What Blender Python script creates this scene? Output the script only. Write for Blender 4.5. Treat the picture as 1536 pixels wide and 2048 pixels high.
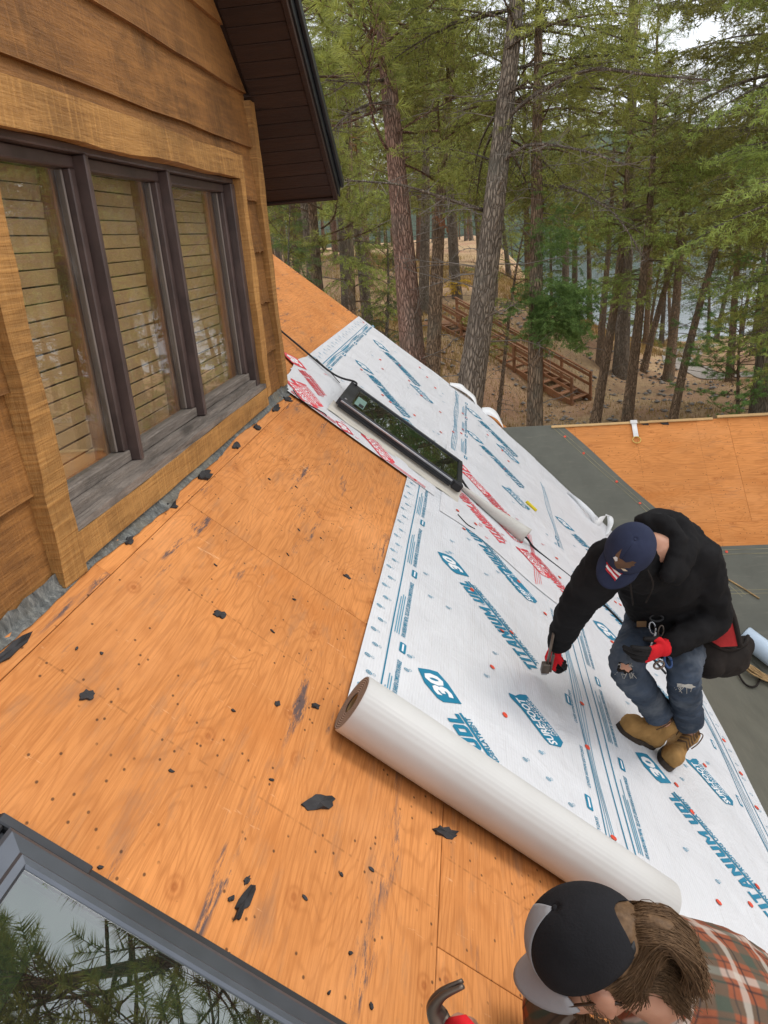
import bpy, bmesh, math, random
import numpy as np
from math import sin, cos, tan, pi, radians
from mathutils import Vector, Matrix

random.seed(7); RNG = np.random.default_rng(7)
for o in list(bpy.data.objects): bpy.data.objects.remove(o, do_unlink=True)
scn = bpy.context.scene
COL = scn.collection

# ------------------------------------------------------------------ camera
CAM = Vector((1.17, 0.0, 0.792))
YAW, PIT, ROL = radians(-7.5258), radians(19.4925), radians(-4.714)
fwd = Vector((sin(YAW)*cos(PIT), cos(YAW)*cos(PIT), -sin(PIT)))
rgt = fwd.cross(Vector((0, 0, 1))).normalized(); upv = rgt.cross(fwd)
r2 = cos(ROL)*rgt + sin(ROL)*upv; u2 = -sin(ROL)*rgt + cos(ROL)*upv
cd = bpy.data.cameras.new('camera'); cam = bpy.data.objects.new('camera', cd); COL.objects.link(cam)
cam.matrix_world = Matrix(((r2.x, u2.x, -fwd.x, CAM.x), (r2.y, u2.y, -fwd.y, CAM.y), (r2.z, u2.z, -fwd.z, CAM.z), (0, 0, 0, 1)))
cd.sensor_fit = 'VERTICAL'; cd.sensor_height = 24.0; cd.lens = 24.0*1540/2048
cd.clip_start = 0.05; cd.clip_end = 3000
scn.camera = cam
scn.render.resolution_x, scn.render.resolution_y = 768, 1024

# ------------------------------------------------------------------ light
SUN_EL, SUN_AZ = radians(50), radians(72)      # high veiled sun, from the right
w = bpy.data.worlds.new('World'); scn.world = w; w.use_nodes = True
nt = w.node_tree; nt.nodes.clear()
wo = nt.nodes.new('ShaderNodeOutputWorld'); wb = nt.nodes.new('ShaderNodeBackground')
sky = nt.nodes.new('ShaderNodeTexSky'); sky.sky_type = 'NISHITA'; sky.sun_disc = False
sky.sun_elevation = SUN_EL; sky.sun_rotation = SUN_AZ; sky.dust_density = 3.0; sky.air_density = 1.0
# an overcast: the clear sky is mostly hidden behind an even layer of pale cloud
mixc = nt.nodes.new('ShaderNodeMix'); mixc.data_type = 'RGBA'; mixc.inputs['Factor'].default_value = 0.86
tcw = nt.nodes.new('ShaderNodeTexCoord'); nw = nt.nodes.new('ShaderNodeTexNoise'); nw.inputs['Scale'].default_value = 3.2; nw.inputs['Detail'].default_value = 5
crw = nt.nodes.new('ShaderNodeValToRGB'); crw.color_ramp.elements[0].position = .32; crw.color_ramp.elements[1].position = .68
crw.color_ramp.elements[0].color = (8.6, 9.1, 10.0, 1); crw.color_ramp.elements[1].color = (14.2, 14.4, 14.8, 1)
nt.links.new(tcw.outputs['Generated'], nw.inputs['Vector']); nt.links.new(nw.outputs['Fac'], crw.inputs['Fac'])
nt.links.new(sky.outputs[0], mixc.inputs[6]); nt.links.new(crw.outputs[0], mixc.inputs[7])
nt.links.new(mixc.outputs[2], wb.inputs['Color']); wb.inputs['Strength'].default_value = 0.094
nt.links.new(wb.outputs[0], wo.inputs[0])
sd = bpy.data.lights.new('sun', 'SUN'); sd.energy = 1.9; sd.angle = radians(22); sd.color = (1.0, 0.955, 0.9)
sun = bpy.data.objects.new('sun', sd); COL.objects.link(sun)
sdir = Vector((sin(SUN_AZ)*cos(SUN_EL), cos(SUN_AZ)*cos(SUN_EL), sin(SUN_EL)))
sun.rotation_euler = sdir.to_track_quat('Z', 'Y').to_euler(); sun.location = (5, -5, 20)
scn.view_settings.view_transform = 'Standard'; scn.view_settings.look = 'None'
scn.view_settings.exposure = 0.32; scn.cycles.max_bounces = 6; scn.cycles.diffuse_bounces = 2; scn.cycles.glossy_bounces = 3; scn.cycles.transparent_max_bounces = 10; scn.view_settings.gamma = 1.0

# ------------------------------------------------------------------ helpers
PT = radians(39.8); SP, CP, TP = sin(PT), cos(PT), tan(PT)
def RP(u, v, h=0.0):
    """main roof slope: u along the wall, v down the slope, h off the deck"""
    return Vector((v*CP + h*SP, u, -v*SP + h*CP))
YR, ZR = 8.08, -1.21
XV = -ZR/TP
def RQ(x, w_, h=0.0):
    """side roof slope facing the camera: x along its ridge, w down the slope"""
    return Vector((x, YR - w_*CP - h*SP, ZR - w_*SP + h*CP))
M_ROOF = Matrix(((0, CP, SP, 0), (1, 0, 0, 0), (0, -SP, CP, 0), (0, 0, 0, 1)))
M_SIDE = Matrix(((1, 0, 0, 0), (0, -CP, -SP, YR), (0, -SP, CP, ZR), (0, 0, 0, 1)))

WL = {}
def wl(o): return WL.get(o.name, Vector((0, 0, 0))) if o else Vector((0, 0, 0))
def tag(o, label=None, cat=None, group=None, kind=None):
    if label: o['label'] = label
    if cat: o['category'] = cat
    if group: o['group'] = group
    if kind: o['kind'] = kind
    return o
def empty(name, loc, parent=None):
    o = bpy.data.objects.new(name, None); COL.objects.link(o); o.empty_display_size = .1
    o.location = Vector(loc) - wl(parent)
    if parent: o.parent = parent
    WL[o.name] = Vector(loc)
    return o
def link(o, parent=None):
    COL.objects.link(o)
    if parent: o.parent = parent
    return o
def obj(name, verts, faces, mat, parent=None, smooth=False, base=None):
    """verts in world coordinates"""
    V = np.array([tuple(v) for v in verts], dtype=float)
    off = wl(parent) if parent else (Vector(base) if base is not None else Vector(V.min(0)*.5+V.max(0)*.5))
    me = bpy.data.meshes.new(name)
    me.from_pydata((V - np.array(off)).tolist(), [], [tuple(f) for f in faces]); me.update()
    if mat is not None:
        for m in (mat if isinstance(mat, (list, tuple)) else [mat]): me.materials.append(m)
    if smooth: me.polygons.foreach_set('use_smooth', [True]*len(me.polygons))
    o = bpy.data.objects.new(name, me); COL.objects.link(o)
    if parent: o.parent = parent
    else: o.location = off
    WL[o.name] = off
    return o
def fast_obj(name, V, F, mat, parent=None, smooth=False, base=(0, 0, 0)):
    """numpy arrays, all triangles or all quads"""
    V = np.asarray(V, dtype=np.float32); F = np.asarray(F, dtype=np.int32); k = F.shape[1]
    off = wl(parent) if parent else Vector(base)
    me = bpy.data.meshes.new(name)
    me.vertices.add(len(V)); me.vertices.foreach_set('co', (V - np.array(off, dtype=np.float32)).ravel())
    me.loops.add(F.size); me.loops.foreach_set('vertex_index', F.ravel())
    me.polygons.add(len(F)); me.polygons.foreach_set('loop_start', np.arange(0, F.size, k, dtype=np.int32))
    me.update(calc_edges=True)
    if smooth: me.polygons.foreach_set('use_smooth', np.ones(len(F), dtype=bool))
    if mat is not None: me.materials.append(mat)
    o = bpy.data.objects.new(name, me); COL.objects.link(o)
    if parent: o.parent = parent
    else: o.location = off
    WL[o.name] = off
    return o
def place(name, me, M, parent=None):
    """object of shared mesh data at world matrix M"""
    o = bpy.data.objects.new(name, me); COL.objects.link(o)
    o.matrix_basis = Matrix.Translation(-wl(parent)) @ M
    if parent: o.parent = parent
    WL[o.name] = M.translation.copy()
    return o
BOXF = [(0, 1, 3, 2), (4, 6, 7, 5), (0, 4, 5, 1), (2, 3, 7, 6), (0, 2, 6, 4), (1, 5, 7, 3)]
def box_mesh(name, lo, hi, mat, bevel=0.0, seg=1, jag=0.0):
    me = bpy.data.meshes.new(name); bm = bmesh.new()
    vs = [bm.verts.new((hi[0] if i & 4 else lo[0], hi[1] if i & 2 else lo[1], hi[2] if i & 1 else lo[2])) for i in range(8)]
    for f in BOXF: bm.faces.new([vs[i] for i in f])
    bmesh.ops.recalc_face_normals(bm, faces=bm.faces)
    if bevel: bmesh.ops.bevel(bm, geom=bm.edges[:], offset=bevel, segments=seg, affect='EDGES', profile=.5)
    if jag:
        for v in bm.verts: v.co += Vector((random.gauss(0, jag), random.gauss(0, jag), random.gauss(0, jag)))
    bm.to_mesh(me); bm.free(); me.materials.append(mat)
    return me
def box(name, lo, hi, mat, parent=None, bevel=0.0, M=None, base=None, jag=0.0, seg=1):
    """box in the frame M (world by default), mesh baked to world then made relative to its parent"""
    me = box_mesh(name, lo, hi, mat, bevel, seg, jag)
    if M is not None:
        me.transform(M)
        if M.determinant() < 0: me.flip_normals()
    if parent: off = wl(parent)
    else:
        co = [v.co for v in me.vertices]
        off = Vector(base) if base is not None else Vector([sum(c[i] for c in co)/len(co) for i in range(2)] + [min(c[2] for c in co)])
    me.transform(Matrix.Translation(-off))
    o = bpy.data.objects.new(name, me); COL.objects.link(o)
    if parent: o.parent = parent
    else: o.location = off
    WL[o.name] = off
    return o
def frames(P):
    P = [Vector(p) for p in P]; n = len(P); T = []
    for i in range(n):
        a = P[max(i-1, 0)]; b = P[min(i+1, n-1)]; t = (b-a); T.append(t.normalized() if t.length > 1e-9 else Vector((0, 0, 1)))
    r = T[0].orthogonal().normalized(); out = []
    for i in range(n):
        r = (r - T[i]*r.dot(T[i]));
        if r.length < 1e-6: r = T[i].orthogonal()
        r.normalize(); out.append((P[i], T[i], r.copy(), T[i].cross(r)))
    return out
def tube_data(P, R, seg=8, caps=True, ref=None, ell=None):
    """swept tube; R radius list or number; ell per-point (a,b) multipliers; ref fixes the first cross axis"""
    n = len(P); R = [R]*n if not hasattr(R, '__len__') else R
    fr = frames(P); V = []; F = []
    for i, (p, t, a, b) in enumerate(fr):
        if ref is not None:
            rr = Vector(ref[i] if hasattr(ref[0], '__len__') else ref); a = (rr - t*rr.dot(t)).normalized(); b = t.cross(a)
        ea, eb = ell[i] if ell else (1, 1)
        for k in range(seg):
            th = 2*pi*k/seg; V.append(p + (a*cos(th)*ea + b*sin(th)*eb)*R[i])
    for i in range(n-1):
        for k in range(seg):
            k2 = (k+1) % seg; F.append((i*seg+k, i*seg+k2, (i+1)*seg+k2, (i+1)*seg+k))
    if caps:
        F.append(tuple(range(seg-1, -1, -1))); F.append(tuple((n-1)*seg+k for k in range(seg)))
    return V, F
def tube(name, P, R, mat, parent=None, seg=8, smooth=True, **k):
    V, F = tube_data(P, R, seg, **k); return obj(name, V, F, mat, parent, smooth)
def spline(P, n=8):
    """Catmull-Rom through points"""
    P = [Vector(p) for p in P]; Q = [P[0]*2-P[1]] + P + [P[-1]*2-P[-2]]; out = []
    for i in range(1, len(Q)-2):
        for k in range(n):
            t = k/n; a, b, c, d = Q[i-1], Q[i], Q[i+1], Q[i+2]
            out.append(.5*((2*b) + (c-a)*t + (2*a-5*b+4*c-d)*t*t + (3*b-3*c+d-a)*t**3))
    out.append(P[-1]); return out

# ------------------------------------------------------------------ materials
class NT:
    def __init__(s, name):
        s.m = bpy.data.materials.new(name); s.m.use_nodes = True; s.t = s.m.node_tree; s.t.nodes.clear()
        s.o = s.n('ShaderNodeOutputMaterial'); s.b = s.n('ShaderNodeBsdfPrincipled'); s.l(s.b.outputs[0], s.o.inputs[0])
    def n(s, ty, **k):
        x = s.t.nodes.new(ty)
        for a, b in k.items(): setattr(x, a, b)
        return x
    def l(s, a, b): s.t.links.new(a, b)
    def val(s, x, inp):
        if hasattr(x, 'links'): s.l(x, inp)
        else: inp.default_value = x
    def coord(s, kind='Object', scale=(1, 1, 1), rnd=0.0, loc=(0, 0, 0), rot=(0, 0, 0)):
        tc = s.n('ShaderNodeTexCoord'); mp = s.n('ShaderNodeMapping'); mp.inputs['Scale'].default_value = scale
        mp.inputs['Location'].default_value = loc; mp.inputs['Rotation'].default_value = rot
        src = tc.outputs[kind]
        if rnd:
            oi = s.n('ShaderNodeObjectInfo'); vm = s.n('ShaderNodeVectorMath', operation='MULTIPLY_ADD')
            cv = s.n('ShaderNodeCombineXYZ')
            for i, f in enumerate((rnd, rnd*1.7, rnd*.6)):
                mm = s.math('MULTIPLY', oi.outputs['Random'], f); s.l(mm, cv.inputs[i])
            vm = s.n('ShaderNodeVectorMath', operation='ADD'); s.l(src, vm.inputs[0]); s.l(cv.outputs[0], vm.inputs[1]); src = vm.outputs[0]
        s.l(src, mp.inputs['Vector']); return mp.outputs[0]
    def noise(s, vec, scale, detail=4, rough=.55, dist=0.0):
        x = s.n('ShaderNodeTexNoise'); x.inputs['Scale'].default_value = scale; x.inputs['Detail'].default_value = detail
        x.inputs['Roughness'].default_value = rough; x.inputs['Distortion'].default_value = dist
        s.l(vec, x.inputs['Vector']); return x.outputs['Fac']
    def vor(s, vec, scale, feat='F1', out='Distance', rand=1.0, dim='3D'):
        x = s.n('ShaderNodeTexVoronoi', feature=feat, voronoi_dimensions=dim); x.inputs['Scale'].default_value = scale; x.inputs['Randomness'].default_value = rand
        s.l(vec, x.inputs['Vector']); return x.outputs[out]
    def math(s, op, a, b=0.0, c=0.0, clamp=False):
        x = s.n('ShaderNodeMath', operation=op); x.use_clamp = clamp
        s.val(a, x.inputs[0]); s.val(b, x.inputs[1]); s.val(c, x.inputs[2]); return x.outputs[0]
    def ramp(s, fac, stops, interp='LINEAR'):
        x = s.n('ShaderNodeValToRGB'); e = x.color_ramp.elements; x.color_ramp.interpolation = interp
        while len(e) < len(stops): e.new(.5)
        for i, (p, c) in enumerate(stops):
            e[i].position = p; e[i].color = (c, c, c, 1) if not hasattr(c, '__len__') else (*c, 1)
        s.l(fac, x.inputs['Fac']); return x.outputs['Color']
    def mix(s, fac, a, b, mode='MIX'):
        x = s.n('ShaderNodeMix', data_type='RGBA', blend_type=mode); s.val(fac, x.inputs['Factor'])
        for v, i in ((a, 6), (b, 7)):
            if hasattr(v, 'links'): s.l(v, x.inputs[i])
            else: x.inputs[i].default_value = (*v, 1) if len(v) == 3 else v
        return x.outputs[2]
    def bump(s, h, strength=.3, dist=.01, prev=None):
        x = s.n('ShaderNodeBump'); x.inputs['Strength'].default_value = strength; x.inputs['Distance'].default_value = dist
        s.l(h, x.inputs['Height'])
        if prev is not None: s.l(prev, x.inputs['Normal'])
        return x.outputs[0]
    def rand(s): return s.n('ShaderNodeObjectInfo').outputs['Random']
    def fin(s, color, rough=.6, normal=None, metal=0.0, spec=.4, **k):
        s.val(color if hasattr(color, 'links') else (*color, 1), s.b.inputs['Base Color']); s.val(rough, s.b.inputs['Roughness'])
        s.b.inputs['Metallic'].default_value = metal; s.b.inputs['Specular IOR Level'].default_value = spec
        if normal is not None: s.l(normal, s.b.inputs['Normal'])
        for a, b in k.items(): s.val(b, s.b.inputs[a.replace('_', ' ')])
        return s.m
MAT = {}
def simple(name, col, rough=.6, metal=0.0, var=.15, nscale=30.0, bump=.15, bdist=.002, spec=.4, **k):
    m = NT(name); c = m.coord(rnd=13.0); n1 = m.noise(c, nscale, 5, .6); n2 = m.noise(c, nscale*.13+1, 3)
    d = tuple(x*(1-var*1.6) for x in col); l_ = tuple(min(1, x*(1+var)) for x in col)
    cc = m.mix(m.ramp(n2, [(.3, 0.0), (.7, 1.0)]), d, l_); cc = m.mix(m.math('MULTIPLY', n1, var*1.2), cc, tuple(x*.6 for x in col))
    rr = m.math('MULTIPLY_ADD', n1, .2, rough-.1)
    MAT[name] = m.fin(cc, rr, m.bump(n1, bump, bdist), metal, spec, **k); return MAT[name]

def plywood(name, base, dark, axis=0, wear=1.0):
    """rotary-cut fir plywood: grain runs along the local x axis"""
    m = NT(name)
    c1 = m.coord(scale=(.55, 3.0, 3.0), rnd=37.0); fld = m.noise(c1, 1.25, 3, .45, .5)
    rings = m.math('SINE', m.math('MULTIPLY', fld, 190.0)); rings = m.ramp(rings, [(.0, 0.0), (.55, .25), (1.0, 1.0)])
    cf = m.coord(scale=(5.0, 150.0, 150.0), rnd=11.0); fine = m.noise(cf, 1.0, 3, .6); ff_ = m.noise(m.coord(scale=(9.0, 420.0, 420.0), rnd=12.0), 1.0, 2, .6)
    fine = m.math('ADD', m.math('MULTIPLY', fine, .65), m.math('MULTIPLY', ff_, .35))
    cb = m.coord(scale=(1.0, 1.6, 1.6), rnd=5.0); big = m.noise(cb, 1.1, 4, .55)
    col = m.mix(m.ramp(big, [(.3, 0.0), (.72, 1.0)]), tuple(x*.80 for x in base), tuple(min(1, x*1.12) for x in base))
    col = m.mix(m.math('MULTIPLY', rings, .30), col, dark)
    col = m.mix(m.ramp(fine, [(.44, 0.0), (.70, .68)]), col, dark)
    # broad scorched-orange stains
    st = m.noise(m.coord(scale=(.7, 1.5, 1.5), rnd=17.0), 2.3, 5, .6, .8)
    col = m.mix(m.ramp(st, [(.52, 0.0), (.74, .55)]), col, (base[0]*.72, base[1]*.56, base[2]*.36))
    # pale dusty patches
    st2 = m.noise(m.coord(scale=(.5, 1.2, 1.2), rnd=29.0, loc=(7, 3, 1)), 1.7, 5, .65)
    col = m.mix(m.ramp(st2, [(.55, 0.0), (.75, .35)]), col, (min(1, base[0]*1.22), min(1, base[1]*1.42), min(1, base[2]*1.9)))
    # knots
    ck = m.coord(scale=(3.2, 5.0, 5.0), rnd=23.0); kd = m.vor(ck, 1.0, dim='2D'); ksel = m.noise(m.coord(scale=(3.2, 5., 5.), rnd=23.0, loc=(3, 9, 2)), .9, 1)
    kr = m.math('SINE', m.math('MULTIPLY', kd, 85.0))
    kin = m.math('MULTIPLY', m.ramp(kd, [(.035, 1.0), (.15, 0.0)]), m.ramp(ksel, [(.50, 0.0), (.55, 1.0)]))
    col = m.mix(m.math('MULTIPLY', kin, m.math('MULTIPLY_ADD', kr, .22, .40)), col, (base[0]*.42, base[1]*.26, base[2]*.18))
    # black tar smears, drawn out along the grain
    ct = m.coord(scale=(5.0, 34.0, 34.0), rnd=41.0); tar = m.noise(ct, 1.0, 7, .8); tsel = m.noise(m.coord(scale=(1.1, 6.5, 6.5), rnd=43.0), 1.6, 3)
    tf = m.math('MULTIPLY', m.ramp(tar, [(.50, 0.0), (.58, 1.0)]), m.ramp(tsel, [(.59, 0.0), (.65, .9*wear)]))
    col = m.mix(tf, col, (.075, .065, .072))
    # grey rubbed dirt
    dt = m.noise(m.coord(scale=(1.5, 7., 7.), rnd=3.0), 2.0, 6, .7); col = m.mix(m.ramp(dt, [(.54, 0.0), (.72, .50*wear)]), col, (.24, .14, .085))
    sc_ = m.noise(m.coord(scale=(14, 3, 3), rnd=6.0, rot=(0, 0, .6)), 2.0, 5, .75); col = m.mix(m.ramp(sc_, [(.66, 0.0), (.72, .5*wear)]), col, (.80, .50, .27))
    big2 = m.noise(m.coord(scale=(.8, 1.4, 1.4), rnd=15.0), 3.4, 6, .7); col = m.mix(m.ramp(big2, [(.50, 0.0), (.70, .42)]), col, (base[0]*.66, base[1]*.60, base[2]*.55))
    # nail lines across the sheet over each rafter
    sxp = m.n('ShaderNodeSeparateXYZ'); m.l(m.coord(), sxp.inputs[0]); fr_ = m.math('FRACT', m.math('ADD', m.math('DIVIDE', sxp.outputs[0], .61), m.math('MULTIPLY', m.noise(m.coord(), 3.0, 2), .02)))
    ln_ = m.math('MULTIPLY', m.ramp(fr_, [(.0, 0.0), (.494, 0.0), (.497, 1.0), (.503, 1.0), (.506, 0.0)]), m.ramp(m.noise(m.coord(scale=(1, 60, 1)), 1.0, 2), [(.42, 0.0), (.6, .75)]))
    col = m.mix(m.math('MULTIPLY', ln_, .6), col, (.16, .06, .02))
    # old nail holes
    cn = m.coord(scale=(15, 22, 22), rnd=9.0); nd = m.vor(cn, 1.0, dim='2D'); ns = m.noise(m.coord(scale=(1, 1, 1), rnd=8.0), 9.0, 1)
    nf = m.math('MULTIPLY', m.ramp(nd, [(.05, 1.0), (.09, 0.0)]), m.ramp(ns, [(.55, 0.0), (.59, 1.0)]))
    col = m.mix(m.math('MULTIPLY', nf, .8), col, (.05, .025, .015))
    h = m.math('ADD', m.math('MULTIPLY', fine, .6), m.math('MULTIPLY', rings, .25))
    MAT[name] = m.fin(col, m.math('MULTIPLY_ADD', big, .2, .66), m.bump(h, .6, .002), spec=.18); return MAT[name]
plywood('plywood', (.665, .270, .082), (.34, .112, .028))
plywood('plywood_side', (.69, .275, .080), (.36, .115, .026), wear=.25)
MAT['plywood_edge'] = simple('plywood_edge', (.50, .30, .13), .8, var=.3, nscale=60)

def wood(name, base, dark, axis='y', rough=.6, saw=0.5, stain=0.6, gscale=1.0):
    sc = {'x': (1, 14, 14), 'y': (14, 1, 14), 'z': (14, 14, 1)}[axis]; m = NT(name)
    sc = tuple(s*gscale for s in sc)
    c = m.coord(scale=sc, rnd=31.0); g = m.noise(c, 2.2, 5, .6, 1.2); g2 = m.noise(c, 11.0, 4, .65)
    b = m.noise(m.coord(rnd=19.0, scale=(1, 1, 1)), 2.1, 4, .6)
    col = m.mix(m.ramp(g, [(.3, 0.0), (.7, 1.0)]), dark, base)
    col = m.mix(m.ramp(g2, [(.45, 0.0), (.8, .6)]), col, dark)
    col = m.mix(m.ramp(b, [(.3, 0.0), (.75, .55)]), col, tuple(min(1, x*1.35) for x in base))
    rr = m.math('MULTIPLY_ADD', m.rand(), .3, .83); cm = m.n('ShaderNodeVectorMath', operation='SCALE'); m.l(col, cm.inputs[0]); m.l(rr, cm.inputs['Scale']); col = cm.outputs[0]
    if stain:
        s_ = m.noise(m.coord(rnd=7.0, scale=(1, .8, 1.3), loc=(2, 5, 0)), 2.6, 7, .72); col = m.mix(m.ramp(s_, [(.47, 0.0), (.68, stain*.9)]), col, tuple(x*.28 for x in base))
        s2 = m.noise(m.coord(rnd=9.0, scale=(3, 3, 3)), 40.0, 3, .7); col = m.mix(m.ramp(s2, [(.58, 0.0), (.75, .4*stain)]), col, tuple(x*.3 for x in base))
    kd = m.vor(m.coord(rnd=3.0, scale={'x': (1.4, 5, 5), 'y': (5, 1.4, 5), 'z': (5, 5, 1.4)}[axis]), 1.0)
    col = m.mix(m.ramp(kd, [(.05, .85), (.13, 0.0)]), col, tuple(x*.25 for x in base))
    h = m.math('ADD', g2, m.math('MULTIPLY', g, .7))
    if saw:
        sa = {'x': (90, 4, 4), 'y': (4, 90, 4), 'z': (4, 4, 90)}[axis]; sn = m.noise(m.coord(scale=sa, rnd=2.0, rot=(0, 0, .05)), 1.0, 2); h = m.math('ADD', h, m.math('MULTIPLY', sn, saw))
        col = m.mix(m.ramp(sn, [(.5, 0.0), (.8, saw*.45)]), col, tuple(min(1, x*1.5) for x in base))
    MAT[name] = m.fin(col, rough, m.bump(h, .8, .005), spec=.3); return MAT[name]
wood('siding', (.275, .125, .034), (.075, .030, .010), 'y', saw=.9, stain=1.0)
wood('trim_wood', (.41, .215, .066), (.17, .075, .02), 'y', saw=1.3, stain=.55)
wood('trim_wood_v', (.41, .215, .066), (.17, .075, .02), 'z', saw=1.3, stain=.55)
wood('jamb_wood', (.42, .20, .06), (.25, .10, .03), 'z', saw=0, stain=.1)
simple('blind_plain', (.52, .33, .155), .55, var=.12, nscale=14, bump=.05)
wood('blind_wood', (.46, .27, .10), (.38, .21, .075), 'y', saw=0, stain=0.0, gscale=.6)
wood('soffit', (.038, .018, .010), (.018, .008, .005), 'x', saw=0, stain=.2)
wood('grey_wood', (.24, .205, .175), (.05, .040, .034), 'y', rough=.85, saw=.2, stain=1.0, gscale=1.6)
wood('stair_wood', (.30, .135, .062), (.17, .075, .032), 'x', stain=.3)
wood('lumber', (.55, .36, .16), (.40, .23, .09), 'x', saw=.3, stain=.15)
simple('brown_paint', (.080, .054, .048), .42, var=.25, nscale=50, bump=.25)
simple('dark_metal', (.035, .037, .042), .38, .2, var=.3, nscale=40)
simple('fascia_metal', (.022, .024, .028), .38, .3, var=.3)
simple('grey_metal', (.16, .175, .20), .33, .75, var=.2, nscale=20)
simple('steel', (.45, .45, .46), .3, .9, var=.2)
simple('rusty_steel', (.20, .16, .13), .45, .8, var=.5, nscale=25)
simple('black_rubber', (.018, .018, .019), .6, var=.3)
simple('felt', (.040, .038, .039), .85, var=.4, nscale=80, bump=.4)
simple('cream', (.62, .58, .50), .7, var=.12, nscale=12)
simple('white_strip', (.8, .8, .79), .7, var=.05)
simple('yellow', (.80, .62, .02), .5, var=.1)
simple('brass', (.72, .50, .14), .35, .6, var=.2)
simple('orange', (.85, .16, .02), .5, var=.1)
simple('cap_red', (.75, .085, .04), .45, var=.2, nscale=200)
simple('jute', (.42, .27, .12), .85, var=.35, nscale=60, bump=.5)
simple('pale_blue', (.50, .60, .70), .35, var=.12, nscale=9)
simple('ink_teal', (.008, .20, .33), .5, var=.1, nscale=15, bump=.05)
simple('ink_teal_light', (.07, .30, .44), .5, var=.2, nscale=15, bump=.05)
simple('ink_red', (.72, .07, .09), .5, var=.15, nscale=15, bump=.05)
simple('ink_white', (.80, .80, .80), .55, var=.03, bump=.05)
def flash_mat():
    m = NT('flashing'); c = m.coord(rnd=3.0, scale=(1, 1.6, 1)); n = m.noise(c, 26, 7, .78, 1.0); b = m.noise(c, 4, 4, .6)
    col = m.ramp(n, [(.28, (.025, .027, .028)), (.5, (.12, .125, .12)), (.72, (.32, .32, .29))])
    col = m.mix(m.ramp(b, [(.45, 0.0), (.7, .5)]), col, (.24, .20, .13))
    MAT['flashing'] = m.fin(col, .62, m.bump(n, .6, .006), .25)
flash_mat()
def sheet_mat(name, col, ribs=True, axis=0):
    m = NT(name); c = m.coord(); n = m.noise(m.coord(scale=(.7, 4, 1)), 2.2, 5, .6, .6); n2 = m.noise(c, 60, 3)
    n3 = m.noise(m.coord(scale=(1.0, 1.0, 1.0), rot=(0, 0, .7)), 3.0, 5, .55, 1.2)
    sx = m.n('ShaderNodeSeparateXYZ'); m.l(c, sx.inputs[0])
    rb = m.math('SINE', m.math('MULTIPLY', sx.outputs[1], 2*pi/.0125))
    cc = m.mix(m.ramp(n3, [(.35, 0.0), (.7, 1.0)]), tuple(x*.90 for x in col), col)
    cc = m.mix(m.ramp(m.noise(c, 9.0, 6, .75), [(.63, 0.0), (.78, .25)]), cc, tuple(x*.66 for x in col))
    if ribs: cc = m.mix(m.ramp(rb, [(.2, .10), (.7, 0.0)]), cc, tuple(x*.6 for x in col))
    nb = m.bump(n, .8, .018); nb = m.bump(n3, .75, .020, nb)
    if ribs: nb = m.bump(rb, .3, .0012, nb)
    MAT[name] = m.fin(cc, .5, m.bump(n2, .1, .001, nb), spec=.35)
sheet_mat('underlay', (.70, .71, .725)); sheet_mat('underlay_thin', (.70, .70, .71), False); sheet_mat('underlay_back', (.60, .58, .52), False)
def roll_mat():
    m = NT('roll_white'); c = m.coord(); sx = m.n('ShaderNodeSeparateXYZ'); m.l(c, sx.inputs[0])
    rb = m.math('SINE', m.math('MULTIPLY', sx.outputs[1], 2*pi/.0125)); rc = m.math('SINE', m.math('MULTIPLY', sx.outputs[0], 2*pi/.0125))
    n = m.noise(c, 5, 4); cc = m.mix(n, (.52, .515, .49), (.61, .605, .585))
    cc = m.mix(m.ramp(m.noise(m.coord(scale=(1, 6, 6)), 6, 5, .7), [(.6, 0.0), (.8, .3)]), cc, (.45, .43, .38))
    MAT['roll_white'] = m.fin(cc, .48, m.bump(m.math('ADD', rb, m.math('MULTIPLY', n, 2.0)), .14, .0012), spec=.4)
    m = NT('roll_end'); c = m.coord(); sx = m.n('ShaderNodeSeparateXYZ'); m.l(c, sx.inputs[0])
    r = m.math('SQRT', m.math('ADD', m.math('POWER', sx.outputs[0], 2.0), m.math('POWER', sx.outputs[2], 2.0)))
    rg = m.math('SINE', m.math('MULTIPLY', m.math('ADD', r, m.math('MULTIPLY', m.noise(c, 8, 2), .012)), 900.0))
    cc = m.mix(m.ramp(rg, [(.2, 0.0), (.8, 1.0)]), (.16, .13, .11), (.42, .38, .34))
    MAT['roll_end'] = m.fin(cc, .7, m.bump(rg, .4, .002))
roll_mat()
def membrane_mat():
    m = NT('membrane'); c = m.coord(); n = m.noise(c, 3.0, 5, .6); n2 = m.noise(c, 90, 3); n3 = m.noise(m.coord(scale=(1, 6, 1), rot=(0, 0, .5)), 5, 5, .65)
    cc = m.mix(m.ramp(n, [(.3, 0.0), (.7, 1.0)]), (.082, .082, .062), (.120, .118, .090))
    cc = m.mix(m.ramp(n3, [(.55, 0.0), (.8, .4)]), cc, (.21, .19, .14))
    MAT['membrane'] = m.fin(cc, .55, m.bump(m.math('ADD', n, m.math('MULTIPLY', n2, .15)), .35, .006), spec=.45)
membrane_mat()
simple('membrane_line', (.30, .26, .14), .6, var=.3)
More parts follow.
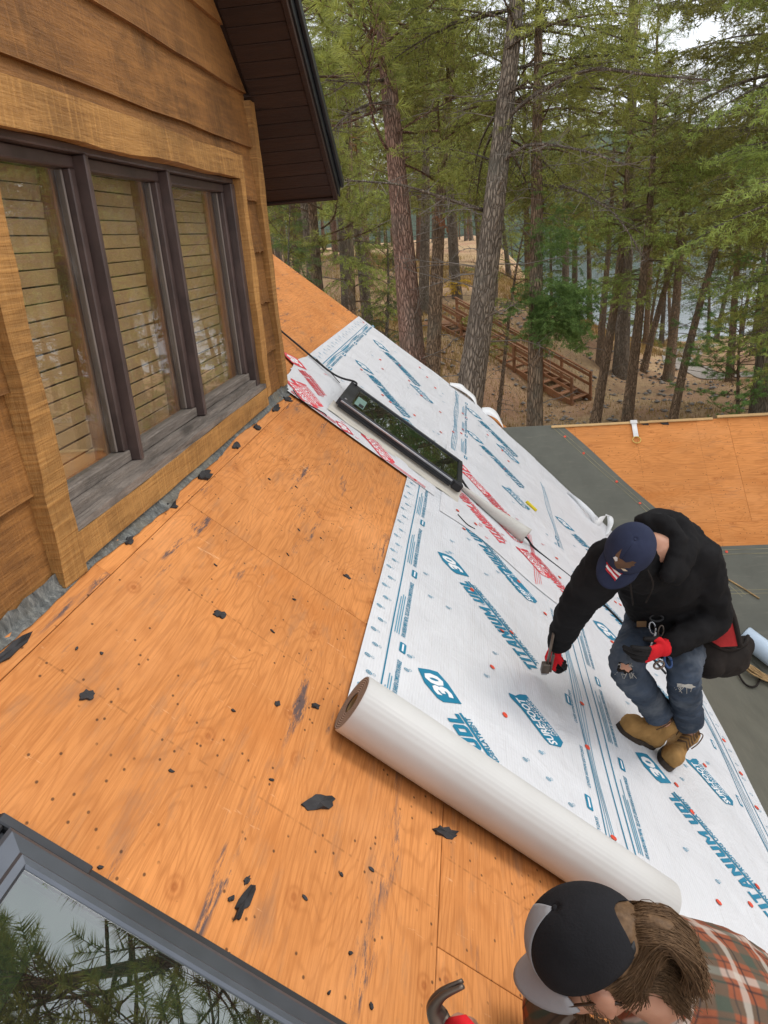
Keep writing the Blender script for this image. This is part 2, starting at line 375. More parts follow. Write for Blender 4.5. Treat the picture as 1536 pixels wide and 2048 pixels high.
def glass_mat(name, tint, ior=1.5, rough=0.0, dirt=.0):
    m = NT(name); m.t.nodes.remove(m.b)
    tr = m.n('ShaderNodeBsdfTransparent'); tr.inputs[0].default_value = (*tint, 1); gl = m.n('ShaderNodeBsdfGlossy'); gl.inputs['Roughness'].default_value = rough
    gl.inputs['Color'].default_value = (1, 1, 1, 1)
    fr = m.n('ShaderNodeFresnel'); ge = m.n('ShaderNodeNewGeometry')
    m.l(m.math('MULTIPLY_ADD', ge.outputs['Backfacing'], 1/ior-ior, ior), fr.inputs['IOR']); mx = m.n('ShaderNodeMixShader')
    n = m.noise(m.coord(), 1.6, 2); bp = m.bump(n, .02, .01); m.l(bp, gl.inputs['Normal'])
    m.l(fr.outputs[0], mx.inputs[0]); m.l(tr.outputs[0], mx.inputs[1]); m.l(gl.outputs[0], mx.inputs[2])
    out = mx.outputs[0]
    if dirt:
        df = m.n('ShaderNodeBsdfDiffuse'); df.inputs[0].default_value = (.5, .48, .44, 1); m2 = m.n('ShaderNodeMixShader')
        dn = m.noise(m.coord(scale=(1, 1, .5)), 9, 6, .75); m.l(m.ramp(dn, [(.5, .01), (.8, dirt)]), m2.inputs[0]); m.l(out, m2.inputs[1]); m.l(df.outputs[0], m2.inputs[2]); out = m2.outputs[0]
    m.l(out, m.o.inputs[0]); MAT[name] = m.m
glass_mat('window_glass', (.92, .93, .92), 1.75, 0.0, .12)
glass_mat('skylight_glass', (.34, .46, .38), 2.8, 0.0, .02)
simple('bead_grey', (.17, .14, .12), .5)
# ================================================================== the cabin
def multi_box(name, boxes, mat, parent=None, M=None, bevel=0.0):
    V = []; F = []
    for lo, hi in boxes:
        b = len(V)
        V += [Vector((hi[0] if i & 4 else lo[0], hi[1] if i & 2 else lo[1], hi[2] if i & 1 else lo[2])) for i in range(8)]
        F += [tuple(b+i for i in f) for f in BOXF]
    if M is not None: V = [M @ v for v in V]
    return obj(name, V, F, mat, parent)
cabin = tag(empty('cabin', (0, 2, -5.3)), 'brown wooden cabin with stripped plywood roof, dormer window and dark eave', 'house')

def poly_slab(name, pts, f3, h0, h1, mat, parent=None):
    n = len(pts); V = [f3(a, b, h1) for a, b in pts] + [f3(a, b, h0) for a, b in pts]
    F = [tuple(range(n))] + [tuple(range(2*n-1, n-1, -1))] + [(i, n+i, n+(i+1) % n, (i+1) % n) for i in range(n)]
    o = obj(name, V, F, mat, parent); bm = bmesh.new(); bm.from_mesh(o.data); bmesh.ops.recalc_face_normals(bm, faces=bm.faces); bm.to_mesh(o.data); bm.free(); return o
VMAX = lambda u: (XV + YR - u)/CP
# rafters and under-deck of the main slope, with the light well of the near skylight left open
deck = multi_box('roof_deck', [((-2.0, 0.0, -.12), (-.2, 5.0, -.02)), ((-.2, 0.0, -.12), (1.05, .36, -.02)), ((-.2, 1.75, -.12), (1.05, 5.0, -.02)),
                               ((1.05, 0.0, -.12), (4.56, 5.0, -.02)), ((4.56, -3.6, -.12), (8.30, 2.0, -.02)), ((4.56, 2.0, -.12), (6.5, 3.8, -.02))], MAT['plywood_edge'], cabin, M_ROOF)
def sheet_obj(parent, frame, a0, a1, b0, b1, mat, grain=0, h=0.0):
    g = .0008; a0 += g; a1 -= g; b0 += g; b1 -= g
    me = box_mesh('plywood_sheet', (-(a1-a0)/2, -(b1-b0)/2, -.015), ((a1-a0)/2, (b1-b0)/2, 0), MAT[mat], .0015)
    M = frame @ Matrix.Translation(((a0+a1)/2, (b0+b1)/2, h+random.uniform(-.0012, .0008)))
    if M.determinant() < 0: M = M @ Matrix.Diagonal((1, -1, 1, 1))
    return place('plywood_sheet', me, M, parent)
rows = [(-3.545, -2.325, 5.2), (-2.325, -1.105, 6.4), (-1.105, .115, 5.2)]
for b0, b1, s0 in rows:
    for a0, a1 in ((4.57, s0), (s0, s0+2.44), (s0+2.44, 8.32)):
        if a1-a0 > .1: sheet_obj(deck, M_ROOF, a0, min(a1, 8.32), b0, b1, 'plywood')
for a0, a1 in ((-2, .2), (.2, 1.97), (1.97, 4.2), (4.2, 4.568)): sheet_obj(deck, M_ROOF, a0, a1, .004, .115, 'plywood')
for a0, a1 in ((1.05, 2.62), (2.62, 5.06), (5.06, 7.5), (7.5, 8.32)): sheet_obj(deck, M_ROOF, a0, a1, .115, 1.335, 'plywood')
for a0, a1 in ((1.05, 1.42), (1.42, 3.86), (3.86, 6.3), (6.3, 8.32)): sheet_obj(deck, M_ROOF, a0, a1, 1.335, 2.0 if a0 > 6 else 2.555, 'plywood')
for a0, a1 in ((1.05, 2.9), (2.9, 5.34), (5.34, 6.4)): sheet_obj(deck, M_ROOF, a0, a1, 2.555, 3.775, 'plywood')
sheet_obj(deck, M_ROOF, -2, 1.05, 1.78, 3.0, 'plywood'); sheet_obj(deck, M_ROOF, -2, 1.05, .115, .33, 'plywood')
# side roof, its ridge across the view
side = multi_box('side_roof_deck', [((XV-.2, 0, -.12), (10.0, 3.4, -.02))], MAT['plywood_edge'], cabin, M_SIDE)
back = obj('side_roof_back', [Vector((XV-1.0, YR+.01, ZR-.02)), Vector((10, YR+.01, ZR-.02)), Vector((10, YR+3, ZR-.02-3*TP)), Vector((XV-1., YR+3, ZR-.02-3*TP))], [(0, 1, 2, 3)], MAT['plywood_edge'], cabin)
for b0, b1, s0 in ((.0, 1.22, 1.28), (1.22, 2.44, 2.5), (2.44, 3.4, 1.28)):
    a = s0
    while a < 10: sheet_obj(side, M_SIDE, a, min(a+2.44, 10), b0, b1, 'plywood_side'); a += 2.44
box('ridge_strip', (1.95, -.008, .001), (3.58, .022, .014), MAT['lumber'], cabin, .003, M_SIDE)
box('ridge_strip', (2.85, .006, .0145), (3.42, .03, .026), MAT['lumber'], cabin, .003, M_SIDE)
box('ridge_strip', (3.62, -.02, .0155), (6.5, .012, .03), MAT['lumber'], cabin, .003, M_SIDE)

# ---- dormer wall with lapped boards
wall_ = multi_box('gable_wall', [((-.12, -1.5, -.3), (-.012, 1.86, 2.6)), ((-.12, 4.06, -.02), (-.012, 4.5, 1.40)), ((-.12, 1.86, -.3), (-.012, 4.06, .09)), ((-.12, 1.86, 1.15), (-.012, 4.06, 1.70)),
                                 ((-.12, 1.86, 1.70), (-.012, 3.6, 2.2))], MAT['siding'], cabin)
rake_u = lambda z: 4.52 + (1.58 - z)/TP
def siding(u0, u1, z0, z1, parent, cut=True):
    k = 16; V = []; F = []
    a1 = min(u1, rake_u(z0)) if cut else u1; b1 = min(u1, rake_u(z1)) if cut else u1
    wob = [random.gauss(0, .0035) for _ in range(k+1)]
    for i in range(k+1):
        t = i/k; ub = u0+(a1-u0)*t; ut = u0+(b1-u0)*t; z_b = z0+wob[i]*.9 - .012
        xb = .026+random.gauss(0, .0012)
        V += [Vector((-.011, ub, z_b)), Vector((xb, ub, z_b)), Vector((xb-.0015, ub, z_b+.004)), Vector((.006, ut, z1-.002)), Vector((-.011, ut, z1-.002))]
    for i in range(k):
        for j in range(5): F.append((i*5+j, i*5+(j+1) % 5, (i+1)*5+(j+1) % 5, (i+1)*5+j))
    F += [tuple(range(4, -1, -1)), tuple(k*5+j for j in range(5))]
    return obj('siding_board', V, F, MAT['siding'], parent, base=None)
LZ = [-.015, .25, .518, .787, 1.05, 1.318, 1.58, 1.84, 2.1, 2.36]
for i in range(len(LZ)-1):
    z0, z1 = LZ[i], LZ[i+1]
    if z1 <= 1.1:
        siding(-1.2, 1.82, z0, z1, wall_); siding(4.13, 4.47, z0, z1, wall_)
    elif z0 < 1.2:
        siding(-1.2, 1.82, z0, z1, wall_); siding(4.13, 4.47, z0, z1, wall_); siding(1.82, 4.13, 1.20, z1, wall_)
    else: siding(-1.2, 4.50, z0, z1, wall_)
def hewn(name, lo, hi, axis, mat, parent, amp=.004, taper=0.0, k=22):
    """rough-sawn board whose long edges wander"""
    V = []; F = []; o1, o2 = [a for a in range(3) if a != axis]
    ph = random.random()*9
    for i in range(k+1):
        t = i/k; c = lo[axis]+(hi[axis]-lo[axis])*t
        w = [amp*(sin(t*7+ph+j*2.1)+.6*sin(t*19+ph*2+j)+random.gauss(0, .35)) for j in range(4)]
        for j, (p, q) in enumerate(((0, 0), (1, 0), (1, 1), (0, 1))):
            v = [0, 0, 0]; v[axis] = c
            v[o1] = (hi if p else lo)[o1] + (w[j]*.5 if p else 0); v[o2] = (hi if q else lo)[o2] + w[j] - (taper*(1-t) if q else 0)
            V.append(Vector(v))
    for i in range(k):
        for j in range(4): F.append((i*4+j, i*4+(j+1) % 4, (i+1)*4+(j+1) % 4, (i+1)*4+j))
    F += [(3, 2, 1, 0), tuple(k*4+j for j in range(4))]
    o = obj(name, V, F, mat, parent)
    bm = bmesh.new(); bm.from_mesh(o.data); bmesh.ops.recalc_face_normals(bm, faces=bm.faces); bm.to_mesh(o.data); bm.free(); return o
hewn('head_trim', (.0, 1.77, 1.128), (.052, 4.172, 1.243), 1, MAT['trim_wood'], wall_, .004)
hewn('side_trim', (.0, 4.068, .03), (.050, 4.158, 1.127), 2, MAT['trim_wood_v'], wall_, .004)
hewn('side_trim', (.0, 1.79, -.03), (.055, 1.898, 1.127), 2, MAT['trim_wood_v'], wall_, .004)
hewn('apron_trim', (.0, 1.90, -.012), (.050, 4.066, .082), 1, MAT['trim_wood'], wall_, .003)
hewn('corner_board', (-.02, 4.472, .012), (.045, 4.572, 1.535), 2, MAT['trim_wood_v'], wall_, .004)
box('cheek_wall', (-3.2, 4.40, -.35), (-.021, 4.53, 1.35), MAT['siding'], cabin)

# ---- window: three sashes in a recessed brown frame, wood blinds behind the glass
win = empty('window', (0, 2.95, .1), cabin)
BP = MAT['brown_paint']
box('frame', (-.115, 1.88, 1.106), (.012, 4.07, 1.13), BP, win, .004)
box('frame', (-.115, 4.005, .10), (.018, 4.066, 1.105), BP, win, .004)
box('frame', (-.115, 1.87, .10), (.010, 1.903, 1.105), BP, win, .004)
for u in (2.468, 3.158):
    box('mullion', (-.11, u, .135), (.016, u+.026, 1.105), BP, win, .004)
    box('mullion', (-.11, u+.028, .15), (-.006, u+.060, 1.105), BP, win, .006)
sill = hewn('sill', (-.11, 1.90, .083), (.048, 4.066, .107), 1, MAT['grey_wood'], win, .003)
hewn('sill_ledge', (-.11, 1.905, .108), (.012, 4.0, .136), 1, MAT['grey_wood'], win, .002)
panes = [(1.904, 2.467), (2.529, 3.157), (3.219, 4.004)]
for k, (a, b) in enumerate(panes):
    sash = empty('sash', (-.05, (a+b)/2, .15), win)
    for nm, lo, hi, mt in (('rail', (-.075, a, 1.068), (-.022, b, 1.105), BP), ('rail', (-.075, a, .137), (-.018, b, .176), MAT['grey_wood']),
                       ('stile', (-.075, a, .177), (-.022, a+.024, 1.067), BP), ('stile', (-.075, b-.036, .177), (-.022, b, 1.067), BP), ('glazing_bead', (-.070, b-.045, .177), (-.044, b-.037, 1.067), MAT['bead_grey'])):
        box(nm, lo, hi, mt, sash, .004)
    box('glass', (-.052, a+.022, .174), (-.048, b-.034, 1.07), MAT['window_glass'], sash)
    # inside jamb boards and blind
    box('inner_jamb', (-.19, b-.050, .15), (-.078, b+.02, 1.12), MAT['jamb_wood'], win, .003)
    box('inner_stool', (-.28, a, .13), (-.078, b-.051, .158), MAT['jamb_wood'], win, .003)
    bl = empty('wood_blind', (-.27, (a+b)/2, 1.08), win)
    if k < 2 or True:
        z = 1.10; dz = .0485
        V = []
        sw = b-.054-(a-.10)
        me = box_mesh('slat', (-.0015, -sw/2, -.0222), (.0015, sw/2, .0222), MAT['blind_plain'], .001); me.transform(Matrix.Rotation(radians(5), 4, 'Y'))
        while z > .17:
            place('slat', me, Matrix.Translation((-.122+random.gauss(0, .0006), a-.10+sw/2, z)) @ Matrix.Rotation(random.gauss(0, .0025), 4, 'X'), bl); z -= dz
multi_box('dormer_room', [((-2.2, 1.0, .1), (-2.1, 4.4, 1.5)), ((-2.1, 1.0, .0), (-.13, 4.4, .1)), ((-2.1, .9, .0), (-.13, 1.0, 1.5)), ((-2.1, 1.0, 1.4), (-.13, 4.4, 1.5))], MAT['jamb_wood'], cabin)

# ---- dormer eave seen from below
Q = PT; SQ, CQ = sin(Q), cos(Q)
M_EAVE = Matrix(((1, 0, 0, 0), (0, CQ, SQ, 4.52), (0, -SQ, CQ, 1.58), (0, 0, 0, 1)))
eave = multi_box('dormer_eave', [((-3.2, -2.4, .022), (.33, .80, .14))], MAT['soffit'], cabin, M_EAVE)
s = .808; wd = .098
while s > -2.3:
    x0 = -3.0 if s-wd > .02 else 0.03
    me = box_mesh('soffit_board', (x0, s-wd+.0015, .0), (.332, s-.0015, .0215), MAT['soffit'], .0025)
    me.transform(M_EAVE); off = WL['dormer_eave']; me.transform(Matrix.Translation(-off))
    if M_EAVE.determinant() < 0: me.flip_normals()
    o = link(bpy.data.objects.new('soffit_board', me), eave); s -= wd
box('rake_board', (.333, -2.4, -.012), (.360, .83, .145), MAT['soffit'], eave, .003, M_EAVE)
box('drip_edge', (.361, -2.4, .03), (.371, .845, .165), MAT['fascia_metal'], eave, .002, M_EAVE)
box('drip_edge', (.372, -2.4, .10), (.392, .85, .168), MAT['fascia_metal'], eave, .004, M_EAVE)
box('fascia', (-3.2, .81, -.012), (.332, .83, .145), MAT['soffit'], eave, .003, M_EAVE)
box('shingle_edge', (-3.2, -2.4, .146), (.36, .84, .16), MAT['felt'], eave, 0, M_EAVE)

# ---- crumpled lead flashing at the foot of the wall
nu, nv = 170, 5; V = []; F = []
for i in range(nu+1):
    u = -1.2 + (4.60+1.2)*i/nu
    edge = .058 + .007*sin(u*3.1) + .006*sin(u*8.3+1) + random.gauss(0, .0016) + (.010 if 2.45 < u < 2.6 else 0)
    for j in range(nv+1):
        t = j/nv
        if j == 0: p = Vector((.030, u, .012+random.gauss(0, .003)))
        elif j == 1: p = RP(u, .040, .0085+random.gauss(0, .002))
        else:
            v = .040 + (edge-.040)*(j-1)/(nv-1); hh = .006+random.gauss(0, .0030)+(.003*sin(u*40) if j < nv else 0)
            if j == nv: hh = .0045 + max(0, random.gauss(0, .002)) + (.016 if 2.49 < u < 2.57 else 0)
            p = RP(u, v*1.0+.012*t, hh)
        V.append(p)
for i in range(nu):
    for j in range(nv): a = i*(nv+1)+j; F.append((a, a+1, a+nv+2, a+nv+1))
fl = obj('flashing', V, F, MAT['flashing'], cabin, True)
# ================================================================== underlayment with its print
def wave(u, v, amp=1.0, s=0.0):
    return amp*(.0016*sin(2.9*u+4.3*v+s)+.0012*sin(7.1*u-5.2*v+1.3+s)+.0008*sin(11.*v+3.*u+s*2))
def cloth_grid(name, uvfun, nu, nv, mat, hfun, thick=.0012, label=None, cat='underlayment', group=None, f3=RP, base=None):
    """sheet lying on a roof slope; local x = along the course, local y = across it, local z = off the roof"""
    M = M_ROOF if f3 is RP else M_SIDE
    c = uvfun(.5, .5); B = Matrix.Translation(f3(c[0], c[1])) @ M.to_3x3().to_4x4()
    # keep a right handed frame: flip the second axis
    Bx = B @ Matrix.Diagonal((1, -1, 1, 1)) if B.determinant() < 0 else B
    inv = Bx.inverted(); V = []; F = []
    for i in range(nu+1):
        for j in range(nv+1):
            u, v = uvfun(i/nu, j/nv); V.append(inv @ f3(u, v, hfun(u, v)))
    n = (nu+1)*(nv+1)
    for i in range(nu):
        for j in range(nv): a = i*(nv+1)+j; F.append((a, a+nv+1, a+nv+2, a+1) if f3 is not RP or True else 0)
    me = bpy.data.meshes.new(name); me.from_pydata([tuple(p) for p in V], [], F); me.update()
    bm = bmesh.new(); bm.from_mesh(me); bm.normal_update()
    if sum(f.normal.z for f in bm.faces) < 0: bmesh.ops.reverse_faces(bm, faces=bm.faces)
    bm.to_mesh(me); bm.free()
    me.materials.append(mat); me.polygons.foreach_set('use_smooth', [True]*len(me.polygons))
    o = bpy.data.objects.new(name, me); COL.objects.link(o); o.matrix_basis = Bx
    WL[o.name] = Bx.translation.copy()
    if label: tag(o, label, cat, group)
    o['_h'] = 0; del o['_h']
    return o, hfun
_txt = {}
def text_mesh(body, bold=.02, shear=0.0, spacing=1.0):
    k = (body, bold, shear, spacing)
    if k in _txt: return _txt[k]
    cu = bpy.data.curves.new('lettering', 'FONT'); cu.body = body; cu.size = 1.0; cu.offset = bold; cu.shear = shear; cu.space_character = spacing
    cu.resolution_u = 2; cu.align_x = 'LEFT'; cu.align_y = 'BOTTOM_BASELINE'
    ob = bpy.data.objects.new('lettering', cu); me = bpy.data.meshes.new_from_object(ob)
    V = np.array([v.co[:] for v in me.vertices]) if len(me.vertices) else np.zeros((0, 3)); F = [tuple(p.vertices) for p in me.polygons]
    bpy.data.objects.remove(ob); bpy.data.meshes.remove(me); bpy.data.curves.remove(cu)
    _txt[k] = (V, F); return _txt[k]
GLY = {'T': (.78, [[(0, .74), (.78, .74), (.78, 1), (0, 1)], [(.24, 0), (.54, 0), (.54, .73), (.24, .73)]]), 'I': (.30, [[(0, 0), (.30, 0), (.30, 1), (0, 1)]]),
 'A': (.86, [[(0, 0), (.30, 0), (.52, 1), (.28, 1)], [(.56, 0), (.86, 0), (.66, 1), (.53, 1), (.47, .78)], [(.27, .18), (.55, .18), (.52, .36), (.30, .36)]]),
 'N': (.84, [[(0, 0), (.28, 0), (.28, 1), (0, 1)], [(.56, 0), (.84, 0), (.84, 1), (.56, 1)], [(.285, .95), (.285, .55), (.555, .05), (.555, .45)]]),
 'U': (.80, [[(0, .15), (.29, .26), (.29, 1), (0, 1)], [(.51, .26), (.80, .15), (.80, 1), (.51, 1)], [(0, .14), (.16, 0), (.64, 0), (.80, .14), (.50, .25), (.30, .25)]]),
 'M': (1.04, [[(0, 0), (.27, 0), (.27, 1), (0, 1)], [(.77, 0), (1.04, 0), (1.04, 1), (.77, 1)], [(.275, .95), (.275, .5), (.515, .10), (.515, .5)], [(.52, .5), (.52, .10), (.765, .5), (.765, .95)]]),
 'D': (.82, [[(0, 0), (.29, 0), (.29, 1), (0, 1)], [(.295, 0), (.66, 0), (.82, .16), (.53, .26), (.295, .26)], [(.295, 1), (.295, .74), (.53, .74), (.82, .84), (.66, 1)], [(.53, .265), (.82, .165), (.82, .835), (.53, .735)]]),
 'L': (.70, [[(0, 0), (.29, 0), (.29, 1), (0, 1)], [(.295, 0), (.70, 0), (.70, .27), (.295, .27)]]),
 'P': (.78, [[(0, 0), (.29, 0), (.29, 1), (0, 1)], [(.295, 1), (.295, .78), (.52, .78), (.78, .86), (.66, 1)], [(.295, .36), (.66, .36), (.78, .5), (.52, .58), (.295, .58)], [(.52, .585), (.78, .505), (.78, .855), (.52, .775)]]),
 'S': (.76, [[(.02, 0), (.62, 0), (.76, .13), (.46, .24), (.02, .24)], [(.46, .245), (.76, .135), (.76, .5), (.62, .61), (.46, .5)], [(.12, .40), (.45, .40), (.61, .615), (.14, .615), (0, .5)], [(0, .505), (.13, .62), (.29, .62), (.29, .76), (0, .88)], [(0, .885), (.29, .765), (.72, .765), (.72, 1), (.14, 1)]]), ' ': (.30, [])}
def block_text(body, gap=.13):
    x = 0; out = []
    for ch in body:
        w_, ps = GLY[ch]
        for p in ps: out.append([(x+a+.20*b, b) for a, b in p])
        x += w_+gap
    return x-gap, out
class Print:
    """collects flat printed shapes in course coordinates and lays them on the sheet"""
    def __init__(s, hfun, f3=RP, lift=.0022): s.h = hfun; s.f3 = f3; s.lift = lift; s.umin = -99; s.reset()
    def reset(s): s.V = []; s.F = []; s.m = []; s.cur = 0
    def add(s, pts, faces, mi, lay=0):
        b = len(s.V); faces = [f for f in faces if min(pts[i][0] for i in f) > s.umin]
        if not faces: return
        for u, v in pts: s.V.append(s.f3(u, v, s.h(u, v)+s.lift+lay*.0007))
        for f in faces: s.F.append(tuple(b+i for i in f)); s.m.append(mi)
    def text(s, body, u, v, ang, size, mi, lay=0, bold=.02, shear=0.0, width=None, stretch=1.0):
        V, F = text_mesh(body, bold, shear)
        if not len(V): return 0
        wd = V[:, 0].max(); sx = (width/wd) if width else size*stretch
        d = (cos(ang), sin(ang)); e = s.perp(ang)
        s.add([(u+d[0]*x*sx+e[0]*y*size, v+d[1]*x*sx+e[1]*y*size) for x, y, _ in V], F, mi, lay); return wd*sx
    def perp(s, ang): return (sin(ang), -cos(ang))
    def poly(s, u, v, ang, pts, mi, lay=0):
        d = (cos(ang), sin(ang)); e = s.perp(ang)
        s.add([(u+d[0]*x+e[0]*y, v+d[1]*x+e[1]*y) for x, y in pts], [tuple(range(len(pts)))], mi, lay)
    def bar(s, u0, v0, u1, v1, wdt, mi, lay=0, n=None):
        L = math.hypot(u1-u0, v1-v0); n = n or max(1, int(L/.06)); dx, dy = (u1-u0)/L, (v1-v0)/L; px_, py_ = -dy*wdt/2, dx*wdt/2; P = []; F = []
        for i in range(n+1):
            t = i/n; a, b = u0+(u1-u0)*t, v0+(v1-v0)*t; P += [(a+px_, b+py_), (a-px_, b-py_)]
        for i in range(n): F.append((2*i, 2*i+1, 2*i+3, 2*i+2))
        s.add(P, F, mi, lay)
    def wavy(s, u0, u1, v0, wdt, mi, amp=.012, ph=0.0, lay=0):
        n = max(4, int(abs(u1-u0)/.03)); P = []; F = []
        for i in range(n+1):
            u = u0+(u1-u0)*i/n; v = v0+amp*sin((u+ph)*6.0)
            P += [(u, v-wdt/2), (u, v+wdt/2)]
        for i in range(n): F.append((2*i, 2*i+1, 2*i+3, 2*i+2))
        s.add(P, F, mi, lay)
    def ring(s, u, v, r, mi, wdt=.003, n=12, sq=1.0):
        P = []; F = []
        for i in range(n):
            a = 2*pi*i/n; P += [(u+cos(a)*r*sq, v+sin(a)*r), (u+cos(a)*(r-wdt)*sq, v+sin(a)*(r-wdt))]
        for i in range(n): j = (i+1) % n; F.append((2*i, 2*j, 2*j+1, 2*i+1))
        s.add(P, F, mi)
    def disc(s, u, v, r, mi, n=8): s.add([(u+cos(2*pi*i/n)*r, v+sin(2*pi*i/n)*r) for i in range(n)], [tuple(range(n))], mi)
    def build(s, name, parent, mats):
        if not s.V: return
        inv = parent.matrix_basis.inverted()
        me = bpy.data.meshes.new(name); me.from_pydata([tuple(inv @ p) for p in s.V], [], s.F)
        for m_ in mats: me.materials.append(m_)
        me.polygons.foreach_set('material_index', s.m); me.update()
        # printed side faces away from the roof
        bm = bmesh.new(); bm.from_mesh(me); bm.normal_update()
        bad = [f for f in bm.faces if f.normal.z < 0]
        if bad: bmesh.ops.reverse_faces(bm, faces=bad)
        bm.to_mesh(me); bm.free()
        o = bpy.data.objects.new(name, me); COL.objects.link(o); o.parent = parent; s.reset()
        if name in ('printed_small_logos', 'printed_fine_print', 'printed_logo_row', 'printed_lines', 'printed_wavy_lines', 'printed_badges', 'printed_guide_lines'): o['kind'] = 'stuff'
        return o
D45 = -pi/4   # lettering climbs the slope while it runs away from the camera
def title(P, u, v, mats, parent, red=False, L=.60, size=.082, tagon=True):
    """TITANIUM UDL with rule, second line and the 30 tag"""
    d = (cos(D45), sin(D45)); e = P.perp(D45)
    at = lambda x, y: (u+d[0]*x+e[0]*y, v+d[1]*x+e[1]*y)
    wd_, gl = block_text('TITANIUM %s' % ('PSU' if red else 'UDL'))
    for g in gl: P.poly(u, v, D45, [(x*L/wd_, y*size) for x, y in g], 0)
    a = at(.035, -.015); b = at(L+.005, -.015); P.bar(*a, *b, .014, 0)
    P.text('SYNTHETIC ROOFING UNDERLAYMENT', *at(.045, -.052), D45, .040, 0, bold=.02, shear=.15, width=L-.06)
    P.build('printed_title', parent, mats)
    if tagon: tag30(P, *at(L+.045, -.035), mats, parent)
def tag30(P, u, v, mats, parent, s=1.0, outline=False):
    pts = [(0, -.03), (.012, .075), (.032, .095), (.105, .108), (.178, .085), (.170, .02), (.158, -.022), (.10, -.035)]
    P.poly(u, v, D45, [(x*s, y*s) for x, y in pts], 0)
    d = (cos(D45), sin(D45)); e = P.perp(D45)
    P.text('30', u+d[0]*.025*s+e[0]*-.002*s, v+d[1]*.025*s+e[1]*-.002*s, D45, .115*s, 1, 1, bold=.05, shear=.25, width=.125*s)
    P.build('printed_tag', parent, mats)
def surefoot(P, u, v, mats, parent):
    pts = [(0, -.005), (.02, .062), (.05, .07), (.20, .07), (.262, .088), (.285, .075), (.268, .04), (.275, .0), (.27, -.05), (.06, -.055), (.02, -.05)]
    P.poly(u, v, D45, pts, 0); d = (cos(D45), sin(D45)); e = P.perp(D45)
    at = lambda x, y: (u+d[0]*x+e[0]*y, v+d[1]*x+e[1]*y)
    P.text('SURE-FOOT', *at(.012, .004), D45, .070, 1, 1, bold=.035, shear=.25, width=.245)
    P.text('ADVANCED', *at(.055, -.022), D45, .026, 1, 1, bold=.02, width=.185)
    P.text('GRIP SURFACE', *at(.05, -.047), D45, .024, 1, 1, bold=.02, width=.20)
    P.build('printed_banner', parent, mats)
def margin(P, u0, u1, v, mats, parent, side=1, seed=0, fine=True, line=True):
    """edge line with small round logos outside it and fine print inside it (side: +1 fine print lies down-slope)"""
    r = random.Random(seed)
    if line: P.bar(u0, v, u1, v, .006, 0)
    u = u0+.03; k = 0
    while u < u1-.03:
        vv = v - side*(.055 if k % 2 else .075)
        P.ring(u, vv, .013, 2, .0035, sq=.8); P.ring(u, vv, .006, 2, .003, n=8); P.ring(u+.004, vv+side*.022, .007, 2, .0015, n=8); u += .098; k += 1
    P.build('printed_logo_row', parent, mats)
    if not fine: return
    u = u0+.02
    while u < u1-.25:
        for q, bd in ((.016, .006), (.026, .004), (.036, .004)):
            P.text('FOLLOW LOCAL CODES AND INSTRUCTIONS OVERLAP SIDES AND ENDS SEAL ALL LAPS', u+.44 if side > 0 else u, v+side*(q+.004), pi if side < 0 else 0.0, .011, 2, bold=.0, width=.36) if False else P.bar(u, v+side*q, u+r.uniform(.28, .40), v+side*q, .0042, 2)
        P.text('FOR UNDERLAYMENT METAL, TILE, SLATE, CEDAR SHAKE & COMPOSITION SHINGLES', u, v+side*.058+.008, 0.0, .026, 0, bold=.03, shear=.25, width=.50)
        # small rounded badge
        bu, bv = u+.60, v+side*.062
        P.poly(bu, bv, 0.0, [(-.036, -.010), (-.032, -.015), (.032, -.015), (.036, -.010), (.036, .010), (.032, .015), (-.032, .015), (-.036, .010)], 0)
        P.poly(bu, bv, 0.0, [(-.026, -.004), (.026, -.004), (.026, .004), (-.026, .004)], 1, 1)
        u += .68
    P.build('printed_fine_print', parent, mats)
def streamers(P, u0, u1, v, mats, parent, seed=0, n=5):
    for k in range(n):
        P.wavy(u0+.02*k, u1-.03*k, v+k*.012, .0030 if k else .005, 2 if k else 0, .007, seed+k*.11)
    P.build('printed_wavy_lines', parent, mats)
def motes(P, u0, u1, v0, v1, mats, parent, seed=0, n=20):
    r = random.Random(seed)
    for k in range(n):
        u, v = r.uniform(u0, u1), r.uniform(v0, v1)
        P.ring(u, v, .012, 2, .003, n=10, sq=.8); P.ring(u, v, .0055, 2, .0025, n=8); P.ring(u+.012, v+.016, .007, 2, .0015, n=8)
    P.build('printed_small_logos', parent, mats)
cap_me = None
def cap_nails(parent, hfun, pts, f3=RP, mat='cap_red'):
    global cap_me
    if cap_me is None:
        V = []; F = []; n = 12
        for r_, z in ((.0135, 0), (.0125, .0022), (.005, .003), (.0035, .0015)):
            V += [(r_*cos(2*pi*i/n), r_*sin(2*pi*i/n), z) for i in range(n)]
        for k in range(3):
            for i in range(n): F.append((k*n+i, k*n+(i+1) % n, (k+1)*n+(i+1) % n, (k+1)*n+i))
        F.append(tuple(3*n+i for i in range(n)))
        cap_me = bpy.data.meshes.new('cap_nail'); cap_me.from_pydata(V, [], F); cap_me.materials.append(MAT[mat])
    inv = parent.matrix_basis.inverted(); M3 = (M_ROOF if f3 is RP else M_SIDE).to_3x3().to_4x4()
    if M3.determinant() < 0: M3 = M3 @ Matrix.Diagonal((1, -1, 1, 1))
    for u, v in pts:
        o = bpy.data.objects.new('cap_nail', cap_me); COL.objects.link(o); o.parent = parent
        tilt = Matrix.Rotation(random.gauss(0, .08), 4, 'X') @ Matrix.Rotation(random.gauss(0, .08), 4, 'Y')
        o.matrix_basis = inv @ Matrix.Translation(f3(u, v, hfun(u, v)+.003)) @ M3 @ tilt
TEAL = [MAT['ink_teal'], MAT['ink_white'], MAT['ink_teal_light']]
RED = [MAT['ink_red'], MAT['ink_white'], MAT['ink_red']]
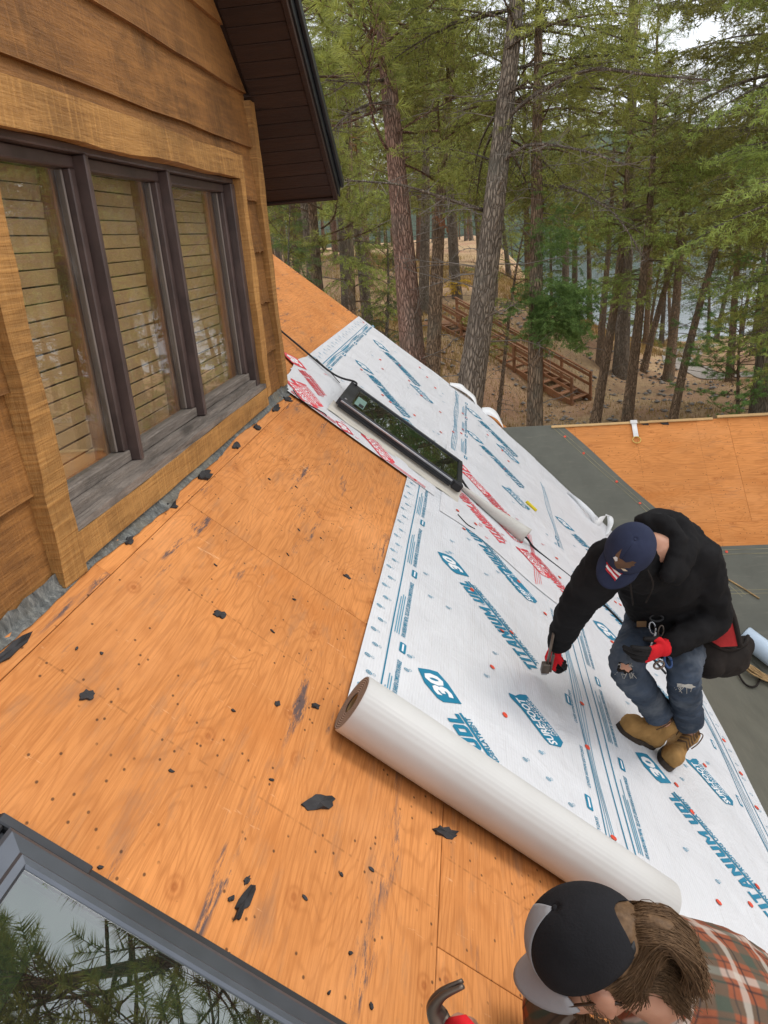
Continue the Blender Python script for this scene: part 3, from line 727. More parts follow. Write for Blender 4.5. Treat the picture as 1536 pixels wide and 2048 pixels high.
JAG = lambda x, a, s: a*(sin(x*9+s)+.5*sin(x*23+2*s)+.3*sin(x*51+s))

# --- green valley membrane on both slopes
hm = lambda u, v: .002 + .0008*sin(u*9+v*5)
def vall(i, j):
    u = 8.10 + (1.0-8.10)*i; return u, max(.9, VMAX(u) - .44*1.41*(1-j) - (0 if u > 5.9 else 0)) if False else (u, VMAX(u)-.62*(1-j))[1]
mem1, _ = cloth_grid('valley_membrane', lambda i, j: (lambda u: (u, (VMAX(u)-.60*(1-j)) + .006))(8.06-2.9*i), 70, 8, MAT['membrane'], lambda u, v: .0022+.0006*sin(u*8),
    label='olive green membrane strip lining the roof valley, sheet side', cat='membrane')
def eavefun(i, j):
    u = 6.35 - 7.2*i; vtop = 3.16+.004*sin(u*5); return u, vtop + (min(VMAX(u), 5.0)-vtop)*j
mem2, _ = cloth_grid('eave_membrane', eavefun, 60, 10, MAT['membrane'], lambda u, v: .0040+.0006*sin(u*8+v*4), label='pale olive membrane beside the lower sheet at the right edge', cat='membrane')
xv = lambda w_: XV + w_*CP
def svall(i, j):
    w_ = -.02 + 2.9*i; x0 = xv(w_)-.004; wid = .62 + .01*sin(w_*6) - .14*max(0, 1-w_/.5)*0; return x0 + wid*j, w_
mem3, _ = cloth_grid('valley_membrane', svall, 50, 10, MAT['membrane'], lambda x, w_: .0022+.001*sin(x*6+w_*4), f3=RQ, label='dark olive membrane strip with red caps along the bare side roof', cat='membrane')
mem4, _ = cloth_grid('eave_membrane', lambda i, j: (2.6+6.5*i, 1.478+.003*sin(i*20)+(3.42-1.478)*j), 40, 12, MAT['membrane'], lambda x, w_: .0046+.0008*sin(x*5+w_*6), f3=RQ, label='dark olive membrane band below the bare side roof', cat='membrane')
for o_, f3_, hh, segs in ((mem3, RQ, lambda a, b: .0042+.001*sin(a*6+b*4), [[(xv(w_)+.545+.004*sin(w_*9), w_) for w_ in np.linspace(0.02, 2.6, 24)], [(xv(w_)+.50+.004*sin(w_*9), w_) for w_ in np.linspace(0.02, 2.6, 24)]]),
                         (mem4, RQ, lambda a, b: .0062+.0008*sin(a*5+b*6), [[(x, 1.52) for x in np.linspace(2.65, 8, 24)], [(x, 1.565) for x in np.linspace(2.65, 8, 24)], [(x, 1.93) for x in np.linspace(2.65, 8, 24)], [(x, 1.965) for x in np.linspace(2.65, 8, 24)]])):
    P = Print(hh, f3_, .0004)
    for sg in segs:
        for a, b in zip(sg[:-1], sg[1:]): P.bar(*a, *b, .0045, 0, n=2)
    P.build('printed_guide_lines', o_, [MAT['membrane_line']])
cap_nails(mem3, lambda a, b: .003, [(xv(.14)+.52, .14), (xv(.36)+.52, .36), (xv(.72)+.53, .72), (xv(.98)+.52, .98)], RQ)
cap_nails(mem4, lambda a, b: .005, [(3.43, 1.54), (4.3, 1.55)], RQ)

# --- far courses, laid first, beyond the small skylight
HF = .0065
farA_h = lambda u, v: HF+.0035 + wave(u, v, 1.3, 2.0)
farA, _ = cloth_grid('far_underlayment', lambda i, j: ((lambda u: (u, -.045+.012*sin(u*7)*0 + (1.27+JAG(u, .006, 3) )*j))((4.98 if j < 0 else 4.98) + (8.315+JAG(j, .010, 1)-4.98)*i)), 60, 24, MAT['underlay_thin'], farA_h,
    label='white sheet with teal print beyond the small skylight, uppermost far course', group=None)
def farBfun(i, j):
    u = 4.42 + (8.31+JAG(j, .012, 4)-4.42)*i; v0 = 1.13; v1 = min(2.28, VMAX(u)-.10+JAG(u, .03, 2)); return u, v0+(v1-v0)*j
farB_h = lambda u, v: HF+.0015 + wave(u, v, 1.3, 2.0)
farB, _ = cloth_grid('far_underlayment', farBfun, 60, 24, MAT['underlay_thin'], farB_h, label='white sheet with teal print between the small skylight and green valley')
def farCfun(i, j):
    u = 4.15 + (7.72+JAG(j, .02, 6)-4.15)*i; v0 = 2.16; v1 = min(3.33, VMAX(u)-.08+JAG(u, .03, 5)); return u, v0+(max(v1, v0+.01)-v0)*j
farC_h = lambda u, v: HF + wave(u, v, 1.3, 2.0)
farC, _ = cloth_grid('far_underlayment', farCfun, 60, 24, MAT['underlay_thin'], farC_h, label='white sheet with teal print behind the bending roofer beside the valley')
P = Print(farA_h)
margin(P, 5.02, 8.25, .075, TEAL, farA, 1, 3); streamers(P, 5.1, 8.2, .10, TEAL, farA, 1, 2)
for uu in (5.85, 7.14): title(P, uu, .86, TEAL, farA, L=.62)
for uu in (5.55, 6.84): surefoot(P, uu, 1.0, TEAL, farA)
motes(P, 5.1, 8.2, .2, 1.15, TEAL, farA, 5, 26)
P = Print(farB_h)
streamers(P, 4.6, 8.2, 1.255, TEAL, farB, 2, 4); margin(P, 4.6, 8.2, 1.33, TEAL, farB, 1, 8, line=False)
for uu in (4.95, 6.24, 7.2): title(P, uu, 2.02, TEAL, farB, L=.62)
for uu in (5.70, 6.99): surefoot(P, uu, 2.0, TEAL, farB)
motes(P, 4.7, 8.0, 1.4, 1.95, TEAL, farB, 6, 20)
P = Print(farC_h)
streamers(P, 4.3, 6.9, 2.25, TEAL, farC, 3, 4)
title(P, 4.42, 2.95, TEAL, farC, L=.62); title(P, 5.55, 2.95, TEAL, farC, L=.62); surefoot(P, 5.2, 2.75, TEAL, farC); motes(P, 4.3, 5.8, 2.4, 3.0, TEAL, farC, 9, 12)
cap_nails(farA, farA_h, [(random.uniform(5.1, 8.2), random.uniform(.0, 1.15)) for _ in range(16)])
cap_nails(farB, farB_h, [(u, v) for u, v in ((random.uniform(4.6, 7.6), random.uniform(1.2, 1.9)) for _ in range(14))])
cap_nails(farC, farC_h, [(random.uniform(4.3, 5.6), random.uniform(2.3, 3.0)) for _ in range(9)])

# --- peel-and-stick sheets with red print round the small skylight
redA_h = lambda u, v: HF+.0075 + wave(u, v, 1.3, 2.0)
redA, _ = cloth_grid('red_print_sheet', lambda i, j: (4.56+ (5.55+.06*sin(j*5)-4.56)*i + (.12*max(0, .3-j)), -.045+.40*j+.02*sin(i*7)*(1-j)), 24, 16, MAT['underlay_thin'], redA_h, label='white sheet with red print between dormer corner and small skylight', cat='underlayment')
P = Print(redA_h); title(P, 4.88, .25, RED, redA, L=.32, size=.055); surefoot(P, 4.64, .26, RED, redA); motes(P, 4.6, 5.4, 0, .3, RED, redA, 3, 6)
redB_h = lambda u, v: HF+.0095 + wave(u, v, 1.3, 2.0)
redB, _ = cloth_grid('red_print_sheet', lambda i, j: (4.515 + (4.80-4.515)*i, .052+1.10*j), 16, 30, MAT['underlay_thin'], redB_h, label='white red-printed strip along the near side of the small skylight', cat='underlayment')
P = Print(redB_h)
for k in (0, 2): surefoot(P, 4.54, .24+.29*k, RED, redB)
tag30(P, 4.545, .52, RED, redB, .7)
motes(P, 4.54, 4.75, .1, 1.0, RED, redB, 7, 6)
for k in range(5): P.bar(4.525+.008*k, .80, 4.525+.008*k, 1.08, .004, 0)
for k in range(4): P.bar(4.53+.012*k, .07, 4.53+.012*k, .40, .005, 0)
P.build('printed_lines', redB, RED)
redC_h = lambda u, v: HF+.0095 + wave(u, v, 1.3, 2.0)
redC, _ = cloth_grid('red_print_sheet', lambda i, j: (4.32+.05*sin(j*6)+(5.86-.55*j+JAG(j, .02, 2)-4.32)*i - .12*(1-i)*j, 1.20+1.10*j), 30, 24, MAT['underlay_thin'], redC_h, label='white sheet with large red print below the small skylight', cat='underlayment')
P = Print(redC_h)
title(P, 4.55, 1.72, RED, redC, L=.55, size=.075); title(P, 5.05, 1.85, RED, redC, L=.60, size=.07); title(P, 4.42, 2.25, RED, redC, L=.45, size=.06, tagon=False); surefoot(P, 4.78, 1.85, RED, redC); surefoot(P, 4.50, 2.05, RED, redC); surefoot(P, 5.3, 1.6, RED, redC)
streamers(P, 4.25, 5.2, 1.93, RED, redC, 6, 4); motes(P, 4.4, 5.4, 1.3, 2.2, RED, redC, 13, 10)
cap_nails(redC, redC_h, [(random.uniform(4.4, 5.2), random.uniform(1.3, 2.25)) for _ in range(9)])

# --- the two near courses
low_h = lambda u, v: HF+.0015 + wave(u, v, 1.3, 2.0)
low, _ = cloth_grid('lower_underlayment', lambda i, j: (-1.2+(5.1+1.2+JAG(j, .01, 3))*i, 2.07+(3.325+.006*sin(i*9)-2.07)*j), 90, 22, MAT['underlay'], low_h, label='white printed sheet under the roofer boots, lower near course', group=None)
def topfun(i, j):
    u = 1.95 + (4.66+.05*sin(j*7)-.50*max(0, j-.35)-1.95)*i; return u, .932+.012*(u-2)*.5+(1.235)*j + .004*sin(u*4)*(j > .9)
top_h = lambda u, v: HF+.0055 + wave(u, v, 1.3, 2.0) + (.006*math.exp(-((u-1.96)/.05)**2))
top, _ = cloth_grid('upper_underlayment', topfun, 60, 30, MAT['underlay'], top_h, label='white teal-printed sheet being unrolled beside the bare plywood', group=None)
P = Print(top_h); P.umin = 1.985
margin(P, 1.98, 4.58, 1.040, TEAL, top, 1, 1)
for uu, vv in ((3.185, 1.835), (4.47-.02, 1.86), (1.985, 1.795)):
    if uu > 4.3: 
        title(P, 3.99, 1.84, TEAL, top, L=.60, tagon=False); continue
    title(P, uu, vv, TEAL, top, L=.60)
for uu in (2.66, 3.95): surefoot(P, uu, 1.885, TEAL, top)
P.bar(1.98, 2.15, 4.1, 2.12, .006, 0); streamers(P, 2.05, 4.05, 2.045, TEAL, top, 4, 4)
for k in range(5): P.text('COVER WITHIN SIXTY DAYS', 2.1+.42*k, 2.02, 0.0, .022, 0, bold=.02, shear=.2, width=.26)
P.build('printed_fine_print', top, TEAL)
motes(P, 2.05, 4.3, 1.1, 1.95, TEAL, top, 21, 22)
for uu in (2.42, 3.1, 3.75): P.poly(uu, 1.99, 0.0, [(-.04, -.010), (-.036, -.015), (.036, -.015), (.04, -.010), (.04, .010), (.036, .015), (-.036, .015), (-.04, .010)], 0); P.poly(uu, 1.99, 0.0, [(-.028, -.004), (.028, -.004), (.028, .004), (-.028, .004)], 1, 1)
P.build('printed_badges', top, TEAL)
cap_nails(top, top_h, [(3.55, 1.44), (3.33, 1.62), (2.93, 1.55), (3.38, 1.68), (2.62, 1.60), (2.80, 2.05), (3.15, 2.08), (3.45, 2.0), (3.9, 1.95), (4.1, 1.78), (4.55, 1.0), (4.3, 1.38), (2.3, 2.08)])
P = Print(low_h)
P.bar(-1.1, 2.192, 4.9, 2.185, .006, 0)
for k in range(44): 
    u = 1.2+.098*k; P.ring(u, 2.13+(.018 if k % 2 else 0), .013, 2, .0035, sq=.8); P.ring(u, 2.13+(.018 if k % 2 else 0), .006, 2, .003, n=8)
P.build('printed_logo_row', low, TEAL)
for k in range(7):
    u = 1.0+.66*k
    for q in (.02, .03, .04): P.bar(u, 2.19+q, u+random.uniform(.3, .42), 2.19+q, .0042, 2)
    P.text('FOR UNDERLAYMENT METAL, TILE, SLATE, CEDAR SHAKE & COMPOSITION SHINGLES', u, 2.262, 0.0, .024, 0, bold=.03, shear=.25, width=.46)
    P.poly(u+.54, 2.255, 0.0, [(-.04, -.010), (-.036, -.015), (.036, -.015), (.04, -.010), (.04, .010), (.036, .015), (-.036, .015), (-.04, .010)], 0); P.poly(u+.54, 2.255, 0.0, [(-.028, -.004), (.028, -.004), (.028, .004), (-.028, .004)], 1, 1)
P.build('printed_fine_print', low, TEAL)
for uu in (2.50, 3.79, 1.21): title(P, uu, 2.995, TEAL, low, L=.60)
for uu in (3.20, 1.91, 4.45): surefoot(P, uu, 3.04, TEAL, low)
P.bar(-1.1, 3.235, 4.9, 3.235, .005, 0); streamers(P, 1.2, 4.8, 3.165, TEAL, low, 7, 4)
for k in range(8): P.poly(1.5+.45*k, 3.125, 0.0, [(-.04, -.010), (.04, -.010), (.04, .010), (-.04, .010)], 0); P.poly(1.5+.45*k, 3.125, 0.0, [(-.028, -.004), (.028, -.004), (.028, .004), (-.028, .004)], 1, 1)
for k in range(30): P.ring(1.3+.12*k, 3.275, .012, 2, .003, n=10, sq=.8)
P.build('printed_fine_print', low, TEAL); motes(P, 1.4, 4.6, 2.35, 3.1, TEAL, low, 31, 26)
cap_nails(low, low_h, [(3.02, 2.62), (2.87, 2.66), (2.63, 2.93), (2.34, 2.60), (2.47, 2.82), (3.42, 2.94), (3.62, 3.27), (3.9, 3.26), (3.35, 3.26), (3.1, 3.27), (2.87, 3.28), (2.66, 3.28), (4.2, 2.5), (4.4, 2.8), (3.7, 2.55), (2.1, 2.7), (1.95, 2.35)])

# --- the roll itself, axis down the slope
RR = .094
rollM = Matrix.Translation(RP(1.955, .915, RR+.006)) @ M_ROOF @ Matrix.Diagonal((-1, 1, 1, 1))
V = []; F = []; n = 72; Lr = 1.205; rings_ = [(0.0, RR-.004), (.004, RR), (.2, RR+.0015), (.6, RR), (1.0, RR+.001), (Lr-.004, RR), (Lr, RR-.004)]
for y, r_ in rings_:
    for k in range(n): a = 2*pi*k/n; rr = r_*(1+.006*sin(a*2+1)); V.append((rr*cos(a), y, rr*sin(a)))
for i in range(len(rings_)-1):
    for k in range(n): F.append((i*n+k, i*n+(k+1) % n, (i+1)*n+(k+1) % n, (i+1)*n+k))
me = bpy.data.meshes.new('roll_body'); me.from_pydata(V, [], F); me.materials.append(MAT['roll_white'])
bm = bmesh.new(); bm.from_mesh(me); bmesh.ops.recalc_face_normals(bm, faces=bm.faces); bm.to_mesh(me); bm.free()
me.polygons.foreach_set('use_smooth', [True]*len(me.polygons)); me.transform(rollM)
roll = tag(empty('underlayment_roll', RP(1.91, 1.5, .0)), 'thick white roll of underlayment lying down the slope on plywood', 'roll')
me.transform(Matrix.Translation(-wl(roll))); link(bpy.data.objects.new('roll_body', me), roll)
for y0, y1 in ((.0, .006), (Lr-.006, Lr)):
    V = []; F = []
    for y in (y0, y1):
        for r_ in (.0325, RR-.004):
            for k in range(n): a = 2*pi*k/n; V.append((r_*cos(a), y + (.004 if r_ > .05 and y == y0 and y0 == 0 else .0)*0, r_*sin(a)))
    for k in range(n):
        j = (k+1) % n
        F += [(k, j, n+j, n+k), (2*n+k, 3*n+k, 3*n+j, 2*n+j)]
    me = bpy.data.meshes.new('roll_end'); me.from_pydata(V, [], F); me.materials.append(MAT['roll_end'])
    o = place('roll_end', me, rollM, roll)
V = []; F = []
for y in (.003, Lr-.003):
    for r_ in (.033, .028):
        for k in range(n): a = 2*pi*k/n; V.append((r_*cos(a), y, r_*sin(a)))
for k in range(n):
    j = (k+1) % n; F += [(k, j, 2*n+j, 2*n+k), (n+k, 3*n+k, 3*n+j, n+j), (k, n+k, n+j, j), (2*n+k, 2*n+j, 3*n+j, 3*n+k)]
me = bpy.data.meshes.new('cardboard_core'); me.from_pydata(V, [], F); me.materials.append(MAT['jute']); place('cardboard_core', me, rollM, roll)

# --- flap of the red sheet turned back into a cone, loose offcuts
def ribbon(name, P, W, mat, label, cat, base=None, n=6, thick=.0015):
    C_ = spline(P, n); Wd = spline(W, n); V = []; F = []
    for c, w_ in zip(C_, Wd): V += [c-w_*.5, c+w_*.5]
    for i in range(len(C_)-1): F.append((2*i, 2*i+1, 2*i+3, 2*i+2))
    o = obj(name, V, F, mat, None, True); m_ = o.modifiers.new('solid', 'SOLIDIFY'); m_.thickness = thick
    return tag(o, label, cat)
# rolled flap: a half cone from the skylight corner to an open mouth
V = []; F = []; A = RP(5.05, 1.20, .02); Bp = RP(4.83, 1.86, .055); nn = 14; mm = 22; ax = (Bp-A)
nrm = Vector((SP, 0, CP)); sd_ = ax.cross(nrm).normalized()
for i in range(nn+1):
    t = i/nn; c = A+ax*t; r_ = .006+.050*t**1.3
    for k in range(mm+1):
        a = -pi*.60 + 2*pi*.93*k/mm; rr = r_*(1+.12*k/mm); V.append(c - nrm*(.055*t-.004) + nrm*(r_+rr*sin(a)) + sd_*rr*cos(a))
for i in range(nn):
    for k in range(mm): a = i*(mm+1)+k; F.append((a, a+1, a+mm+2, a+mm+1))
flap = tag(obj('rolled_flap', V, F, MAT['underlay_back'], None, True), 'cream sheet corner rolled into a cone beneath the skylight', 'sheet')
m_ = flap.modifiers.new('solid', 'SOLIDIFY'); m_.thickness = .0015
# crumpled sheet ends hanging over the far edge beside the ridge
ribbon('crumpled_sheet', [RP(8.26, 1.16, .02), RP(8.30, 1.26, .05), RP(8.32, 1.36, .05), RP(8.30, 1.47, .04), RP(8.24, 1.54, .0)], [Vector((0, .08, .01)), Vector((.03, .10, .03)), Vector((-.02, .11, .05)), Vector((.02, .10, .02)), Vector((0, .08, .01))], MAT['white_strip'], 'crumpled white sheet end on the far roof edge left of the ridge', 'sheet')
ribbon('curled_sheet', [RP(8.16, 1.60, .01), RP(8.18, 1.68, .05), RP(8.17, 1.77, .055), RP(8.13, 1.88, .01)], [Vector((.0, .12, .04)), Vector((0, .13, .06)), Vector((0, .12, .05)), Vector((0, .08, .01))], MAT['white_strip'], 'curled white sheet with teal mark at the ridge end', 'sheet')
# pencil-like yellow marker
tag(tube('yellow_marker', [RP(5.86, 1.99, .02), RP(5.80, 2.08, .02)], .013, MAT['yellow'], None, 10), 'small yellow marker lying on the white far sheet near the valley', 'marker')

# --- small skylight beside the dormer corner
sk = tag(empty('skylight', RP(5.4, .75, 0)), 'small skylight with dark frame and green glass amid red-printed sheets', 'skylight')
U0, U1, V0, V1, HH = 4.79, 5.34, .325, 1.30, .12
box('curb', (U0+.020, V0+.02, .0), (U1-.02, V1-.02, .074), MAT['cream'], sk, .004, M_ROOF)
DMt = MAT['dark_metal']
box('frame', (U0, V0, .052), (U0+.024, V1, .100), DMt, sk, .004, M_ROOF); box('frame', (U1-.028, V0, .052), (U1, V1, .100), DMt, sk, .004, M_ROOF)
box('frame', (U0+.025, V0, .052), (U1-.029, V0+.085, .098), DMt, sk, .005, M_ROOF); box('frame', (U0+.025, V1-.032, .052), (U1-.029, V1, .103), DMt, sk, .004, M_ROOF)
box('corner_cap', (U0-.012, V1-.06, .045), (U0+.028, V1+.012, .102), MAT['black_rubber'], sk, .008, M_ROOF)
box('drip_rail', (U0-.010, V0+.02, .080), (U0-.002, V1-.07, .094), MAT['steel'], sk, .003, M_ROOF); box('drip_rail', (U0-.014, V0+.02, .045), (U0-.002, V1-.07, .060), MAT['black_rubber'], sk, .003, M_ROOF)
box('glass', (U0+.025, V0+.086, .084), (U1-.029, V1-.033, .090), MAT['skylight_glass'], sk, 0, M_ROOF)
box('inner_shade', (U0+.03, V0+.09, .076), (U1-.034, V1-.036, .079), simple('shade_green', (.30, .42, .28), .8, var=.4, nscale=8), sk, 0, M_ROOF)
box('maker_plate', (U0+.12, V0+.10, .0905), (U0+.34, V0+.17, .0915), simple('plate_green', (.22, .36, .31), .4), sk, 0, M_ROOF); box('maker_label', (U0+.13, V0+.13, .092), (U0+.20, V0+.165, .0928), MAT['black_rubber'], sk, 0, M_ROOF)
for k in range(6): box('shade_rib', (U0+.30+.022*k, V0+.18, .0795), (U0+.304+.022*k, V1-.04, .081), MAT['steel'], sk, 0, M_ROOF)
tube('screw', [RP(U0+.05, V0+.04, .098), RP(U0+.05, V0+.04, .103)], .010, MAT['steel'], sk, 10)
# grey membrane apron of the curb
V = []; F = []
for i in range(31):
    v = V0-.02+(V1-V0+.05)*i/30
    for j, (uu, hh) in enumerate(((U0+.018, .055), (U0+.008, .030), (U0-.05, .0195), (U0-.10, .0185+.002*sin(i)))): V.append(RP(uu, v, hh))
for i in range(30):
    for j in range(3): a = i*4+j; F.append((a, a+1, a+5, a+4))
obj('curb_apron', V, F, MAT['cream'], sk, True)

# --- large skylight at the lower left corner of the picture
sk2 = tag(empty('skylight', RP(.4, 1.0, 0)), 'large grey-framed skylight with tree reflections at the bottom left', 'skylight')
GM = MAT['grey_metal']; W0, W1, X0, X1 = -.15, 1.06, .335, 1.80
def frame_bar(a0, a1, b0, b1, long_axis):
    """profiled skylight frame bar: outer lip, rounded shoulder, glazing step"""
prof = [(0.010, .0), (.010, .014), (.002, .018), (.002, .046), (-.006, .050), (-.040, .058), (-.046, .064), (-.060, .066), (-.064, .060), (-.066, .054)]
def prof_bar(name, corner, run, mat, mir):
    V = []; F = []; n = len(prof)
    for t in run:
        for d_, h in prof: V.append(corner(t, d_, h))
    for j in range(n-1): F.append((j, j+1, n+j+1, n+j))
    return obj(name, V, F, mat, sk2, False)
prof_bar('frame', lambda t, d_, h: RP(W1+d_, t+(-d_ if t < 1 else d_), h), (X0, X1), GM, 0)
prof_bar('frame', lambda t, d_, h: RP(t+(d_ if t > 0 else -d_), X0-d_, h), (W0, W1), GM, 0)
prof_bar('frame', lambda t, d_, h: RP(W0-d_, t+(-d_ if t < 1 else d_), h), (X0, X1), GM, 0)
prof_bar('frame', lambda t, d_, h: RP(t+(d_ if t > 0 else -d_), X1+d_, h), (W0, W1), GM, 0)
for a in (((W1+.012, X0-.03, .001), (W1+.034, X1+.03, .026)),): box('gasket', *a, MAT['black_rubber'], sk2, .004, M_ROOF)
box('flashing_cap', (W1+.010, X0-.03, .027), (W1+.034, X0+.17, .034), MAT['dark_metal'], sk2, .003, M_ROOF)
box('gasket', (W0-.03, X0-.034, .001), (W1+.034, X0-.012, .03), MAT['black_rubber'], sk2, .004, M_ROOF)
box('glass', (W0+.06, X0+.062, .052), (W1-.06, X1-.062, .058), MAT['skylight_glass'], sk2, 0, M_ROOF)
multi_box('inner_sash', [((W1-.15, X0+.06, -.03), (W1-.065, X1-.06, .03)), ((W0+.06, X0+.06, -.03), (W1-.15, X0+.16, .03))], MAT['cream'], sk2, M_ROOF)
multi_box('light_well', [((W0+.02, X0+.04, -.70), (W1-.01, X0+.06, -.03)), ((W1-.03, X0+.06, -.70), (W1-.01, X1, -.03)), ((W0, X0+.06, -.7), (W0+.02, X1, -.03)), ((W0, X0+.06, -.74), (W1, X1, -.70))], simple('well_paint', (.20, .24, .21), .8, var=.1), sk2, M_ROOF)

# --- torn scraps of old felt left on the deck
def scrap(u, v, ln, wd, ang, label=None, hgt=.006, k=15, seed=0):
    ln *= .92; wd *= .9
    r = random.Random(int(u*977+v*313)+seed); pts = []
    for i in range(k):
        a = 2*pi*i/k; q = r.uniform(.72, 1.12)*(.8 if i % 4 == 1 else 1); pts.append((cos(a)*ln/2*q, sin(a)*wd/2*q))
    ca, sa = cos(ang), sin(ang); V = []
    for hh in (.0008, 1):
        for x, y in pts:
            z = .0008 if hh != 1 else .0026+hgt*max(0, r.uniform(-.4, 1))
            V.append(RP(u+x*ca-y*sa, v+x*sa+y*ca, z))
    V.append(RP(u, v, .003+hgt*.3)); F = []
    for i in range(k): j = (i+1) % k; F += [(i, j, k+j, k+i), (k+i, k+j, 2*k)]
    o = obj('felt_scrap', V, F, MAT['felt'], None, False)
    return tag(o, label or 'tiny black felt crumb stuck to the bare plywood deck', 'felt scrap', 'felt scraps on the plywood')
scrap(2.87, .80, .055, .028, 1.2, 'black felt scrap beside the sheet edge, level with the first logos')
scrap(2.11, .445, .062, .042, .6, 'round black felt scrap midway down the bare plywood')
scrap(1.50, .285, .055, .034, .4, 'black oval felt scrap at the far left of the plywood')
scrap(1.98, .842, .04, .026, .8, 'black felt scrap just left of the roll end')
scrap(1.885, .727, .030, .022, .2, 'small black felt scrap further left of the roll end')
scrap(1.625, .935, .135, .052, .75, 'large leaf-shaped black felt scrap below the roll', hgt=.012)
scrap(1.81, 1.345, .12, .045, 1.1, 'pointed black felt scrap against the underside of the roll', hgt=.012)
scrap(1.235, .825, .12, .030, .12, 'long jagged black felt scrap above the large skylight', hgt=.010)
scrap(1.285, .815, .03, .016, .2, 'little square felt scrap just above the long jagged one')
scrap(1.222, .795, .024, .013, .5, 'little felt scrap touching the left of the long jagged one')
for u, v in [(1.085, .485), (1.125, .52), (1.105, .83), (1.45, 1.04), (2.98, .53), (1.44, .55), (1.6, .79), (1.62, .19), (1.655, .245), (1.265, 1.10), (1.15, 1.065), (1.175, 1.17), (3.04, .63), (2.46, .64), (2.73, .54), (3.36, .42), (2.2, .62), (1.33, .96), (3.55, .70), (1.52, 1.12), (2.35, .34), (1.75, .62), (3.25, .30), (3.9, .5)]:
    scrap(u, v, random.uniform(.012, .024), random.uniform(.009, .015), random.random()*3, hgt=.003, k=6)
for u, v, a, b, t, lb in ((2.53, .086, .07, .040, .25, 'black felt tongue under the lifted flashing edge'), (2.90, .088, .14, .050, .05, 'widest black felt tongue poking out below the flashing'), (2.17, .078, .05, .03, 0, 'small felt tongue below the flashing, left of the lifted edge'), (1.50, .082, .20, .030, .04, 'long felt strip below the flashing at the left picture edge'), (3.35, .086, .10, .04, 0, 'felt tongue below the flashing under the third pane'), (3.72, .09, .09, .05, 0, 'felt tongue below the flashing near the right window end'), (4.15, .082, .16, .04, 0, 'felt strip below the flashing close to the dormer corner'), (4.42, .09, .12, .06, .2, 'felt tongue at the dormer corner beside the red sheet')):
    scrap(u, v, a, b, t, lb, hgt=.012, k=13)
# ================================================================== ground, lake, stairs
def sstep(a, b, x): t = np.clip((x-a)/(b-a), 0, 1); return t*t*(3-2*t)
def zg(x, y):
    x = np.asarray(x, float); y = np.asarray(y, float)
    base = -5.35 - .082*np.clip(y-26, 0, 45)*sstep(2, 9, x) + .02*np.clip(10-x, 0, 40)*0
    s = (x-4.9)*(-.81)+(y-28.3)*.588
    bank = 2.55*sstep(-.5, 6.2, s) + 2.6*sstep(5, 34, s)
    fade = 1-sstep(4.5, 15, x)
    near = .9*sstep(20, 10, y)*sstep(4, -6, x)
    bumps = .10*np.sin(x*.9+1)*np.cos(y*.7)+.05*np.sin(x*2.3+y*1.7)
    z = base + bank*fade + near + bumps
    return np.where((y > 70) & (x > 6), np.minimum(z, -8.9), z)
def ground_mats():
    m = NT('forest_floor'); c = m.coord(); n = m.noise(c, .35, 5, .6); n2 = m.noise(c, 6, 6, .7); n3 = m.noise(c, 30, 4, .7)
    col = m.mix(m.ramp(n, [(.35, 0.0), (.65, 1.0)]), (.42, .245, .15), (.50, .36, .20))
    col = m.mix(m.ramp(n2, [(.4, 0.0), (.7, .7)]), col, (.26, .155, .095)); col = m.mix(m.ramp(n3, [(.55, 0.0), (.75, .8)]), col, (.36, .29, .21))
    MAT['forest_floor'] = m.fin(col, .95, m.bump(m.math('ADD', n2, n3), .8, .06), spec=.1)
    m = NT('gravel'); c = m.coord(); n3 = m.noise(c, 20, 4, .7); MAT['gravel'] = m.fin(m.mix(n3, (.22, .19, .17), (.42, .38, .34)), .95, m.bump(n3, .6, .03), spec=.1)
    m = NT('water'); c = m.coord(scale=(1, 3, 1)); n = m.noise(c, .8, 4); MAT['water'] = m.fin((.03, .05, .055), .12, m.bump(n, .25, .08), spec=.6)
    m = NT('far_slope'); c = m.coord(); n = m.noise(c, .05, 6, .7); MAT['far_slope'] = m.fin(m.mix(n, (.035, .055, .04), (.09, .11, .08)), .95, m.bump(n, .8, 4.0), spec=.1)
    m = NT('dry_grass'); n = m.noise(m.coord(), .8, 3); MAT['dry_grass'] = m.fin(m.mix(n, (.30, .19, .07), (.42, .30, .12)), .9, spec=.1)
    m = NT('rock'); c = m.coord(rnd=5.); n = m.noise(c, 8, 5); MAT['rock'] = m.fin(m.mix(n, (.16, .14, .12), (.34, .31, .28)), .9, m.bump(n, .5, .02), spec=.2)
ground_mats()
gx = np.concatenate([np.linspace(-70, -14, 20), np.linspace(-13, 20, 90), np.linspace(21, 90, 22)]); gy = np.concatenate([np.linspace(-25, 7, 12), np.linspace(8, 52, 110), np.linspace(53, 100, 30), np.linspace(104, 190, 12)])
X, Y = np.meshgrid(gx, gy); Z = zg(X, Y) + np.where((X > -12) & (X < 20), .03*np.sin(X*5.1+Y*3)*np.sin(Y*4.3-X*2), 0)
V = np.stack([X, Y, Z], -1).reshape(-1, 3); nx = len(gx); ny = len(gy)
I = (np.arange(ny-1)[:, None]*nx+np.arange(nx-1)[None]).ravel(); F = np.stack([I, I+1, I+nx+1, I+nx], 1)
tag(fast_obj('ground', V, F, MAT['forest_floor'], smooth=True), kind='structure')
tag(obj('lake', [(-900, 55, -8.3), (900, 55, -8.3), (900, 1500, -8.3), (-900, 1500, -8.3)], [(0, 1, 2, 3)], MAT['water']), kind='structure')
V = []; F = []; nn = 120
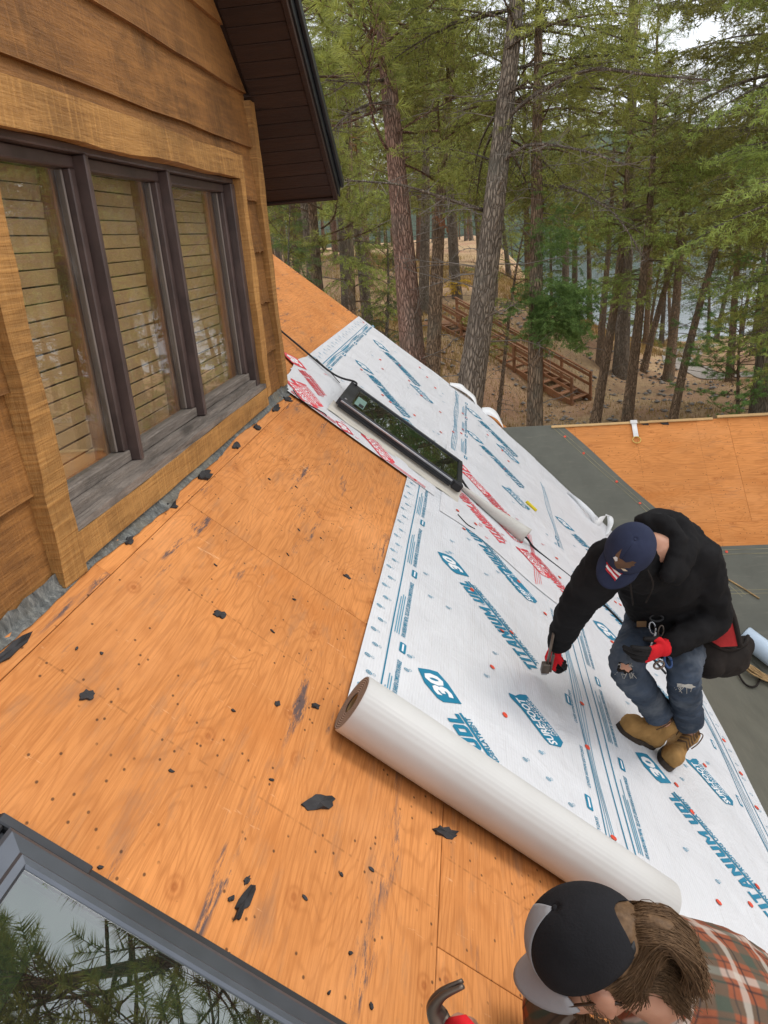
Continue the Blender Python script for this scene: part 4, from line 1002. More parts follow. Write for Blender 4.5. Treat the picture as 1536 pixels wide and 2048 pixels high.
for i in range(nn+1):
    x = -1100+2200*i/nn
    for k, (d, f) in enumerate(((520, 0), (640, .55), (820, 1.0), (1100, .9))): V.append((x*(1+.15*k), d+40*sin(x*.004), -9+f*(62+22*sin(x*.006+1)+12*sin(x*.017)+5*sin(x*.05)+random.uniform(-2, 2))))
for i in range(nn):
    for k in range(3): a = i*4+k; F.append((a, a+4, a+5, a+1))
tag(obj('far_hills', V, F, MAT['far_slope'], smooth=True), kind='structure')
# lakeside path
V = []; F = []; pth = spline([(22, 30, 0), (14, 34.5, 0), (11.6, 39, 0), (12.6, 46, 0), (17, 56, 0)], 14)
for i, p in enumerate(pth):
    q = pth[min(i+1, len(pth)-1)]-pth[max(i-1, 0)]; s_ = Vector((q.y, -q.x, 0)).normalized()*(.9+.15*sin(i*.7))
    for k in range(5): a = p+s_*(k/2-1); V.append((a.x, a.y, float(zg(a.x, a.y))+.035))
for i in range(len(pth)-1):
    for k in range(4): a = i*5+k; F.append((a, a+1, a+6, a+5))
tag(obj('path', V, F, MAT['gravel'], smooth=True), kind='structure')
# stones and dry grass that nobody could count
V = []; F = []
for _ in range(2600):
    x, y = random.uniform(-6, 11), random.uniform(13, 40); r = random.choice((.03, .05, .05, .08, .13)); z = float(zg(x, y)); b = len(V)
    q = [(1, 0, 0), (0, 1, 0), (-1, 0, 0), (0, -1, 0), (0, 0, .8), (0, 0, -.5)]
    V += [(x+a*r*random.uniform(.6, 1.2), y+c*r*random.uniform(.6, 1.2), z+.4*r+d*r*.7) for a, c, d in q]
    F += [(b+i, b+(i+1) % 4, b+4) for i in range(4)]+[(b+(i+1) % 4, b+i, b+5) for i in range(4)]
tag(fast_obj('ground_stones', V, F, MAT['rock']), 'loose grey stones scattered over the forest floor', 'stones', kind='stuff')
def grass(n, xr, yr, hmax, name, label, mat, cond=None):
    P = []; 
    x = RNG.uniform(*xr, n*3); y = RNG.uniform(*yr, n*3)
    den = np.sin(x*.8+1)*np.cos(y*.5)+np.sin(x*.31+y*.27)+RNG.normal(0, .5, n*3); keep = den > .1
    if cond is not None: keep &= cond(x, y)
    x = x[keep][:n]; y = y[keep][:n]; k = len(x); z = zg(x, y)
    h = RNG.uniform(.4, 1, k)*hmax; a = RNG.uniform(0, 2*pi, k); lean = RNG.uniform(.2, .8, k)*h; w_ = .008+h*.03
    dx, dy = np.cos(a), np.sin(a); A = np.stack([x-dy*w_, y+dx*w_, z-.02], 1); B = np.stack([x+dy*w_, y-dx*w_, z-.02], 1); T = np.stack([x+dx*lean, y+dy*lean, z+h], 1)
    V = np.stack([A, B, T], 1).reshape(-1, 3); F = np.arange(3*k).reshape(-1, 3)
    return tag(fast_obj(name, V, F, mat), label, 'grass', kind='stuff')
grass(42000, (-10, 16), (20, 62), .34, 'dry_grass', 'dry yellow grass on the bank around the stairs', MAT['dry_grass'], lambda x, y: ((x-4.9)*(-.81)+(y-28.3)*.588 > 3))
grass(16000, (0, 14), (14, 34), .16, 'short_grass', 'short dry grass on the flat below the stairs', MAT['dry_grass'])

# ---- wooden stairs on the bank
A = Vector((.15, 32.1, 0)); B = Vector((5.0, 28.45, 0)); A.z = float(zg(A.x, A.y))+.25; B.z = float(zg(B.x, B.y))+.06
dirh = Vector((B.x-A.x, B.y-A.y, 0)); Lh = dirh.length; dirh.normalize(); perp = Vector((-dirh.y, dirh.x, 0)); slope = (B.z-A.z)/Lh
st = tag(empty('staircase', (B.x, B.y, B.z)), 'reddish wooden stairs with railings climbing the forest bank', 'stairs')
SW = MAT['stair_wood']
def beam(name, p, q, w_, h, parent, up=Vector((0, 0, 1))):
    t = (q-p); L = t.length; t.normalize(); s_ = t.cross(up).normalized(); n_ = s_.cross(t)
    M = Matrix((( t.x, s_.x, n_.x, p.x), (t.y, s_.y, n_.y, p.y), (t.z, s_.z, n_.z, p.z), (0, 0, 0, 1)))
    return box(name, (0, -w_/2, -h/2), (L, w_/2, h/2), SW, parent, .006, M)
W2 = .62
at_ = lambda t, s_, h=0.0: A+dirh*(Lh*t)+perp*s_+Vector((0, 0, slope*Lh*t+h))
for s_ in (-W2, W2):
    beam('stringer', at_(0, s_), at_(1, s_), .06, .26, st)
    beam('top_rail', at_(-.01, s_, .98), at_(1.0, s_, .98), .10, .05, st); beam('rail', at_(0, s_, .84), at_(1.0, s_, .84), .045, .10, st); beam('rail', at_(0, s_, .52), at_(1.0, s_, .52), .045, .10, st)
    for k in range(6): t = k/5; beam('post', at_(t, s_*1.09, -.25), at_(t, s_*1.09, 1.0), .09, .09, st, up=dirh)
for k in range(15):
    t = (k+.5)/15; p = at_(t, 0, .06); beam('tread', p-perp*W2*.98, p+perp*W2*.98, .27, .04, st)
Lp = A - dirh*1.0
box('landing', (Lp.x-1.0, Lp.y-.7, A.z-.08), (Lp.x+.9, Lp.y+.7, A.z+.02), SW, st, .01)

# ================================================================== trees
def bark_mat(name, c0, c1, c2):
    m = NT(name); c = m.coord(scale=(1, 1, .20), rnd=21.0); wv = m.n('ShaderNodeVectorMath', operation='MULTIPLY_ADD'); nz_ = m.n('ShaderNodeTexNoise'); nz_.inputs['Scale'].default_value = 9; m.l(c, nz_.inputs['Vector']); m.l(nz_.outputs['Color'], wv.inputs[0]); wv.inputs[1].default_value = (.10, .10, .10); m.l(c, wv.inputs[2]); v = m.vor(wv.outputs[0], 27.0, 'DISTANCE_TO_EDGE'); n = m.noise(c, 7, 5, .65); n2 = m.noise(m.coord(rnd=4.0), 1.2, 3)
    col = m.mix(m.ramp(n, [(.3, 0.0), (.7, 1.0)]), c0, c1); col = m.mix(m.ramp(v, [(.0, .75), (.13, 0.0)]), col, c2)
    col = m.mix(m.ramp(n2, [(.5, 0.0), (.72, .6)]), col, (.17, .165, .13))
    MAT[name] = m.fin(col, .9, m.bump(m.math('ADD', m.ramp(v, [(.0, 0.0), (.22, 1.0)]), m.math('MULTIPLY', n, .6)), 1.0, .035), spec=.15)
bark_mat('bark_red', (.27, .15, .105), (.44, .28, .21), (.07, .04, .032))
bark_mat('bark_grey', (.19, .15, .115), (.34, .275, .21), (.06, .046, .036))
bark_mat('bark_brown', (.23, .15, .095), (.39, .27, .175), (.06, .04, .028))
simple('dead_twig', (.25, .215, .18), .9, var=.3)
def leaf_mat(name, a, b, dead=0.0):
    m = NT(name); n = m.noise(m.coord('Object'), 1.3, 3, .6); n2 = m.noise(m.coord('Object'), 7, 2); rd = m.rand()
    col = m.mix(m.ramp(n, [(.3, 0.0), (.7, 1.0)]), a, b); col = m.mix(m.ramp(n2, [(.42, 0.0), (.68, .85)]), col, tuple(x*1.55 for x in b))
    hsv = m.n('ShaderNodeHueSaturation'); m.l(m.math('MULTIPLY_ADD', rd, .05, .470), hsv.inputs['Hue']); m.l(m.math('MULTIPLY_ADD', rd, .65, .70), hsv.inputs['Value']); m.l(col, hsv.inputs['Color']); col = hsv.outputs[0]
    m.fin(col, .6, spec=.25); tr = m.n('ShaderNodeBsdfTranslucent'); m.l(col, tr.inputs[0]); mx = m.n('ShaderNodeMixShader'); mx.inputs[0].default_value = .36
    m.l(m.b.outputs[0], mx.inputs[1]); m.l(tr.outputs[0], mx.inputs[2]); m.l(mx.outputs[0], m.o.inputs[0]); MAT[name] = m.m
leaf_mat('needles_fir', (.130, .165, .045), (.32, .35, .092)); leaf_mat('needles_pine', (.165, .19, .055), (.36, .37, .10)); leaf_mat('needles_dark', (.075, .115, .04), (.15, .20, .065)); leaf_mat('needles_fresh', (.085, .15, .045), (.17, .265, .075))
leaf_mat('needles_dead', (.36, .17, .05), (.50, .27, .09)); leaf_mat('leaves_yellow', (.50, .36, .04), (.70, .52, .06))

def needles_along(P0, P1, n, ln, wd, spread, droop=0.0, rng=RNG):
    """n needle triangles along segments P0->P1 (arrays m x 3)"""
    m = len(P0); t = rng.uniform(0.05, 1.05, (m, n)); base = P0[:, None]+(P1-P0)[:, None]*t[..., None]
    ax = (P1-P0); ax /= np.linalg.norm(ax, axis=1, keepdims=True)+1e-9; ax = np.repeat(ax[:, None], n, 1)
    rv = rng.normal(size=(m, n, 3)); rv[..., 2] *= .6; rv -= ax*(rv*ax).sum(-1, keepdims=True); rv /= np.linalg.norm(rv, axis=-1, keepdims=True)+1e-9
    d = ax*(1-spread)+rv*spread; d[..., 2] -= droop; d /= np.linalg.norm(d, axis=-1, keepdims=True)
    L = ln*rng.uniform(.6, 1.2, (m, n, 1)); sd = np.cross(d, rng.normal(size=(m, n, 3))); sd /= np.linalg.norm(sd, axis=-1, keepdims=True)+1e-9
    V = np.stack([base-sd*wd/2, base+sd*wd/2, base+d*L], 2).reshape(-1, 3); return V
def branch_fir(L, rng, dens=1.0, droop=.25, ln=.075, wd=.012):
    wd = wd*(ln/.075)**1.3
    """flat drooping spray; returns needle triangles, and stick segments with radii"""
    ns = 7; t = np.linspace(0, 1, ns+1); bx = L*t; bz = -droop*L*t**1.6 + .10*L*np.sin(t*2.2); by = .05*L*np.sin(t*3+rng.uniform(0, 6))
    ctr = np.stack([bx, by, bz], 1); f = lambda u: np.stack([np.interp(u, t, ctr[:, k]) for k in range(3)], -1)
    nt_ = int(26*dens*max(.6, L/1.6)); u = np.sort(rng.uniform(.14, 1.0, nt_)); s = np.where(np.arange(nt_) % 2, 1, -1)
    P0 = f(u); tl = L*(.42*(1-u)**.8+.09)*rng.uniform(.6, 1.15, nt_); a = rng.uniform(.7, 1.1, nt_)
    d = np.stack([np.cos(a), s*np.sin(a), rng.normal(-.22, .2, nt_)], 1); P1 = P0+d*tl[:, None]; P1[:, 2] -= .25*tl
    # second order twiglets
    q0, q1 = [], []
    for i in range(nt_):
        k = max(2, int(tl[i]/.10)); v = rng.uniform(.2, 1, k); b = P0[i]+(P1[i]-P0[i])*v[:, None]; ss = rng.choice((-1, 1), k)
        aa = a[i]*s[i]+ss*rng.uniform(.5, .9, k); l2 = tl[i]*.42*(1.1-v)*rng.uniform(.6, 1.2, k)+.03
        q0.append(b); q1.append(b+np.stack([np.cos(aa), np.sin(aa), rng.normal(-.35, .25, k)], 1)*l2[:, None])
    q0 = np.concatenate(q0+[P0]); q1 = np.concatenate(q1+[P1]); n = 9
    V = needles_along(q0, q1, n, ln, wd, .62, .15, rng)
    sticks = [(ctr[i], ctr[i+1], .014*L*(1-t[i])+.003) for i in range(ns)] + [(P0[i], P1[i], .004) for i in range(0, nt_, 2)]
    return V, sticks
def branch_pine(L, rng, dens=1.0, droop=.1, ln=.17, wd=.011):
    """ponderosa limb: bare, curving, needle bursts at upturned tips"""
    ns = 7; t = np.linspace(0, 1, ns+1); ctr = np.stack([L*t, .12*L*np.sin(t*3+rng.uniform(0, 6)), -droop*L*t+.22*L*t**2.4], 1)
    f = lambda u: np.stack([np.interp(u, t, ctr[:, k]) for k in range(3)], -1)
    nt_ = int(11*dens*max(.6, L/1.6)); u = rng.uniform(.35, 1.0, nt_); P0 = f(u); a = rng.normal(0, .8, nt_); tl = L*rng.uniform(.12, .32, nt_)
    P1 = P0+np.stack([np.cos(a), np.sin(a), rng.uniform(-.1, .6, nt_)], 1)*tl[:, None]
    d = P1-P0; d /= np.linalg.norm(d, axis=1, keepdims=True); S0 = P1-d*.11; S1 = P1+d*.05
    V = needles_along(S0, S1, 46, ln, wd, .66, .05, rng)
    sticks = [(ctr[i], ctr[i+1], .013*L*(1-t[i])+.004) for i in range(ns)]+[(P0[i], P1[i], .006) for i in range(nt_)]
    return V, sticks
def rotz(a): c, s = np.cos(a), np.sin(a); return np.array([[c, -s, 0], [s, c, 0], [0, 0, 1]])
def roty(a): c, s = np.cos(a), np.sin(a); return np.array([[c, 0, s], [0, 1, 0], [-s, 0, c]])
def sticks_mesh(S):
    P = np.array([s[0] for s in S]); Q_ = np.array([s[1] for s in S]); r = np.array([s[2] for s in S])[:, None]
    d = Q_-P; d /= np.linalg.norm(d, axis=1, keepdims=True)+1e-9; a = np.cross(d, np.array([.3, .5, .81])); a /= np.linalg.norm(a, axis=1, keepdims=True)+1e-9; b = np.cross(d, a); n = len(S)
    ring = [(a*np.cos(k*2*pi/3)+b*np.sin(k*2*pi/3)) for k in range(3)]
    V = np.stack([P+ring[k]*r for k in range(3)]+[Q_+ring[k]*r*.65 for k in range(3)], 1).reshape(-1, 3); I = (np.arange(n)*6)[:, None]
    F = np.concatenate([I+np.array([[k, (k+1) % 3, 3+(k+1) % 3, 3+k]]) for k in range(3)]); return V, F
def crown(kind, H, hb, Lmax, nb, seed, dens=1.0, top=1.0, droop=None, ln=None):
    rng = np.random.default_rng(seed); fn = branch_fir if kind == 'fir' else branch_pine; kw = {}
    if droop is not None: kw['droop'] = droop
    if ln: kw['ln'] = ln
    protos = [fn(1.6, rng, dens, **kw) for _ in range(5)]; NV = []; ST = []
    for i in range(nb):
        t = (i+rng.uniform(0, 1))/nb; h = hb+(H-hb)*t**.9; prof = (1-t)**.75*(.55+.45*min(1, t*5)) if kind == 'fir' else (.55+.6*math.sin(min(1, t*1.05)*pi)**.7)*(1-.35*t)
        L = Lmax*prof*rng.uniform(.65, 1.15)+.25; V, S = protos[rng.integers(5)]; k = L/1.6
        Rm = rotz(rng.uniform(0, 2*pi)) @ roty(rng.uniform(-.35, .25) - (.35*t if kind == 'fir' else .2)); Rm = Rm @ np.diag([1, rng.choice((-1, 1)), 1])
        NV.append((V*k) @ Rm.T+np.array([0, 0, h])); ST += [((Rm @ (a*k))+[0, 0, h], (Rm @ (b*k))+[0, 0, h], r*k) for a, b, r in S]
    return np.concatenate(NV), ST
def trunk_data(H, r0, seed, seg=12, nz=26, bend=.25, rtop=.18):
    rng = random.Random(seed); ph = rng.uniform(0, 6); V = []; F = []
    for i in range(nz+1):
        t = i/nz; z = -.5+(H+.5)*t; r = r0*((1-t)*(1-rtop)+rtop*(1-t*.8))*(1+.35*math.exp(-(z+.2)/.5 if z > -.2 else 0)); cx = bend*(sin(t*5+ph)-sin(ph))*t; cy = bend*(cos(t*4+ph)-cos(ph))*t
        for k in range(seg): a = 2*pi*k/seg; rr = r*(1+.07*sin(3*a+ph+z*.6)+rng.gauss(0, .018)); V.append((cx+rr*cos(a), cy+rr*sin(a), z))
    for i in range(nz):
        for k in range(seg): F.append((i*seg+k, i*seg+(k+1) % seg, (i+1)*seg+(k+1) % seg, (i+1)*seg+k))
    return np.array(V), np.array(F)
def mk_mesh(name, V, F, mat, smooth=False):
    o = fast_obj(name, V, F, mat, None, smooth); me = o.data; bpy.data.objects.remove(o); return me
def dead_sticks(h0, h1, n, L, seed, r=.012):
    rng = np.random.default_rng(seed); S = []
    for _ in range(n):
        h = rng.uniform(h0, h1); a = rng.uniform(0, 2*pi); l_ = L*rng.uniform(.4, 1.2); p = np.array([0, 0, h]); d = np.array([cos(a), sin(a), rng.uniform(-.1, .35)]); k = 6
        for j in range(k):
            q = p+d*l_/k; S.append((p, q, r*(1-j/k)+.003))
            if j > 1:
                for _ in range(2): e = d+rng.normal(0, .7, 3); S.append((q, q+e/np.linalg.norm(e)*l_*.22*rng.uniform(.5, 1.2), .004))
            p = q; d = d+rng.normal(0, .16, 3)+np.array([0, 0, -.07]); d /= np.linalg.norm(d)
    return S
PROTO = {}
def proto(key, kind, H, r0, hb, Lmax, nb, bark, leaf, seed, dens=1.0, dead=14, bend=.25, droop=None, ln=None, deadL=1.1):
    tv, tf = trunk_data(H, r0, seed, bend=bend); nv, S = crown(kind, H, hb, Lmax, nb, seed, dens, droop=droop, ln=ln)
    # follow the trunk's bend
    cz = np.linspace(-.5, H, 27); cxs = tv.reshape(27, -1, 3).mean(1)
    sh = lambda P: P+np.stack([np.interp(P[:, 2].clip(-.5, H), cxs[:, 2], cxs[:, 0]), np.interp(P[:, 2].clip(-.5, H), cxs[:, 2], cxs[:, 1]), np.zeros(len(P))], 1)
    sv, sf = sticks_mesh(S); D = {'trunk': mk_mesh('trunk', tv, tf, MAT[bark], True), 'crown': mk_mesh('crown', sh(nv), np.arange(len(nv)).reshape(-1, 3), MAT[leaf]), 'limbs': mk_mesh('limbs', sh(sv), sf, MAT[bark])}
    if dead: dv, df = sticks_mesh(dead_sticks(max(1.2, hb*.35), hb+1.5, dead, deadL, seed+5)); D['dead_branches'] = mk_mesh('dead_branches', sh(dv), df, MAT['dead_twig'])
    PROTO[key] = D
proto('fir_a', 'fir', 17, .26, 4.6, 3.2, 74, 'bark_grey', 'needles_fir', 11, 1.0)
proto('fir_b', 'fir', 15, .20, 4.2, 2.8, 70, 'bark_brown', 'needles_fir', 12, 1.0)
proto('fir_low', 'fir', 12, .15, 1.0, 2.4, 84, 'bark_grey', 'needles_dark', 13, .9, dead=0)
proto('pine_a', 'pine', 18, .27, 5.5, 2.9, 60, 'bark_red', 'needles_pine', 14, 1.5)
proto('pine_b', 'pine', 15.5, .19, 5.0, 2.4, 60, 'bark_brown', 'needles_pine', 15, 1.5)
proto('slim', 'fir', 14, .12, 5.6, 1.9, 50, 'bark_brown', 'needles_fir', 16, .9, dead=24, bend=.4)
for k_, a_ in dict(far_fir=('fir', 16, .24, 4.6, 3.0, 62, 'bark_grey', 'needles_fir', 31), far_slim=('fir', 14, .15, 5.0, 2.2, 48, 'bark_brown', 'needles_fir', 32), far_pine=('pine', 17, .22, 5.2, 2.7, 52, 'bark_red', 'needles_pine', 33)).items(): proto(k_, *a_, dens=.42 if a_[0] == 'fir' else .8, dead=10, ln=.13 if a_[0] == 'fir' else .24)
proto('near_fir', 'fir', 17, .26, 7.4, 3.0, 60, 'bark_grey', 'needles_fir', 21, 1.0, dead=22, deadL=1.5, bend=.10)
proto('near_slim', 'fir', 16, .20, 7.0, 2.5, 56, 'bark_brown', 'needles_fir', 22, 1.0, dead=20, deadL=1.3, bend=.12)
proto('near_pine', 'pine', 18, .27, 7.6, 2.8, 56, 'bark_red', 'needles_pine', 23, 1.6, dead=18, deadL=1.4, bend=.10)
proto('young_pine', 'pine', 6.5, .07, .4, 1.25, 70, 'bark_brown', 'needles_fresh', 17, 1.1, dead=0, bend=.08, ln=.15)
def tree(name, key, x, y, label, lean=(0, 0), rz=0.0, s=1.0, sz=None, cat='tree', group=None, z=None, skip=(), rk=1.0):
    z = float(zg(x, y))-.05 if z is None else z
    o = tag(empty(name, (x, y, z)), label, cat, group); o.scale = (s*rk, s*rk, sz or s)
    o.rotation_euler = (Matrix.Rotation(lean[0], 3, 'Y') @ Matrix.Rotation(-lean[1], 3, 'X') @ Matrix.Rotation(rz, 3, 'Z')).to_euler()
    for k, me in PROTO[key].items():
        if k not in skip:
            c = link(bpy.data.objects.new(k, me), o)
            if k in ('dead_branches', 'crown', 'limbs'): c['kind'] = 'stuff'
    return o
def at(px, py, dep):
    """point seen at photo pixel (px, py) at a given depth, used once to set the trees out on the ground"""
    d = r2*((px-768)/1540)+u2*(-(py-1024)/1540)+fwd; return CAM+d*dep
def tree_px(name, key, pxy0, pxy1, dep, label, rad=None, **k):
    """tree whose trunk runs from the lower pixel to the upper one at the given distance"""
    a = at(*pxy0, dep); b = at(*pxy1, dep); t = (b-a).normalized(); k0 = (float(zg(a.x, a.y))-a.z)/t.z
    p = a+t*k0; g = float(zg(p.x, p.y)); p = a+t*((g-a.z)/t.z)
    return tree(name, key, p.x, p.y, label, lean=(math.atan2(t.x, t.z), math.atan2(t.y, t.z)), z=g-.1, **k)
tree_px('pine_tree', 'near_pine', (815, 640), (770, 200), 14.5, 'reddish-barked pine trunk nearest the dormer eave', s=1.0, rz=.6, rk=1.15)
tree_px('fir_tree', 'near_slim', (867, 700), (890, 200), 17.5, 'slender grey trunk between the reddish pine and the thick leaning trunk', rz=2.0, s=1.0, rk=1.12)
tree_px('fir_tree', 'near_fir', (938, 770), (1004, 200), 12.5, 'thickest grey trunk leaning right in front of the stairs', rz=1.1, s=1.0, rk=1.12)
tE = tree_px('fir_tree', 'near_slim', (1070, 820), (1085, 250), 13.5, 'dark trunk wrapped by a bushy green clump, right of thick trunk', rz=4.0, s=1.0, rk=.9)
tree_px('slim_tree', 'slim', (1003, 810), (1050, 560), 19, 'thin leaning sapling trunk between the two big trunks', rz=.3, s=.62, rk=1.0)
tree_px('slim_tree', 'slim', (1190, 845), (1240, 540), 24, 'pale leaning trunk, leftmost of three behind the ridge', rz=1.0, s=1.1, rk=1.25)
tree_px('fir_tree', 'fir_b', (1252, 845), (1288, 500), 23, 'middle one of three leaning trunks behind the ridge', rz=2.4, s=.95, rk=.95)
tree_px('slim_tree', 'slim', (1345, 840), (1412, 480), 22.5, 'rightmost of three leaning trunks behind the ridge', rz=3.4, s=1.0, rk=1.2)
tree_px('pine_tree', 'pine_b', (1200, 710), (1210, 500), 33, 'short reddish trunk between stairs foot and lake', rz=.2, s=.9)
tree_px('fir_tree', 'fir_b', (1338, 740), (1362, 540), 34, 'dark red-brown trunk beside the gravel path', rz=.9, s=1.0, rk=1.2)
tree_px('slim_tree', 'slim', (1285, 745), (1325, 560), 35, 'slim leaning trunk just left of the path trunk', rz=1.9, s=1.0, rk=1.4)
tree_px('fir_tree', 'fir_b', (703, 600), (690, 300), 22, 'thin trunk under the tip of the dormer eave', rz=5.0, s=1.0, rk=.75)
tree_px('young_pine', 'young_pine', (1478, 830), (1484, 600), 21, 'young bushy pine at the right behind the ridge', rz=0.0, s=.82, rk=1.25)
tree_px('fir_tree', 'fir_low', (600, 700), (596, 500), 17, 'dark green young fir below the dormer eave', rz=0.4, s=.62, rk=1.1)
tree_px('fir_tree', 'fir_low', (765, 690), (765, 500), 23, 'dark low fir left of the reddish pine', rz=2.4, s=.6)
# big light crowns that hang into the right of the view
for i, (x, y, key, rz, s, lb) in enumerate(((6.9, 13.2, 'fir_a', .3, .92, 'light green fir crown hanging in from the right edge'), (8.6, 18.0, 'fir_b', 1.3, 1.0, 'light green fir standing past the right edge behind the young pine'),
        (7.4, 14.6, 'fir_b', 2.2, .95, 'full fir crown hanging in beside the right edge'), (9.8, 24.5, 'fir_a', 3.0, .9, 'tall fir behind the hanging right crown'), (-2.6, 19, 'pine_b', 1.0, 1.0, 'pine behind the dormer eave'), (10.5, 10.5, 'pine_a', 2.0, 1.2, 'tall pine past the right edge mirrored in the large skylight'), (12.5, 15.5, 'fir_a', .8, 1.2, 'tall fir past the right edge mirrored in the large skylight'), (11.0, 8.5, 'near_pine', 4.0, 1.25, 'tall red pine past the right edge mirrored in the skylight'), (8.4, 15.6, 'fir_a', 5.0, 1.0, 'tall fir whose limbs fill the upper right'), (8.9, 21.5, 'fir_a', 1.4, 1.25, 'tall dense fir behind the hanging right crowns'), (7.4, 34, 'fir_a', 2.7, 1.3, 'tall fir rising above the path'), (11.5, 28, 'fir_a', 4.4, 1.25, 'tall fir at the far right above the young pine'))):
    tree('fir_tree' if 'fir' in key else 'pine_tree', key, x, y, lb, rz=rz, s=s)
# the wood behind
rr = random.Random(5); placed = []
def far_ok(x, y, dmin): return all((x-a)**2+(y-b)**2 > dmin*dmin for a, b in placed)
cnt = 0
def wood_tree(key, x, y, az, far):
    kind = 'fir' if 'fir' in key else 'pine' if 'pine' in key else 'slim'
    zone = 'under the dormer eave' if az < radians(-6) else 'left of the thick trunk' if az < radians(0) else 'behind the stairs' if az < radians(7) else 'on the lake shore' if az < radians(19) else 'past the right picture edge'
    look = {'fir': 'green fir', 'pine': 'red-barked pine', 'slim': 'slim brown fir'}[kind]
    lb = '%s %s %s' % ('distant' if far else 'nearer', look, zone)
    tree(kind+'_tree', key, x, y, lb, lean=(rr.gauss(.02, .04), rr.gauss(0, .03)), rz=rr.uniform(0, 6), s=rr.uniform(.75, 1.1), group='conifers of the wood behind: '+lb)
for _ in range(4000):
    y = 24+86*rr.random()**1.05; az = radians(rr.uniform(-21, 48)); x = 1.17+y*tan(az)
    if y > 68 and az > radians(3): continue
    if -4 < x < 8.5 and 22 < y < 37: continue
    if y < 34 and radians(-6) < az < radians(15): continue
    if 7 < x < 18 and 30 < y < 47 and rr.random() < .8: continue
    if az > radians(8) and y > 34 and rr.random() < .15: continue
    if not far_ok(x, y, 2.7+y*.025): continue
    placed.append((x, y)); cnt += 1; far = y > 36
    key = rr.choice(['far_fir', 'far_slim', 'far_pine', 'far_slim', 'far_fir'] if far else ['fir_a', 'fir_b', 'fir_b', 'pine_b', 'slim', 'slim'])
    wood_tree(key, x, y, az, far)
    if cnt >= 78: break
for az_, y in ((-11, 25), (-7.5, 30), (-9, 37), (-3.5, 36), (-1, 42), (1.5, 38.5), (4, 44), (6.5, 44), (12, 46), (17.5, 33), (20, 26)):
    x = 1.17+y*tan(radians(az_)); placed.append((x, y)); wood_tree(rr.choice(['near_fir', 'near_slim', 'near_fir']), x, y, radians(az_), False)
for _ in range(900):
    y = rr.uniform(44, 125); az = radians(rr.uniform(-22, 3.5)); x = 1.17+y*tan(az)
    if not far_ok(x, y, 2.6): continue
    placed.append((x, y)); cnt += 1; wood_tree(rr.choice(['far_fir', 'far_fir', 'far_slim', 'far_pine']), x, y, az, True)
    if cnt >= 140: break
# bushy clump on the dark trunk
V1_, S1_ = [], []
rng = np.random.default_rng(77); pr = [branch_fir(.8, rng, 1.2, droop=.55, ln=.07) for _ in range(4)]
tEm = tE.matrix_basis if False else Matrix.LocRotScale(tE.location, tE.rotation_euler, (1, 1, 1)); tinv = tEm.inverted()
for cxp, cyp, n_, rad in ((1112, 600, 95, .66), (1118, 640, 55, .55), (1105, 490, 40, .42), (1112, 430, 22, .40)):
    c = tinv @ at(cxp, cyp, 13.15)
    for _ in range(n_):
        V, S = pr[rng.integers(4)]; k = rad*rng.uniform(.6, 1.1)/.8; Rm = rotz(rng.uniform(0, 6.28)) @ roty(rng.uniform(-.7, .6)); o_ = np.array([c.x, c.y, c.z])+rng.normal(0, .16, 3); V1_.append((V*k) @ Rm.T+o_); S1_ += [((Rm @ (a*k))+o_, (Rm @ (b*k))+o_, r*k) for a, b, r in S]
NV = np.concatenate(V1_); me = mk_mesh('leafy_clump', NV, np.arange(len(NV)).reshape(-1, 3), MAT['needles_fresh']); o = link(bpy.data.objects.new('leafy_clump', me), tE); o['label'] = 'bushy fresh green clump on the trunk'
o.scale = (1/tE.scale[0], 1/tE.scale[1], 1/tE.scale[2])
# rusty dead sprays and a yellow bush
def spray_thing(name, px_, py_, dep, n_, rad, mat, label, cat, gr=False):
    c = at(px_, py_, dep)
    if gr: c.z = float(zg(c.x, c.y))+rad*.8
    Vs = []; SS = []
    for _ in range(n_):
        V, S = pr[rng.integers(4)]; k = rad*rng.uniform(.5, 1.1)/.8; Rm = rotz(rng.uniform(0, 6.28)) @ roty(rng.uniform(-.8, .6)); o_ = np.array(c)+rng.normal(0, rad*.35, 3)*np.array([1, 1, .5]); Vs.append((V*k) @ Rm.T+o_); SS += [((Rm @ (a*k))+o_, (Rm @ (b*k))+o_, r*k) for a, b, r in S]
    e_ = tag(empty(name, (c.x, c.y, c.z)), label, cat); NV = np.concatenate(Vs)
    fast_obj('foliage', NV, np.arange(len(NV)).reshape(-1, 3), MAT[mat], e_); sv, sf = sticks_mesh(SS); fast_obj('twigs', sv, sf, MAT['dead_twig'], e_)['kind'] = 'stuff'; return e_
spray_thing('dead_branch', 880, 430, 16.6, 9, .30, 'needles_dead', 'rusty orange dead spray on the slender grey trunk', 'branch')
spray_thing('dead_branch', 715, 280, 15.5, 4, .22, 'needles_dead', 'rusty dead spray beside the dormer eave tip', 'branch')
spray_thing('yellow_bush', 905, 520, 40, 16, .9, 'leaves_yellow', 'small yellow autumn shrub behind the slender trunk', 'shrub', True)
spray_thing('low_bush', 760, 620, 24, 14, .8, 'needles_fresh', 'green bush at the foot of the reddish pine', 'shrub', True)
